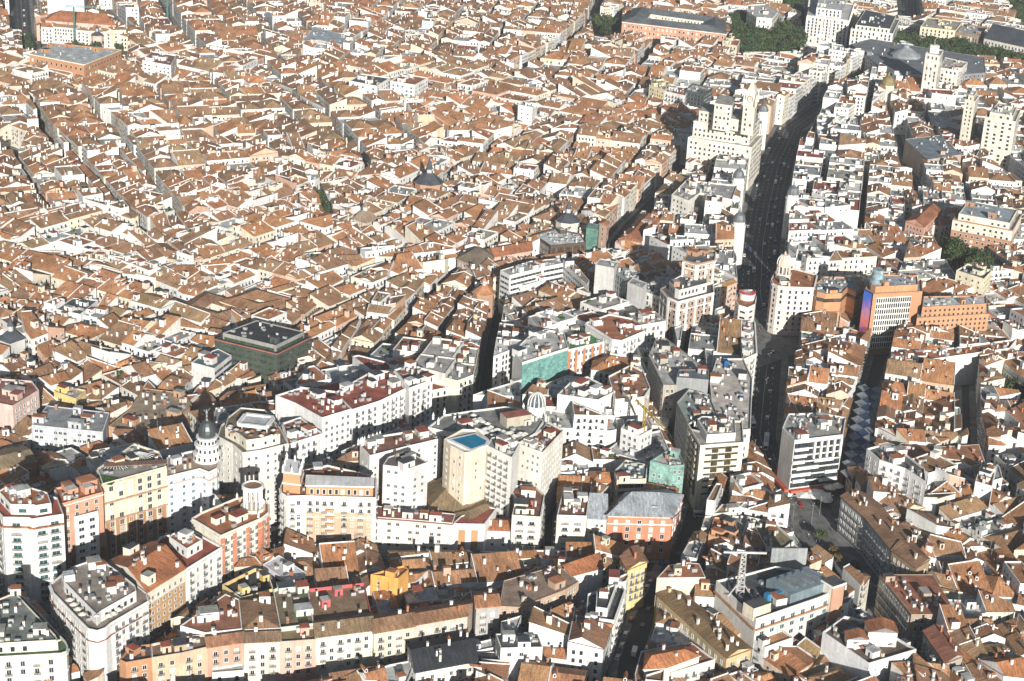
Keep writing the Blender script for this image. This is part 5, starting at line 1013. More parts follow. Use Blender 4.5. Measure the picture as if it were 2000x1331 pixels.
# orange tower: white grid of panes, glass drum, lit screen
fa, fb = [p for p in (G(1706, 574, 38), G(1802, 569, 38))]
L = math.hypot(fb[0] - fa[0], fb[1] - fa[1]); u = ((fb[0] - fa[0]) / L, (fb[1] - fa[1]) / L); nx, ny = u[1], -u[0]; rz = math.atan2(u[1], u[0])
g0, g1 = L * .07, L * .78; cols, rows = 16, 9
part('grid_frame', FN, lambda b: b.box(fa[0] + u[0] * (g0 + g1) / 2 + nx * .1, fa[1] + u[1] * (g0 + g1) / 2 + ny * .1, 4, 35.5, g1 - g0, .5, W_, (.72, .7, .66), rz))
wmsh = MB(); cw, chh = (g1 - g0) / cols, 31 / rows
wmsh.box(0, 0, 0, chh * .74, cw * .6, .2, G_, (.03, .035, .04)); wmesh_ = wmsh.mesh('pane')
for i in range(cols):
    for j in range(rows):
        t = g0 + cw * (i + .5); inst('pane', wmesh_, FN, (fa[0] + u[0] * t + nx * .4, fa[1] + u[1] * t + ny * .4, 4.3 + chh * (j + .14)), rz)
x, y = G(1712, 556, 39); part('glass_drum', FN, lambda b: b.lathe(x, y, [(4.4, 36), (4.4, 42.5), (3.4, 42.6), (3.4, 48), (3.0, 48.3), (0, 48.3)], G_, (.28, .38, .42), 20))
s0, s1 = G(1689, 565, 38), G(1706, 574, 38); L = math.hypot(s1[0] - s0[0], s1[1] - s0[1]); uu = ((s1[0] - s0[0]) / L, (s1[1] - s0[1]) / L); nx2, ny2 = uu[1], -uu[0]
if nx2 * s0[0] + ny2 * s0[1] > 0: nx2, ny2 = -nx2, -ny2
def scr(b):
    A_ = (s0[0] + nx2 * .35, s0[1] + ny2 * .35); Bq = (s1[0] + nx2 * .35 - uu[0] * .6, s1[1] + ny2 * .35 - uu[1] * .6)
    b.face([(*A_, .8), (*Bq, .8), (*Bq, 37.5), (*A_, 37.5)], S_, WHITE, [(0, 0), (L, 0), (L, 36), (0, 36)])
part('lit_screen', FN, scr)
part('screen_casing', FN, lambda b: b.prism([(s0[0] + nx2 * .3, s0[1] + ny2 * .3), (s0[0], s0[1]), (s1[0], s1[1]), (s1[0] + nx2 * .3, s1[1] + ny2 * .3)][::(1 if area([(s0[0] + nx2 * .3, s0[1] + ny2 * .3), (s0[0], s0[1]), (s1[0], s1[1])]) > 0 else -1)], .4, 38, M_, (.02, .02, .03)))
# neon letters in a ring on the prow building
x, y = G(1459, 581, 39)
part('rotunda', CP, lambda b: b.lathe(x, y, [(4.3, 38), (4.3, 41), (4.7, 41.1), (4.7, 41.6), (0, 41.7)], W_, (.76, .72, .66), 20))
tc = bpy.data.materials.new('red sign letters'); tc.use_nodes = True; tc.node_tree.nodes['Principled BSDF'].inputs['Base Color'].default_value = (.5, .02, .02, 1)
for k, ch in enumerate('Schweppes'):
    cu_ = bpy.data.curves.new('letter', 'FONT'); cu_.body = ch; cu_.size = 2.7; cu_.extrude = .25; cu_.align_x = 'CENTER'; cu_.resolution_u = 2
    an = math.radians(-170 + k * 20); me_ = None
    lo = bpy.data.objects.new('sign_letter', cu_); C.objects.link(lo); lo.parent = CP; lo.matrix_parent_inverse = Matrix.Translation(-CP.location)
    lo.location = (x + math.cos(an) * 4.4, y + math.sin(an) * 4.4, 42.1); lo.rotation_euler = (math.pi / 2, 0, an + math.pi / 2); cu_.materials.append(tc)
dg = bpy.context.evaluated_depsgraph_get()
for lo in [o for o in C.objects if o.type == 'FONT']:
    me_ = bpy.data.meshes.new_from_object(lo.evaluated_get(dg)); n_ = lo.name; par_, mpi, loc_, rot_ = lo.parent, lo.matrix_parent_inverse.copy(), lo.location.copy(), lo.rotation_euler.copy()
    bpy.data.objects.remove(lo); o = bpy.data.objects.new('sign_letter', me_); C.objects.link(o); o.parent = par_; o.matrix_parent_inverse = mpi; o.location = loc_; o.rotation_euler = rot_
# chequered hotel front: each panel a slab of stone or bronze glass
Pq = M4p
for i in range(len(Pq)):
    a, b_ = Pq[i], Pq[(i + 1) % len(Pq)]; L = math.hypot(b_[0] - a[0], b_[1] - a[1])
    if facing(a, b_) < .1 or L < 8: continue
    u = ((b_[0] - a[0]) / L, (b_[1] - a[1]) / L); nx, ny = u[1], -u[0]; rz = math.atan2(u[1], u[0]); nc_ = max(3, int((L - 5) / 3.1)); cw = (L - 5) / nc_
    cells = {}
    for nm_, cc, mm, th in (('glass_panel', (.07, .06, .035), G_, .15), ('stone_panel', (.76, .71, .58), W_, .4)):
        mb_ = MB(); mb_.box(0, 0, 0, 1.85 if nm_ == 'stone_panel' else 2.9, cw * .96, th, mm, cc); cells[nm_] = mb_.mesh(nm_)
    for c_ in range(nc_):
        for k in range(8):
            t = 2.5 + cw * (c_ + .5); st = (c_ % 2 == 0); zz = 6.5 + k * 3.3
            inst('glass_panel', cells['glass_panel'], M4, (a[0] + u[0] * t + nx * .1, a[1] + u[1] * t + ny * .1, zz), rz)
            if st: inst('stone_panel', cells['stone_panel'], M4, (a[0] + u[0] * t + nx * .25, a[1] + u[1] * t + ny * .25, zz + .1), rz)
# white bands and fins on the wide office
Pq = N1p; fr_ = [i for i in range(len(Pq)) if facing(Pq[i], Pq[(i + 1) % len(Pq)]) > .5 and math.hypot(Pq[i][0] - Pq[(i + 1) % len(Pq)][0], Pq[i][1] - Pq[(i + 1) % len(Pq)][1]) > 15]
for i in fr_:
    a, b_ = Pq[i], Pq[(i + 1) % len(Pq)]; L = math.hypot(b_[0] - a[0], b_[1] - a[1]); u = ((b_[0] - a[0]) / L, (b_[1] - a[1]) / L); nx, ny = u[1], -u[0]; rz = math.atan2(u[1], u[0])
    for k in range(5):
        t = L * (.42 + k * .135); part('fin', N1, lambda b: b.box(a[0] + u[0] * t + nx * .5, a[1] + u[1] * t + ny * .5, 19.5, 28.5, 1.0, 1.2, W_, WHITE, rz))
    for t0, t1, z0_ in ((.02, .3, 24), (.02, .28, 20.5), (.0, .25, 17.3), (.1, .55, 14), (.0, .4, 10.6), (.7, .98, 10.6), (.05, .3, 7.4), (.6, .98, 6.6), (.45, .85, 17.3)):
        t = L * (t0 + t1) / 2; part('white_band', N1, lambda b: b.box(a[0] + u[0] * t + nx * .3, a[1] + u[1] * t + ny * .3, z0_, z0_ + 1.6, L * (t1 - t0), .9, W_, WHITE, rz))
# big white and brick hall: metal plant roof with vents, corner pavilion
mid = G(1560, 1138, 29); ang = math.atan2(G(1602, 1166, 27)[1] - G(1477, 1209, 27)[1], G(1602, 1166, 27)[0] - G(1477, 1209, 27)[0])
part('plant_roof', S1, lambda b: b.box(mid[0], mid[1], 26, 30, 22, 14, M_, (.3, .38, .42), ang, top=(.34, .42, .46), topm=M_))
for k in range(4):
    o_ = -6 + k * 4.2; part('roof_vent', S1, lambda b: b.box(mid[0] + math.cos(ang) * o_, mid[1] + math.sin(ang) * o_, 30, 30.9, 1.6, 9, M_, (.25, .27, .28), ang + .15, top=(.4, .42, .43), topm=M_))
q = G(1628, 1140, 30); part('corner_pavilion', S1, lambda b: (b.box(q[0], q[1], 0, 30.2, 6.5, 6, B_, (.5, .3, .2), ang), b.box(q[0], q[1], 0, 29.9, 6.7, 4.6, W_, (.72, .68, .6), ang), b.box(q[0], q[1], 30.2, 31.2, 7.5, 7, W_, WHITE, ang, top=(.1, .1, .1), topm=F_, bottom=True)))
q = G(1478, 1188, 28); part('stair_head', S1, lambda b: b.box(q[0], q[1], 25, 30.5, 9, 6, W_, (.7, .6, .48), ang, top=(.08, .085, .09), topm=F_))
for dx_ in (0, 4): q = G(1500 + dx_ * 3, 1160 - dx_, 29); part('water_tank', S1, lambda b: b.box(q[0] + dx_ * .5, q[1], 26, 29.2, 2.2, 2.2, 6, (.04, .2, .36), ang))
ms = G(1445, 1155, 27)
def lattice(b, x, y, z0, z1, w, c, dxy=(0, 0), n=9, t=.35):
    dx, dy = dxy
    def P(k, f): return (x + dx * f + ((-w, w, w, -w)[k]) * (1 - .5 * f), y + dy * f + ((-w, -w, w, w)[k]) * (1 - .5 * f), z0 + (z1 - z0) * f)
    for k in range(4):
        b.bar(P(k, 0), P(k, 1), t, M_, c)
        for j in range(n): b.bar(P(k, j / n), P((k + 1) % 4, (j + 1) / n), t * .6, M_, c)
    for j in range(n + 1):
        for k in range(4): b.bar(P(k, j / n), P((k + 1) % 4, j / n), t * .6, M_, c)
mb_ = MB(); lattice(mb_, ms[0], ms[1], 26, 44, 1.5, WHITE, n=9); mb_.bar((ms[0] - 8, ms[1], 44), (ms[0] + 9, ms[1] + 1, 44), .7, M_, WHITE)
for s_ in (-1, 1): mb_.bar((ms[0] + s_ * 5, ms[1] - 3, 26), (ms[0], ms[1], 32), .4, M_, WHITE)
tag(mb_.obj('lattice_mast'), 'white lattice mast standing on the roof of the big white and brick hall', 'mast')
bb = MB(); q0, q1 = G(1505, 1092, 26), G(1575, 1092, 26)
bb.box((q0[0] + q1[0]) / 2, (q0[1] + q1[1]) / 2, 22, 31, math.hypot(q1[0] - q0[0], q1[1] - q0[1]), .6, M_, (.42, .44, .44), math.atan2(q1[1] - q0[1], q1[0] - q0[0]))
for t in (.1, .5, .9): bb.bar((q0[0] + (q1[0] - q0[0]) * t, q0[1] + (q1[1] - q0[1]) * t + 4, 10), (q0[0] + (q1[0] - q0[0]) * t, q0[1] + (q1[1] - q0[1]) * t + .4, 30), .5, M_, DK)
tag(bb.obj('billboard_back'), 'big grey slatted billboard seen from behind above the low roofs beside the square', 'billboard')
q = ccw([G(x, y, 23) for x, y in ((1643, 1232), (1668, 1219), (1692, 1226), (1665, 1243))])
part('pool_water', S4, lambda b: b.prism(q, 22, 22.5, W_, (.6, .6, .58), top=(.03, .2, .3), topm=WA_))
for px_, py_, w_, d_, hh in ((1718, 1248, 11, 8, 6), (1672, 1254, 8, 6, 3.5)):
    q = G(px_, py_, 23); e_ = MB(); pol = [(q[0] - w_ / 2, q[1] - d_ / 2, 0), (q[0] + w_ / 2, q[1] - d_ / 2, 0), (q[0] + w_ / 2, q[1] + d_ / 2, 0), (q[0] - w_ / 2, q[1] + d_ / 2, 0)]
    e_.prism([(p[0], p[1]) for p in pol], 22, 22 + hh, W_, WHITE); e_.obj('attic_room', S4)
    fs, _ = roof_shape(inset([(p[0], p[1]) for p in pol], -.4), 22 + hh, 'gable', (0, 1), .35, rr); e_ = MB(); [e_.face(f, T_, TERR2) for f in fs]; e_.obj('attic_roof', S4)
# tan chimneys, awnings and parasols on the lower-left terrace
def parasol_mesh(c, r=1.7):
    b = MB(); b.lathe(0, 0, [(r, 2.1), (0, 2.9)], W_, c, 8); b.lathe(0, 0, [(r * .98, 2.08), (0, 2.85)], W_, c, 8); b.bar((0, 0, 0), (0, 0, 2.3), .08, M_, DK); return b.mesh('parasol')
PM = parasol_mesh((.78, .74, .64)); PM2 = parasol_mesh((.6, .6, .56)); PM3 = parasol_mesh((.35, .16, .1))
def place(name, me, loc, rz, label, cat, group=None, s=1):
    o = bpy.data.objects.new(name, me); o.location = loc; o.rotation_euler = (0, 0, rz); o.scale = (s, s, s); C.objects.link(o); return tag(o, label, cat, group)
for px_, py_ in ((136, 1173), (144, 1182), (152, 1191), (161, 1201), (213, 1204), (222, 1200), (232, 1192)):
    q = G(px_, py_, 32); place('parasol', PM, (q[0], q[1], 30.2), 0, 'cream parasol open on the terrace of the white rounded-corner block', 'parasol', 'parasols on the corner block terrace')
for k in range(34):
    t = k / 33; px_ = 925 + 100 * t; py_ = 822 + 36 * math.sin(t * 2.2) - 6 + rr.uniform(-8, 8); q = G(px_, py_, 39)
    place('parasol', rr.choice([PM, PM2]), (q[0], q[1], 37.1), 0, 'pale parasol on the crescent roof terrace with the ribbed dome', 'parasol', 'parasols on the crescent terrace')
for k in range(26):
    q = G(rr.uniform(445, 545), rr.uniform(822, 858), 43); place('parasol', rr.choice([PM2, PM3, PM]), (q[0], q[1], 42.6), 0, 'small parasol at the rooftop bar of the cream chamfered hotel', 'parasol', 'parasols at the rooftop bar', .8)
for k in range(16):
    q = G(rr.uniform(1655, 1760), rr.uniform(1232, 1270), 23)
    if inside(q[0], q[1], inset(S4p, 2)): place('parasol', rr.choice([PM2, PM3, PM]), (q[0], q[1], 22), 0, 'small parasol on the roof of the stark white pool hotel', 'parasol', 'parasols on the white pool hotel', .8)
# square market tents and round parasols on the sloping square
tb = MB()
for (ax, ay) in ((1590, 958), (1575, 966), (1604, 968)):
    q = G(ax, ay, 3); t_ = MB(); Q = [(q[0] - 5, q[1] - 4), (q[0] + 5, q[1] - 4), (q[0] + 5, q[1] + 4), (q[0] - 5, q[1] + 4)]
    for i in range(4): t_.face([(*Q[i], 2.8), (*Q[(i + 1) % 4], 2.8), (q[0], q[1], 4.2)], W_, WHITE); t_.bar((*Q[i], 0), (*Q[i], 2.8), .12, M_, DK)
    tag(t_.obj('terrace_tent'), 'large white square terrace tent below the red canopy of the wide office', 'tent', 'terrace tents on the square')
for ax, ay in ((1620, 960), (1634, 957), (1612, 985)):
    q = G(ax, ay, 2); place('parasol', PM, (q[0], q[1], .02), 0, 'big round white parasol beside the terrace tents on the square', 'parasol', 'round parasols on the square', 2)
# church domes and spires
def dome_church(px_, py_, zt, rad, label, n=8, spire=9, body=(.50, .29, .18), cap=SLATE, wallh=11):
    x, y = G(px_, py_, zt); root = thing('church', label, 'church', (x, y, 0)); OBST.append(circ(x, y, rad + 1, 8)); ANCH.append(((x, y), label, zt))
    part('drum', root, lambda b: (b.lathe(x, y, [(rad, 0), (rad, zt), (rad + .7, zt + .1), (rad + .7, zt + .6)], B_, body, n, .2)))
    part('slate_roof', root, lambda b: b.lathe(x, y, [(rad + .8, zt + .6), (rad * .25, zt + rad * .75)], F_, cap, n, .2))
    part('lantern', root, lambda b: b.lathe(x, y, [(rad * .2, zt + rad * .7), (rad * .2, zt + rad * .7 + 3), (rad * .26, zt + rad * .7 + 3.1)], W_, GREYW, 8))
    part('spire', root, lambda b: b.lathe(x, y, [(rad * .26, zt + rad * .7 + 3), (.25, zt + rad * .7 + 3 + spire), (0, zt + rad * .7 + 4 + spire)], F_, cap, 8))
    for p in circ(x, y, rad + .05, n, .2 + math.pi / n):
        if p[1] < y + rad * .3: part('window', root, lambda b: b.box(p[0] * .93 + x * .07 if False else p[0], p[1], zt * .5, zt * .5 + 2.2, 1.2, 1.2, G_, PANE, .3))
dome_church(838, 357, 19, 10, 'octagonal brick church with slate cone roof and spire in the old quarter', spire=8)
dome_church(1109, 432, 21, 8, 'cream church with slate cone dome behind the glass restaurant', body=(.7, .64, .52), spire=5)
dome_church(713, 430, 15, 9, 'low square church with grey-brown pyramid roof beside the dark green trees', n=4, cap=(.3, .22, .16), spire=4, body=(.6, .52, .4))
dome_church(945, 572, 20, 6.5, 'brick baroque church with orange tiled octagon and tall lantern', cap=(.42, .2, .1), body=(.42, .26, .17), spire=2)
dome_church(190, 70, 14, 5.5, 'small pink garden pavilion church with black conical roof near the pink palace', body=(.7, .5, .42), spire=3)
dome_church(22, 664, 19, 7, 'grey turreted corner tower with slate bell roof at the left edge', body=(.55, .54, .5), spire=6, n=4)
dome_church(838, 42, 15, 6, 'far church with dark dome at the top of the old quarter', body=(.7, .6, .42), spire=4)
for px_, py_ in ((1733, 172), ): 
    x, y = G(px_, py_, 24); root = thing('domed_building', 'corner building with gilded dome where the avenue meets the boulevard', 'building', (x, y, 0)); OBST.append(circ(x, y, 9, 8)); ANCH.append(((x, y), 'gilded dome', 24))
    part('wall', root, lambda b: b.lathe(x, y, [(9, 0), (9, 22), (9.6, 22.1), (9.6, 22.8), (6, 22.9), (6, 27), (6.5, 27.1)], W_, CREAM, 12)); part('dome', root, lambda b: b.lathe(x, y, [(6, 27), (5.8, 30), (4.4, 33), (2, 35), (1, 35.4), (.8, 37), (0, 39)], M_, (.32, .26, .12), 12))
for px_, py_, lb in ((1256, 427, None), (1443, 438, 'avenue tower with slate dome, lower of the two on the left kerb'), (1442, 352, 'avenue tower with slate dome, upper of the two on the left kerb'), (1548, 385, 'right-hand avenue corner tower with slender slate dome'), (1490, 222, 'far avenue tower with slate dome beyond the clock-tower skyscraper')):
    if not lb: continue
    x, y = G(px_, py_, 30); root = thing('domed_tower', lb, 'tower', (x, y, 0)); OBST.append(circ(x, y, 4.5, 8))
    part('wall', root, lambda b: b.lathe(x, y, [(4.6, 0), (4.6, 29), (5, 29.1), (5, 29.6), (4, 29.7), (4, 32)], W_, WHITE, 12)); part('dome', root, lambda b: b.lathe(x, y, [(4.2, 32), (4, 34), (3, 36.5), (1.2, 38), (.5, 38.4), (.3, 41), (0, 42)], M_, (.2, .22, .23), 12))
# grey roof cone of the bank
x, y = G(1767, 118, 20); br_ = [o for o in C.objects if o.get('label', '').startswith('vast grey-roofed bank')][0]
part('rotunda_roof', br_, lambda b: b.lathe(x, y, [(15, 23.5), (15, 26), (3, 33), (2.5, 35), (0, 36)], F_, (.25, .27, .28), 14))
q = G(1824, 97, 56); atl = [o for o in C.objects if o.get('label', '').startswith('slim white arts-club')][0]
part('top_stage', atl, lambda b: (b.box(q[0], q[1], 53, 60, 8, 6, W_, (.76, .72, .64)), b.lathe(q[0], q[1], [(1, 60), (.6, 63), (.9, 64), (0, 66.5)], M_, (.3, .28, .2), 8)))

# ------------------------------------------------------------------ yellow tower crane on the building site
cb = MB(); YC = (.62, .42, .06); x, y = G(1253, 880, 17)
lattice(cb, x, y, 10, 40, .8, YC, n=14, t=.3); crn = cb
jx, jy = G(1312, 862, 36); kx, ky = G(1232, 812, 42)
def jib(b, A, B, w, c, n):
    A = Vector(A); B = Vector(B)
    for k in range(n):
        p, q = A.lerp(B, k / n), A.lerp(B, (k + 1) / n); up = Vector((0, 0, w))
        b.bar(p, q, .3, M_, c); b.bar(p + up, q + up, .3, M_, c); b.bar(p, q + up, .2, M_, c); b.bar(p + up, p, .2, M_, c)
ct = thing('tower_crane', 'yellow tower crane with long jib above the gutted building site', 'crane', (x, y, 0))
cb.obj('mast', ct)
b = MB(); d_ = Vector((jx - x, jy - y, 0)).normalized(); jib(b, (x, y, 38), (x + d_.x * 24, y + d_.y * 24, 38), 1.5, YC, 14); b.obj('jib', ct)
b = MB(); jib(b, (x, y, 38), (x - d_.x * 11, y - d_.y * 11, 38), 1.2, YC, 5); b.box(x - d_.x * 10, y - d_.y * 10, 36, 38.5, 2, 1.5, W_, GREYW); b.obj('counter_jib', ct)
b = MB(); b.bar((x, y, 40), (x, y, 44), .5, M_, YC); b.bar((x, y, 44), (x + d_.x * 17, y + d_.y * 17, 39.5), .12, M_, YC); b.bar((x, y, 44), (x - d_.x * 9, y - d_.y * 9, 39.2), .12, M_, YC); b.obj('apex_stays', ct)
for px_, py_, zz, lb in ((147, 92, 30, 'thin green crane over the brick court building, top left'), (328, 62, 30, 'thin green crane left of centre at the top beside a courtyard block')):
    x, y = G(px_, py_, 0); b = MB(); lattice(b, x, y, 0, zz + 8, .8, (.12, .3, .27), n=12, t=.4); jib(b, (x - 8, y, zz + 8), (x + 28, y + 6, zz + 8), 1.3, (.12, .3, .27), 12); tag(b.obj('tower_crane'), lb, 'crane')

# netting strung as squares over the shopping street
NW, NB = (.24, .26, .28), (.03, .06, .12)  # sail colours darkened, so the street's deep shade is painted into the cloth
NR = 11; pA, pB = G(1702, 752, 13), G(1668, 935, 13); Ls = math.hypot(pB[0] - pA[0], pB[1] - pA[1]); ux, uy = (pB[0] - pA[0]) / Ls, (pB[1] - pA[1]) / Ls; half = Ls / NR / 2
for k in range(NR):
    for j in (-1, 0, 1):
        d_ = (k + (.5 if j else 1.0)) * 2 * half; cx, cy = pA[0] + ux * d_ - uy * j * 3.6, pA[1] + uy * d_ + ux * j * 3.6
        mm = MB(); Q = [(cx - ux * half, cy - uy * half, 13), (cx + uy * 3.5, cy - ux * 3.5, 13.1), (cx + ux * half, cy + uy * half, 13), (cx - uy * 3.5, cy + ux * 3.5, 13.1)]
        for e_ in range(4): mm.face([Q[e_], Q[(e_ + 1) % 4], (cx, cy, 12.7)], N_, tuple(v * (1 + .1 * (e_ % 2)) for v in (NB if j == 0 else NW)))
        tag(mm.obj('street_awning'), ('shade-darkened blue square shade sail along the middle of' if j == 0 else 'shade-darkened grey square shade sail on the ' + ('left' if j * uy > 0 else 'right') + ' side of') + ' the shopping street', 'shade sail', ('blue' if j == 0 else 'grey') + ' shade sails over the shopping street')

# tarpaulins
for px_, py_, zz, lb in ((1447, 770, 34, 'tall'), (1418, 700, 36, 'upper')):
    q = G(px_, py_, zz); b = MB(); b.box(q[0], q[1], zz - 9, zz - 1, 2.5, 4, N_, (.02, .12, .30), .2); tag(b.obj('tarpaulin'), lb + ' blue tarpaulin sheeting hung on the bare concrete building', 'tarpaulin')
q = G(1557, 712, 20); b = MB(); b.box(q[0], q[1], 14, 19, 6, 4, N_, (.02, .15, .36), .1); tag(b.obj('tarpaulin'), 'bright blue tarpaulin over a small white house right of the shaded street', 'tarpaulin')

# ------------------------------------------------------------------ the ordinary town between the landmarks
R = random.Random(11)
SEEDS = [((200, 350), (205, 230)), ((560, 260), (120, 130)), ((80, 150), (160, 40)), ((500, 500), (150, -50)), ((850, 430), (190, -95)), ((1000, 230), (120, -45)), ((800, 90), (70, -70)), ((450, 70), (90, 120)),
         ((1150, 380), (-75, 90)), ((830, 660), (-70, 90)), ((620, 640), (-160, 75)), ((250, 680), (150, 45)), ((1400, 430), (-20, 100)), ((1620, 400), (15, -100)), ((1820, 330), (35, 110)), ((1780, 800), (-25, 120)),
         ((1930, 820), (20, 110)), ((1880, 1010), (150, -45)), ((850, 1140), (100, -8)), ((1090, 1270), (-40, 150)), ((1900, 1280), (45, 70)), ((1600, 1330), (120, -45)), ((350, 1330), (100, -10)), ((1200, 1080), (100, 3)),
         ((100, 1330), (90, 100)), ((100, 870), (100, -30)), ((420, 900), (100, -20)), ((1400, 760), (-10, 100)), ((1580, 760), (-20, 110)), ((1340, 1080), (-40, 100)), ((1620, 560), (100, -5)), ((1880, 600), (100, -8)), ((1400, 130), (100, 15)), ((1120, 640), (100, -30)), ((1870, 160), (60, 60)), ((1700, 30), (100, 12)), ((1200, 170), (-60, 60))]
region = [G(-160, -25), G(2160, -25), G(2260, 700), G(2300, 1560), G(-260, 1560), G(-260, 700)]
region = ccw(region)
S = []
for (p, d) in SEEDS:
    a = G(*p); b_ = G(p[0] + d[0], p[1] + d[1]); L = math.hypot(b_[0] - a[0], b_[1] - a[1]); S.append((a, ((b_[0] - a[0]) / L, (b_[1] - a[1]) / L)))
ave = [G(*p) for nm, l, w in STREETS if nm == 'avenue_road' for p in l]
AVSEG = []
for nm, l, w in STREETS:
    if nm == 'avenue_road':
        pp = [G(*p) for p in l]; AVSEG += list(zip(pp, pp[1:]))
def dist_ave(x, y):
    best = 1e9
    for a, b_ in AVSEG:
        dx, dy = b_[0] - a[0], b_[1] - a[1]; t = max(0, min(1, ((x - a[0]) * dx + (y - a[1]) * dy) / (dx * dx + dy * dy)))
        best = min(best, math.hypot(a[0] + dx * t - x, a[1] + dy * t - y))
    return best
def split(poly, u, tu, tv, gap, flag, r, out):
    vx, vy = -u[1], u[0]
    us = [q[0] * u[0] + q[1] * u[1] for q in poly]; vs_ = [q[0] * vx + q[1] * vy for q in poly]
    eu, ev = max(us) - min(us), max(vs_) - min(vs_)
    ru, rv = eu / tu, ev / tv
    if max(ru, rv) < 1.35: out.append(poly); return
    if ru >= rv: n = u; lo, hi = min(us), max(us)
    else: n = (vx, vy); lo, hi = min(vs_), max(vs_)
    c = lo + (hi - lo) * r.uniform(.4, .6)
    A = clip(poly, n[0], n[1], c + gap / 2, flag); B = clip(poly, -n[0], -n[1], -(c - gap / 2), flag)
    for q in (A, B):
        if q and area(q) > 25 and width(q) > 3: split(q, u, tu, tv, gap, flag, r, out)
blocks = []
for i, (p, u) in enumerate(S):
    cell = [(q[0], q[1], False) for q in region]
    for j, (p2, _) in enumerate(S):
        if i == j: continue
        nx, ny = p[0] - p2[0], p[1] - p2[1]; mx, my = (p[0] + p2[0]) / 2, (p[1] + p2[1]) / 2
        cell = clip(cell, nx, ny, nx * mx + ny * my, False)
        if not cell: break
    if cell: o = []; split(cell, u, 62, 46, 5, True, R, o); blocks += [(b_, u) for b_ in o]
RB = [(q, bbox(q)) for _, q, _ in ROADQ] + [(q, bbox(q)) for q in SQ]
pieces = []
for b_, u in blocks:
    cur = [b_]
    for q, bb_ in RB:
        nxt = []
        for P in cur:
            if overlap_bb(P, bb_): nxt += subtract(P, q, True)
            else: nxt.append(P)
        cur = nxt
    pieces += [(c_, u) for c_ in cur]
OB = [(q, bbox(q)) for q in OBST]
TILES = [(0.428, 0.209, 0.103), (0.388, 0.199, 0.103), (0.449, 0.233, 0.116), (0.337, 0.194, 0.112), (0.367, 0.213, 0.12), (0.469, 0.213, 0.099), (0.306, 0.17, 0.095), (0.388, 0.242, 0.133), (0.5, 0.242, 0.116), (0.357, 0.204, 0.112)]
WALLS = [WHITE, WHITE, WHITE, WHITE, (.77, .74, .66), CREAM, CREAM, (.72, .62, .46), (.68, .50, .38), (.7, .66, .6), (.66, .42, .30), BEIGE]
parcels = []
for P, u in pieces:
    best = None
    for k in range(len(P)):
        a, b_ = P[k], P[(k + 1) % len(P)]
        if a[2]:
            L = math.hypot(a[0] - b_[0], a[1] - b_[1])
            if best is None or L > best[0]: best = (L, ((b_[0] - a[0]) / L, (b_[1] - a[1]) / L))
    if best and best[0] > 14: u = best[1]
    c_ = cen(P); far = math.hypot(*c_) > 1500
    pxy = PX(c_[0], c_[1], 15); grand = dist_ave(*c_) < 55 and not (pxy[0] > 1540 and pxy[1] > 600) and not (pxy[1] > 1060)
    big = 1.0 + .35 * min(1, max(0, (c_[1] - 750) / 700))
    bh = (R.gauss(15.5, 1.5), R.choice(TILES), R.random())
    o = []; split(P, u, R.uniform(18, 26) if grand else R.uniform(13, 19) * big, R.uniform(16, 22) if grand else R.uniform(10, 14) * big, 0, False, R, o)
    for q in o:
        cur = [q]
        for ob, bb_ in OB:
            nxt = []
            for X in cur:
                if overlap_bb(X, bb_): nxt += subtract(X, ob, False)
                else: nxt.append(X)
            cur = nxt
        parcels += [(X, grand, bh) for X in cur]
print('parcels', len(parcels))
def in_view(x, y, z, m=60):
    a, b_ = PX(x, y, z); return -m < a < 2000 + m and -m < b_ < 1331 + m
def style_for(x, y, grand, r):
    px_, py_ = PX(x, y, 15)
    d = dist_ave(x, y)
    white = .85 if grand else .62 if (px_ > 1330 and py_ < 560 and d < 130) else .6 if (px_ > 1560 and py_ < 300) else .3 if px_ > 1540 and py_ < 620 else .16
    if px_ < 1250 and py_ < 600: white = .10
    if r.random() < white:
        kind = 'flat'; roof = jit(r.choice([GRAVEL, (.5, .5, .48), (.62, .61, .58), (.3, .31, .31), (.42, .40, .37), TERRA, REDF, (.55, .54, .52)]), r)
        wall = jit(r.choice([WHITE, WHITE, (.77, .74, .66), CREAM, (.7, .68, .64)]), r, .05)
    else:
        kind = r.choices(['gable', 'shed', 'hip'], [.52, .38, .10])[0]; roof = jit(r.choice(TILES), r, .14); wall = jit(r.choice(WALLS), r, .05)
    w_ = win(r.choice(['plain', 'mix', 'balcony', 'plain']), bay=r.uniform(2.6, 3.6), w=r.uniform(1.0, 1.35), h=r.uniform(1.5, 2.1), fh=r.uniform(3.2, 3.7), blind=r.uniform(.1, .5), base=r.uniform(1, 3.5))
    return dict(kind=kind, roof=roof, wall=wall, slope=r.uniform(.32, .5), win=w_)
def cname(c, wallp):
    r_, g_, b_ = c[:3]
    if wallp:
        if min(c) > .64: return 'white'
        if r_ > .7 and b_ > .45: return 'cream'
        if r_ > .62 and g_ > .56: return 'beige'
        if r_ / max(g_, .01) > 1.35: return 'pink' if b_ > .33 else 'salmon'
        return 'buff'
    if max(c) - min(c) < .06: return 'pale grey' if r_ > .45 else 'grey' if r_ > .2 else 'dark'
    if r_ > .43: return 'bright terracotta'
    if r_ / max(g_, .01) > 1.95: return 'terracotta' if r_ > .36 else 'dark red'
    return 'brown' if r_ < .34 else 'rust-brown'
cand = []
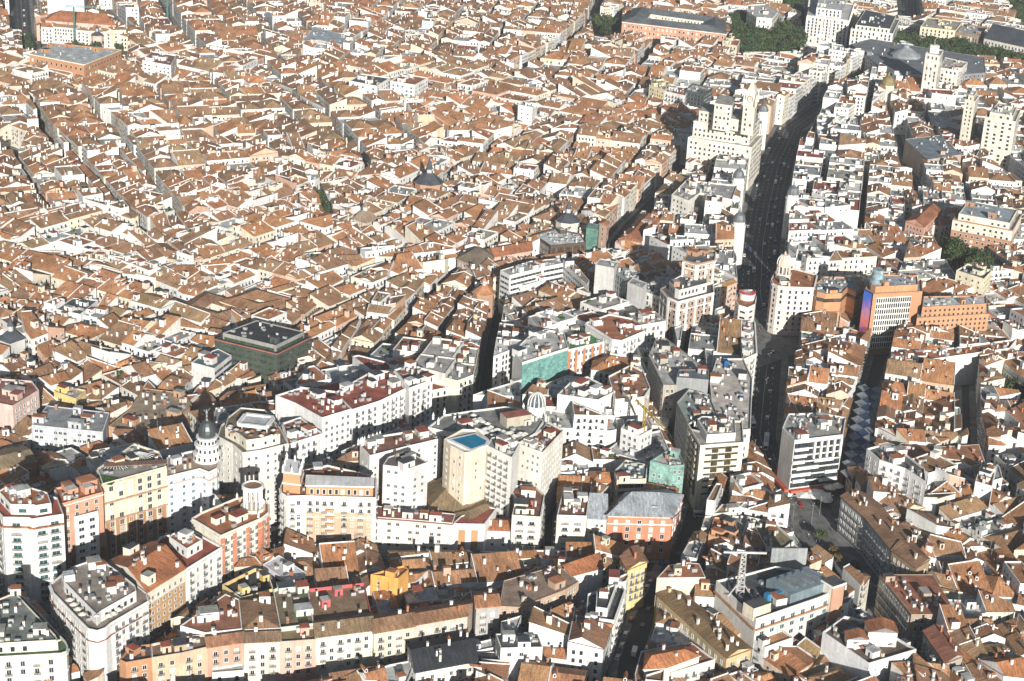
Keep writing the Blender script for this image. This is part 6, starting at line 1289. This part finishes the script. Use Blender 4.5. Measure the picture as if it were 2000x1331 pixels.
for k, (P, grand, bh) in enumerate(parcels):
    cx, cy = cen(P); A = area(P); wd_ = width(P)
    if A < 20 or wd_ < 3.2: continue
    street = any(q[2] for q in P)
    sty = style_for(cx, cy, grand, R)
    h = R.uniform(21, 29) if grand else bh[0] + R.gauss(0, .8)
    if cy > 900 and sty['kind'] != 'flat' and R.random() < .6: sty['roof'] = jit(bh[1], R, .07)
    if cy > 900: sty['slope'] = R.uniform(.30, .40); sty['keep'] = R.random() < .8
    if not street:
        t = R.random()
        if t < .07 and A < 260: continue                       # light well
        h -= R.uniform(0, 2.4)
        if t < .13: h *= .5
    elif not grand: h = bh[0] + .8 + R.gauss(0, .6)
    pxy = PX(cx, cy, 12)
    if 540 < pxy[0] < 1330 and 1035 < pxy[1] < 1230: h *= .78
    elif pxy[1] > 1255 and pxy[0] < 1120: h *= .72
    elif pxy[1] > 1195 and 1240 < pxy[0] < 1760: h *= .74
    if R.random() < .03: h += R.uniform(3, 7); sty['kind'] = 'flat'; sty['wall'] = WHITE
    cand.append((P, h, sty, cx, cy, A, street, grand))
vis = [c_ for c_ in cand if in_view(c_[3], c_[4], c_[1], 10)]
vis.sort(key=lambda c_: -c_[5] / (c_[3] ** 2 + c_[4] ** 2 + 365 ** 2) * (1.0 if c_[6] else .7))
single = set(id(c_) for c_ in vis[:205])
used = {}
wS, rS, nS, eS = MB(), MB(), MB(), MB()
def rel(x, y, a):
    ax, ay = a; dx, dy = x - ax, y - ay
    D = math.hypot(x, y); fx, fy = x / D, y / D
    f = dx * fx + dy * fy; s_ = dx * fy - dy * fx
    if abs(f) > abs(s_) * 2: return 'behind' if f > 0 else 'before'
    if abs(s_) > abs(f) * 2: return 'right of' if s_ > 0 else 'left of'
    return ('behind-' if f > 0 else 'front-') + ('right of' if s_ > 0 else 'left of')
OR_ = ['', 'second ', 'third ', 'fourth ', 'fifth ', 'sixth ', 'seventh ', 'eighth ', 'ninth ', 'tenth ']
solo = sorted([c_ for c_ in cand if id(c_) in single], key=lambda c_: min(math.hypot(c_[3] - a[0][0], c_[4] - a[0][1]) for a in ANCH))
for c_ in cand:
    P, h, sty, cx, cy, A, street, grand = c_
    if id(c_) in single: continue
    d = math.hypot(cx, cy); generic(P, h, sty, R, wS, rS, nS, eS, 2 if d > 1300 else 1)
for c_ in solo:
    P, h, sty, cx, cy, A, street, grand = c_
    a = min(ANCH, key=lambda a: math.hypot(cx - a[0][0], cy - a[0][1])); w1, r1, n1, e1 = MB(), MB(), MB(), MB()
    kind = generic(P, h, sty, R, w1, r1, n1, e1, 0)
    rt = {'flat': 'flat', 'gable': 'gabled', 'shed': 'lean-to', 'hip': 'hipped'}[kind]
    size = 'small ' if A < 110 else 'large ' if A > 260 else ''
    an = a[1] if len(a[1].split()) <= 4 else ' '.join(a[1].split()[:4])
    for drop in (' with', ' and', ' in', ' of', ' by', ' beside', ' a', ' the', ' on'):
        if an.endswith(drop): an = an[:-len(drop)]
    base = f"{cname(sty['wall'], True)} {size}house, {cname(sty['roof'], False)} {rt} roof, {rel(cx, cy, a[0])} the {an}"
    k = used.get(base, 0); used[base] = k + 1
    lab = base if k == 0 else (OR_[k] + 'nearest ' + base)
    root = thing('house', lab, 'house', (cx, cy, 0), 'ordinary town houses')
    w1.obj('wall', root); r1.obj('roof', root); n1.obj('window', root, 'stuff'); e1.obj('chimney', root, 'stuff')
allb = MB()
for s_ in (wS, rS, nS, eS):
    k = len(allb.v); allb.v.extend(s_.v); allb.f.extend(range(f.start + k, f.stop + k) for f in s_.f); allb.m.extend(s_.m); allb.c.extend(s_.c); allb.uv.extend(s_.uv)
o = allb.obj('town_houses', None, 'stuff'); tag(o, 'dense mass of tiled and flat roofed town houses filling the blocks of the city', 'houses')
print('faces', len(allb.f))

# ------------------------------------------------------------------ air
hz = bpy.data.materials.new('haze'); hz.use_nodes = True; n_ = hz.node_tree.nodes; n_.remove(n_['Principled BSDF'])
pv_ = n_.new('ShaderNodeVolumePrincipled'); pv_.inputs['Color'].default_value = (.88, .93, 1, 1); pv_.inputs['Density'].default_value = HAZE; pv_.inputs['Anisotropy'].default_value = 0.0
hz.node_tree.links.new(pv_.outputs[0], n_['Material Output'].inputs['Volume'])
b = MB(); b.prism([(-5050, -950), (5050, -950), (5050, 7050), (-5050, 7050)], -1.2, 372, W_, WHITE, bottom=True); o = b.obj('haze', kind='stuff'); o.data.materials.clear(); o.data.materials.append(hz)
tag(o, 'thin pale air over the whole city', 'haze')

# ------------------------------------------------------------------ trees
def crown_mesh(rx, rz, n, seed, c):
    r = random.Random(seed); b = MB(); lobes = [(r.uniform(-.5, .5) * rx, r.uniform(-.5, .5) * rx, rz * r.uniform(-.35, .45), r.uniform(.42, .62)) for _ in range(8)]
    for k in range(n):
        lx, ly, lz, s_ = r.choice(lobes); a, e = r.uniform(0, 6.283), math.asin(r.uniform(-.75, 1)); rad = r.uniform(.72, 1.02)
        x, y, z_ = lx + rx * s_ * rad * math.cos(a) * math.cos(e), ly + rx * s_ * rad * math.sin(a) * math.cos(e), lz + rz * s_ * rad * math.sin(e)
        nrm = Vector((math.cos(a) * math.cos(e), math.sin(a) * math.cos(e), math.sin(e))) + Vector((r.uniform(-.7, .7), r.uniform(-.7, .7), r.uniform(-.5, .7)))
        nrm.normalize(); t = nrm.orthogonal().normalized(); t.rotate(Matrix.Rotation(r.uniform(0, 6.28), 3, nrm)); s2 = nrm.cross(t); q = r.uniform(.28, .62)
        P = Vector((x, y, z_)); col = tuple(v * r.uniform(.6, 1.35) for v in c)
        b.face([tuple(P + t * q), tuple(P + s2 * q * .8), tuple(P - t * q), tuple(P - s2 * q * .8)], L_, col)
    return b.mesh('crown')
def trunk_mesh(h):
    b = MB(); b.lathe(0, 0, [(.3, -1), (.2, h)], B_, (.10, .075, .05), 7)
    for k in range(5):
        a = k * 1.3; b.bar((0, 0, h * .7), (math.cos(a) * 1.6, math.sin(a) * 1.6, h + 1.4), .16, B_, (.10, .075, .05))
    return b.mesh('trunk')
GC = [(.055, .085, .028), (.07, .10, .03), (.045, .075, .028), (.15, .10, .035)]
CR = [crown_mesh(4.2, 4.0, 620, 3 + i, c) for i, c in enumerate(GC)] + [crown_mesh(4.0, 4.4, 520, 13 + i, c) for i, c in enumerate(GC[:3])]
TRK = trunk_mesh(4.5)
def tree(px_, py_, label, group, ci=None, s=1.0):
    x, y = G(px_, py_, 7 * s); s *= R.uniform(.85, 1.15); root = thing('tree', label, 'tree', (x, y, 0), group)
    i = ci if ci is not None else R.choice([0, 1, 2, 4, 5, 6]); inst('crown', CR[i], root, (x, y, 6.3 * s), R.uniform(0, 6), (s, s, s)); inst('trunk', TRK, root, (x, y, 0), 0, (s, s, s))
for px_, py_, c_, l_ in ((1568, 1070, 3, 'rusty autumn'), (1584, 1082, 1, 'yellow-green'), (1606, 1090, 3, 'russet and green'), (1634, 1086, 3, 'bronze leaved'), (1620, 1108, 0, 'dark green'), (1612, 1122, 3, 'thin brownish'), (1560, 1098, 0, 'low dark'), (1590, 1108, 2, 'round dark'), (1672, 1106, 2, 'slim dark green'), (1628, 1072, 3, 'copper coloured'), (1554, 1052, 3, 'small copper'), (1602, 1046, 1, 'sparse green')):
    tree(px_, py_, l_ + ' tree on the sloping square beside the long balcony row', 'trees on the sloping square', c_, .72)
def grove(poly, n, label, group, s=1.0, seed=1):
    r = random.Random(seed); x0, y0, x1, y1 = bbox(poly); k = 0
    while k < n:
        x, y = r.uniform(x0, x1), r.uniform(y0, y1)
        if inside(x, y, poly): tree(x, y, label, group, None, s); k += 1
grove([(1812, 470), (1850, 462), (1930, 500), (1935, 525), (1860, 512)], 13, 'tall dark tree in the grove below the brick and white stepped block', 'grove trees below the brick block', 1.7, 2)
grove([(1928, 745), (1960, 730), (2010, 770), (2000, 800)], 9, 'leafy garden tree below the huge blank white party wall', 'garden trees by the white party wall', 1.2, 3)
grove([(1420, 40), (1450, 30), (1570, 62), (1560, 96), (1440, 95), (1425, 60)], 125, 'park tree in the palace gardens left of the boulevard', 'trees of the palace gardens', 1.9, 4)
grove([(1520, -8), (1550, -8), (1590, 40), (1572, 48)], 20, 'plane tree lining the wide avenue at the top edge', 'trees lining the top avenue', 1.8, 5)
grove([(1715, 84), (1720, 66), (1800, 72), (1985, 100), (1990, 118), (1880, 108)], 130, 'tree of the dense green boulevard in front of the palaces', 'boulevard trees', 1.9, 6)
grove([(1960, -5), (2005, -5), (2005, 66)], 25, 'woodland tree of the big park at the top right corner', 'trees of the corner park', 1.9, 7)
grove([(82, 86), (150, 80), (250, 90), (248, 98), (90, 96)], 14, 'garden tree between the pink palace and the brick court building', 'garden trees by the pink palace', 1.1, 8)
grove([(46, 70), (60, 66), (64, 96), (46, 92)], 7, 'street tree in the shade at the top left', 'street trees at top left', 1.4, 9)
grove([(602, 372), (618, 366), (650, 408), (638, 420)], 10, 'dark green tree filling the little square left of the octagonal church', 'trees of the little square', 1.2, 10)
grove([(1160, 38), (1212, 30), (1210, 60), (1170, 62)], 14, 'garden tree left of the slate-roofed brick palace', 'trees by the slate palace', 1.6, 11)
for px_, py_, s_, l_ in ((868, 60, 1.4, 'tree clump beside the far domed church'), (1660, 138, 1.5, 'tree at the corner of the shaded boulevard'), (1672, 150, 1.5, 'larger tree at the bend of the shaded boulevard'), (822, 730, 1.3, 'single green tree behind the long white row'), (1455, 875, .9, 'single street tree beside the chequered hotel'), (1480, 135, 1.6, 'tree between the pale mansions above the skyscraper'), (1412, 110, 1.2, 'tree in the court of the cream block, upper right'), (500, 325, .9, 'solitary court tree among the old quarter roofs'), (684, 275, 1.0, 'roadside tree in the upper old quarter')): tree(px_, py_, l_, None, None, s_)
for o in C.objects:
    if 'group' in o and o['group'] is None: del o['group']

# ------------------------------------------------------------------ vehicles, lamps, people
def car_parts(c, L=4.4, W=1.8, H=1.45, van=False):
    body, glass, wheel = MB(), MB(), MB()
    hl, hw = L / 2, W / 2
    prof = [(-hl, .35), (hl, .35), (hl, .75), (hl * .55, .92), (hl * .2, H), (-hl * .62, H), (-hl * .92, .95), (-hl, .85)] if not van else [(-hl, .35), (hl, .35), (hl, 1.1), (hl * .8, H), (-hl, H)]
    ins = lambda z_: .12 if z_ > 1.0 and not van else 0
    for s_ in (-1, 1):
        f = [(x, s_ * (hw - ins(z_)), z_) for x, z_ in prof]; body.face(f if s_ > 0 else f[::-1], P_M, c)
    for i in range(len(prof)):
        (x0, z0), (x1, z1) = prof[i], prof[(i + 1) % len(prof)]
        a, b_ = hw - ins(z0), hw - ins(z1); body.face([(x0, -a, z0), (x0, a, z0), (x1, b_, z1), (x1, -b_, z1)], P_M, c)
    if van: glass.face([(hl * .99 + .02, -hw * .85, 1.15), (hl * .99 + .02, hw * .85, 1.15), (hl * .81 + .03, hw * .85, H - .1), (hl * .81 + .03, -hw * .85, H - .1)], G_, DK)
    else:
        glass.face([(hl * .55 + .02, -hw * .8, .96), (hl * .55 + .02, hw * .8, .96), (hl * .2 + .03, hw * .75, H - .05), (hl * .2 + .03, -hw * .75, H - .05)], G_, DK)
        glass.face([(-hl * .92 - .02, hw * .8, 1.0), (-hl * .92 - .02, -hw * .8, 1.0), (-hl * .62 - .03, -hw * .75, H - .05), (-hl * .62 - .03, hw * .75, H - .05)], G_, DK)
    for s_ in (-1, 1): glass.face([(hl * .42, s_ * (hw - .02), .98), (hl * .15, s_ * (hw - .07), H - .1), (-hl * .55, s_ * (hw - .07), H - .1), (-hl * .75, s_ * (hw - .02), .98)][::s_], G_, DK)
    wheel.v = []; seg = 10
    for s_ in (-1, 1):
        ring_ = [(.33 * math.cos(t * 6.2832 / seg), .1 * s_, .33 * math.sin(t * 6.2832 / seg)) for t in range(seg)]; wheel.face(ring_[::-s_], M_, (.02, .02, .02))
    for t in range(seg):
        a, b_ = t * 6.2832 / seg, (t + 1) * 6.2832 / seg; wheel.face([(.33 * math.cos(a), -.1, .33 * math.sin(a)), (.33 * math.cos(a), .1, .33 * math.sin(a)), (.33 * math.cos(b_), .1, .33 * math.sin(b_)), (.33 * math.cos(b_), -.1, .33 * math.sin(b_))], M_, (.02, .02, .02))
    return body.mesh('body'), glass.mesh('glass'), wheel.mesh('wheel'), L, W
P_M = 6
CARC = [('white', (.75, .75, .74)), ('silver', (.5, .51, .52)), ('black', (.02, .02, .022)), ('dark grey', (.1, .105, .11)), ('red', (.35, .03, .03)), ('blue', (.04, .08, .22))]
CARS = {n: car_parts(c) for n, c in CARC}; CARS['white van'] = car_parts((.76, .76, .75), 5.6, 2.0, 2.4, True)
def put_car(x, y, rz, kind, label, group):
    me = CARS[kind]; root = thing('parked_car' if 'parked' in label else 'car', label, 'van' if 'van' in kind else 'car', (x, y, .01), group)
    root.rotation_euler = (0, 0, rz)
    for nm_, m_, locs in (('body', me[0], [(0, 0, 0)]), ('glass', me[1], [(0, 0, 0)]), ('wheel', me[2], [(sx * me[3] * .31, sy * (me[4] / 2 - .08), .33) for sx in (-1, 1) for sy in (-1, 1)])):
        for l_ in locs: o = bpy.data.objects.new(nm_, m_); o.parent = root; o.location = l_; C.objects.link(o)
wts = ['white', 'white', 'silver', 'silver', 'black', 'dark grey', 'white', 'red', 'blue', 'white van']
def along(line, ds, r, n, label, group, flip=True, jitter=2.0):
    pts = [G(*p) for p in line]; seg = [math.hypot(b_[0] - a[0], b_[1] - a[1]) for a, b_ in zip(pts, pts[1:])]; T = sum(seg)
    for k in range(n):
        for d in ds:
            if r.random() < .35: continue
            s_ = (k + .5 + r.uniform(-.35, .35)) / n * T; i = 0
            while i < len(seg) - 1 and s_ > seg[i]: s_ -= seg[i]; i += 1
            a, b_ = pts[i], pts[i + 1]; ux, uy = (b_[0] - a[0]) / seg[i], (b_[1] - a[1]) / seg[i]
            kind = r.choice(wts); x, y = a[0] + ux * s_ - uy * d, a[1] + uy * s_ + ux * d
            put_car(x, y, math.atan2(uy, ux) + (math.pi if d > 0 and flip else 0) + r.uniform(-.04, .04), kind, kind + ' ' + ('' if 'van' in kind else 'car ') + label, kind + ' cars ' + group)
along(STREETS[0][1], (-10, -6.5, -3, 3, 6.5, 10), R, 15, 'driving on the shaded wide avenue', 'on the wide avenue')
along(STREETS[4][1], (-6, 3), R, 8, 'on the side street below the square', 'on the side street')
along([(1228, 1300), (1262, 1200), (1300, 1130), (1340, 1060), (1362, 990)], (-5, 5.2), R, 18, 'parked along the kerb of the dark lower street', 'parked on the lower street', False)
along([(1235, 1290), (1262, 1200), (1300, 1130), (1340, 1060)], (0,), R, 6, 'driving down the dark lower street', 'driving on the lower street')
along([(1700, 128), (1660, 95), (1600, 66)], (-8, -4, 4, 8), R, 12, 'in the traffic of the shaded boulevard', 'on the boulevard')
along([(205, 20), (150, 12)], (0, 3), R, 2, 'parked at the top left', 'top left'); along([(60, 20), (64, 80)], (-7, 7), R, 12, 'parked in the shaded street at the top left', 'in the top left street', False)
q = G(1603, 1042); put_car(q[0] + 10, q[1] + 12, 2.2, 'white', 'white car driving past the long balcony row beside the sloping square', 'white cars by the balcony row')
q = G(1231, 1176); put_car(q[0], q[1], .35, 'white', 'white car turning at the fork by the yellow corner house', 'white cars at the fork')
def bus(x, y, rz, L, c, label):
    root = thing('bus', label, 'bus', (x, y, 0)); root.rotation_euler = (0, 0, rz)
    b = MB(); b.box(0, 0, .4, 3.0, L, 2.5, P_M, c, top=(.7, .7, .7)); b.box(0, 0, 3.0, 3.3, L * .4, 1.5, W_, (.5, .5, .5)); w_ = MB()
    for s_ in (-1, 1): w_.face([(-L / 2 + .6, s_ * 1.27, 1.4), (L / 2 - .6, s_ * 1.27, 1.4), (L / 2 - .6, s_ * 1.27, 2.5), (-L / 2 + .6, s_ * 1.27, 2.5)][::-s_], G_, DK)
    for s_ in (-1, 1): w_.face([(s_ * (L / 2 + .02), -1, 1.2), (s_ * (L / 2 + .02), 1, 1.2), (s_ * (L / 2 + .02), 1, 2.7), (s_ * (L / 2 + .02), -1, 2.7)][::s_], G_, DK)
    for nm_, m_ in (('body', b), ('glass', w_)): o = bpy.data.objects.new(nm_, m_.mesh(nm_)); o.parent = root; C.objects.link(o)
    for sx in (-.32, .3):
        for sy in (-1.15, 1.15): o = bpy.data.objects.new('wheel', CARS['white'][2]); o.parent = root; o.location = (sx * L, sy, .45); o.scale = (1.35, 1.35, 1.35); C.objects.link(o)
q = G(1496, 868); q2 = G(1500, 830); bus(q[0], q[1], math.atan2(q2[1] - q[1], q2[0] - q[0]), 17, (.55, .57, .58), 'long pale articulated bus on the dark street beside the wide office')
q = G(1469, 830); bus(q[0], q[1], 1.6, 10, (.6, .62, .62), 'short pale bus beside the kerb of the bare concrete building')
q = G(1372, 1010); bus(q[0], q[1], .1, 9, (.62, .66, .7), 'white and blue bus crossing below the chequered hotel')
q = G(1516, 52); bus(q[0], q[1], .1, 11, (.6, .6, .05), 'yellow-green tour bus beside the palace gardens')
lp = MB(); lp.lathe(0, 0, [(.14, 0), (.09, 9)], M_, (.35, .36, .36), 6)
for s_ in (-1, 1): lp.bar((0, 0, 8.8), (1.3 * s_, 0, 9.2), .1, M_, (.35, .36, .36)); lp.box(1.4 * s_, 0, 9.1, 9.3, .8, .35, M_, (.6, .6, .58), bottom=True)
LP = lp.mesh('street_lamp')
for k, (px_, py_) in enumerate(((1505, 930), (1500, 985), (1537, 1010), (1548, 1018), (1585, 1020), (1600, 1008), (1620, 1000), (1540, 880), (1700, 1180), (1478, 905), (1617, 950), (1390, 560), (1424, 520), (1500, 720), (1495, 770))):
    q = G(px_, py_); place('street_lamp', LP, (q[0], q[1], 0), 0.3 * k, 'tall double-armed grey street lamp beside the shaded streets and square', 'street lamp', 'double-armed street lamps')
def person_mesh(top, leg):
    b = MB(); b.lathe(0, 0, [(.1, 0), (.13, .5), (.2, .85)], W_, leg, 6); b.lathe(0, 0, [(.2, .85), (.19, 1.1), (.25, 1.4), (.09, 1.5)], W_, top, 6); b.lathe(0, 0, [(.07, 1.48), (.12, 1.6), (.1, 1.74), (0, 1.78)], W_, (.3, .2, .15), 6); return b.mesh('person')
PS = [('white', person_mesh((.7, .7, .7), (.1, .1, .15))), ('black', person_mesh((.03, .03, .03), (.05, .05, .06))), ('red', person_mesh((.4, .05, .05), (.1, .1, .12))), ('blue', person_mesh((.1, .15, .35), (.3, .28, .25)))]
for k in range(120):
    px_, py_ = (R.uniform(1505, 1640), R.uniform(955, 1090)) if k < 60 else (R.uniform(1480, 1560), R.uniform(598, 680)) if k < 90 else (R.uniform(1400, 1425), R.uniform(560, 650))
    q = G(px_, py_); n_, m_ = R.choice(PS); place('person', m_, (q[0], q[1], .02), 0, 'person in ' + n_ + ' top walking in the city squares', 'person', 'people in ' + n_ + ' walking on the squares')

# ------------------------------------------------------------------ labels that tell alike things apart
ORD = 'first second third fourth fifth sixth seventh eighth ninth tenth eleventh twelfth thirteenth fourteenth fifteenth sixteenth seventeenth eighteenth nineteenth twentieth'.split()
from collections import defaultdict
same = defaultdict(list)
for o in C.objects:
    if o.parent is None and 'label' in o: same[o['label']].append(o)
for lab, os_ in same.items():
    if 1 < len(os_) <= 20 and len(lab.split()) <= 13:
        tall = max(PX(*o.location[:2], 0)[1] for o in os_) - min(PX(*o.location[:2], 0)[1] for o in os_) > max(PX(*o.location[:2], 0)[0] for o in os_) - min(PX(*o.location[:2], 0)[0] for o in os_)
        if all(o.type == 'MESH' and o.location.length < 1e-6 for o in os_): key = lambda o: PX(*o.data.vertices[0].co[:2], 0)[1 if tall else 0]
        else: key = lambda o: PX(*o.location[:2], 0)[1 if tall else 0] 
        os_.sort(key=key, reverse=tall)
        for k, o in enumerate(os_): o['label'] = lab + (', ' + ORD[k] + (' nearest' if tall else ' from left'))
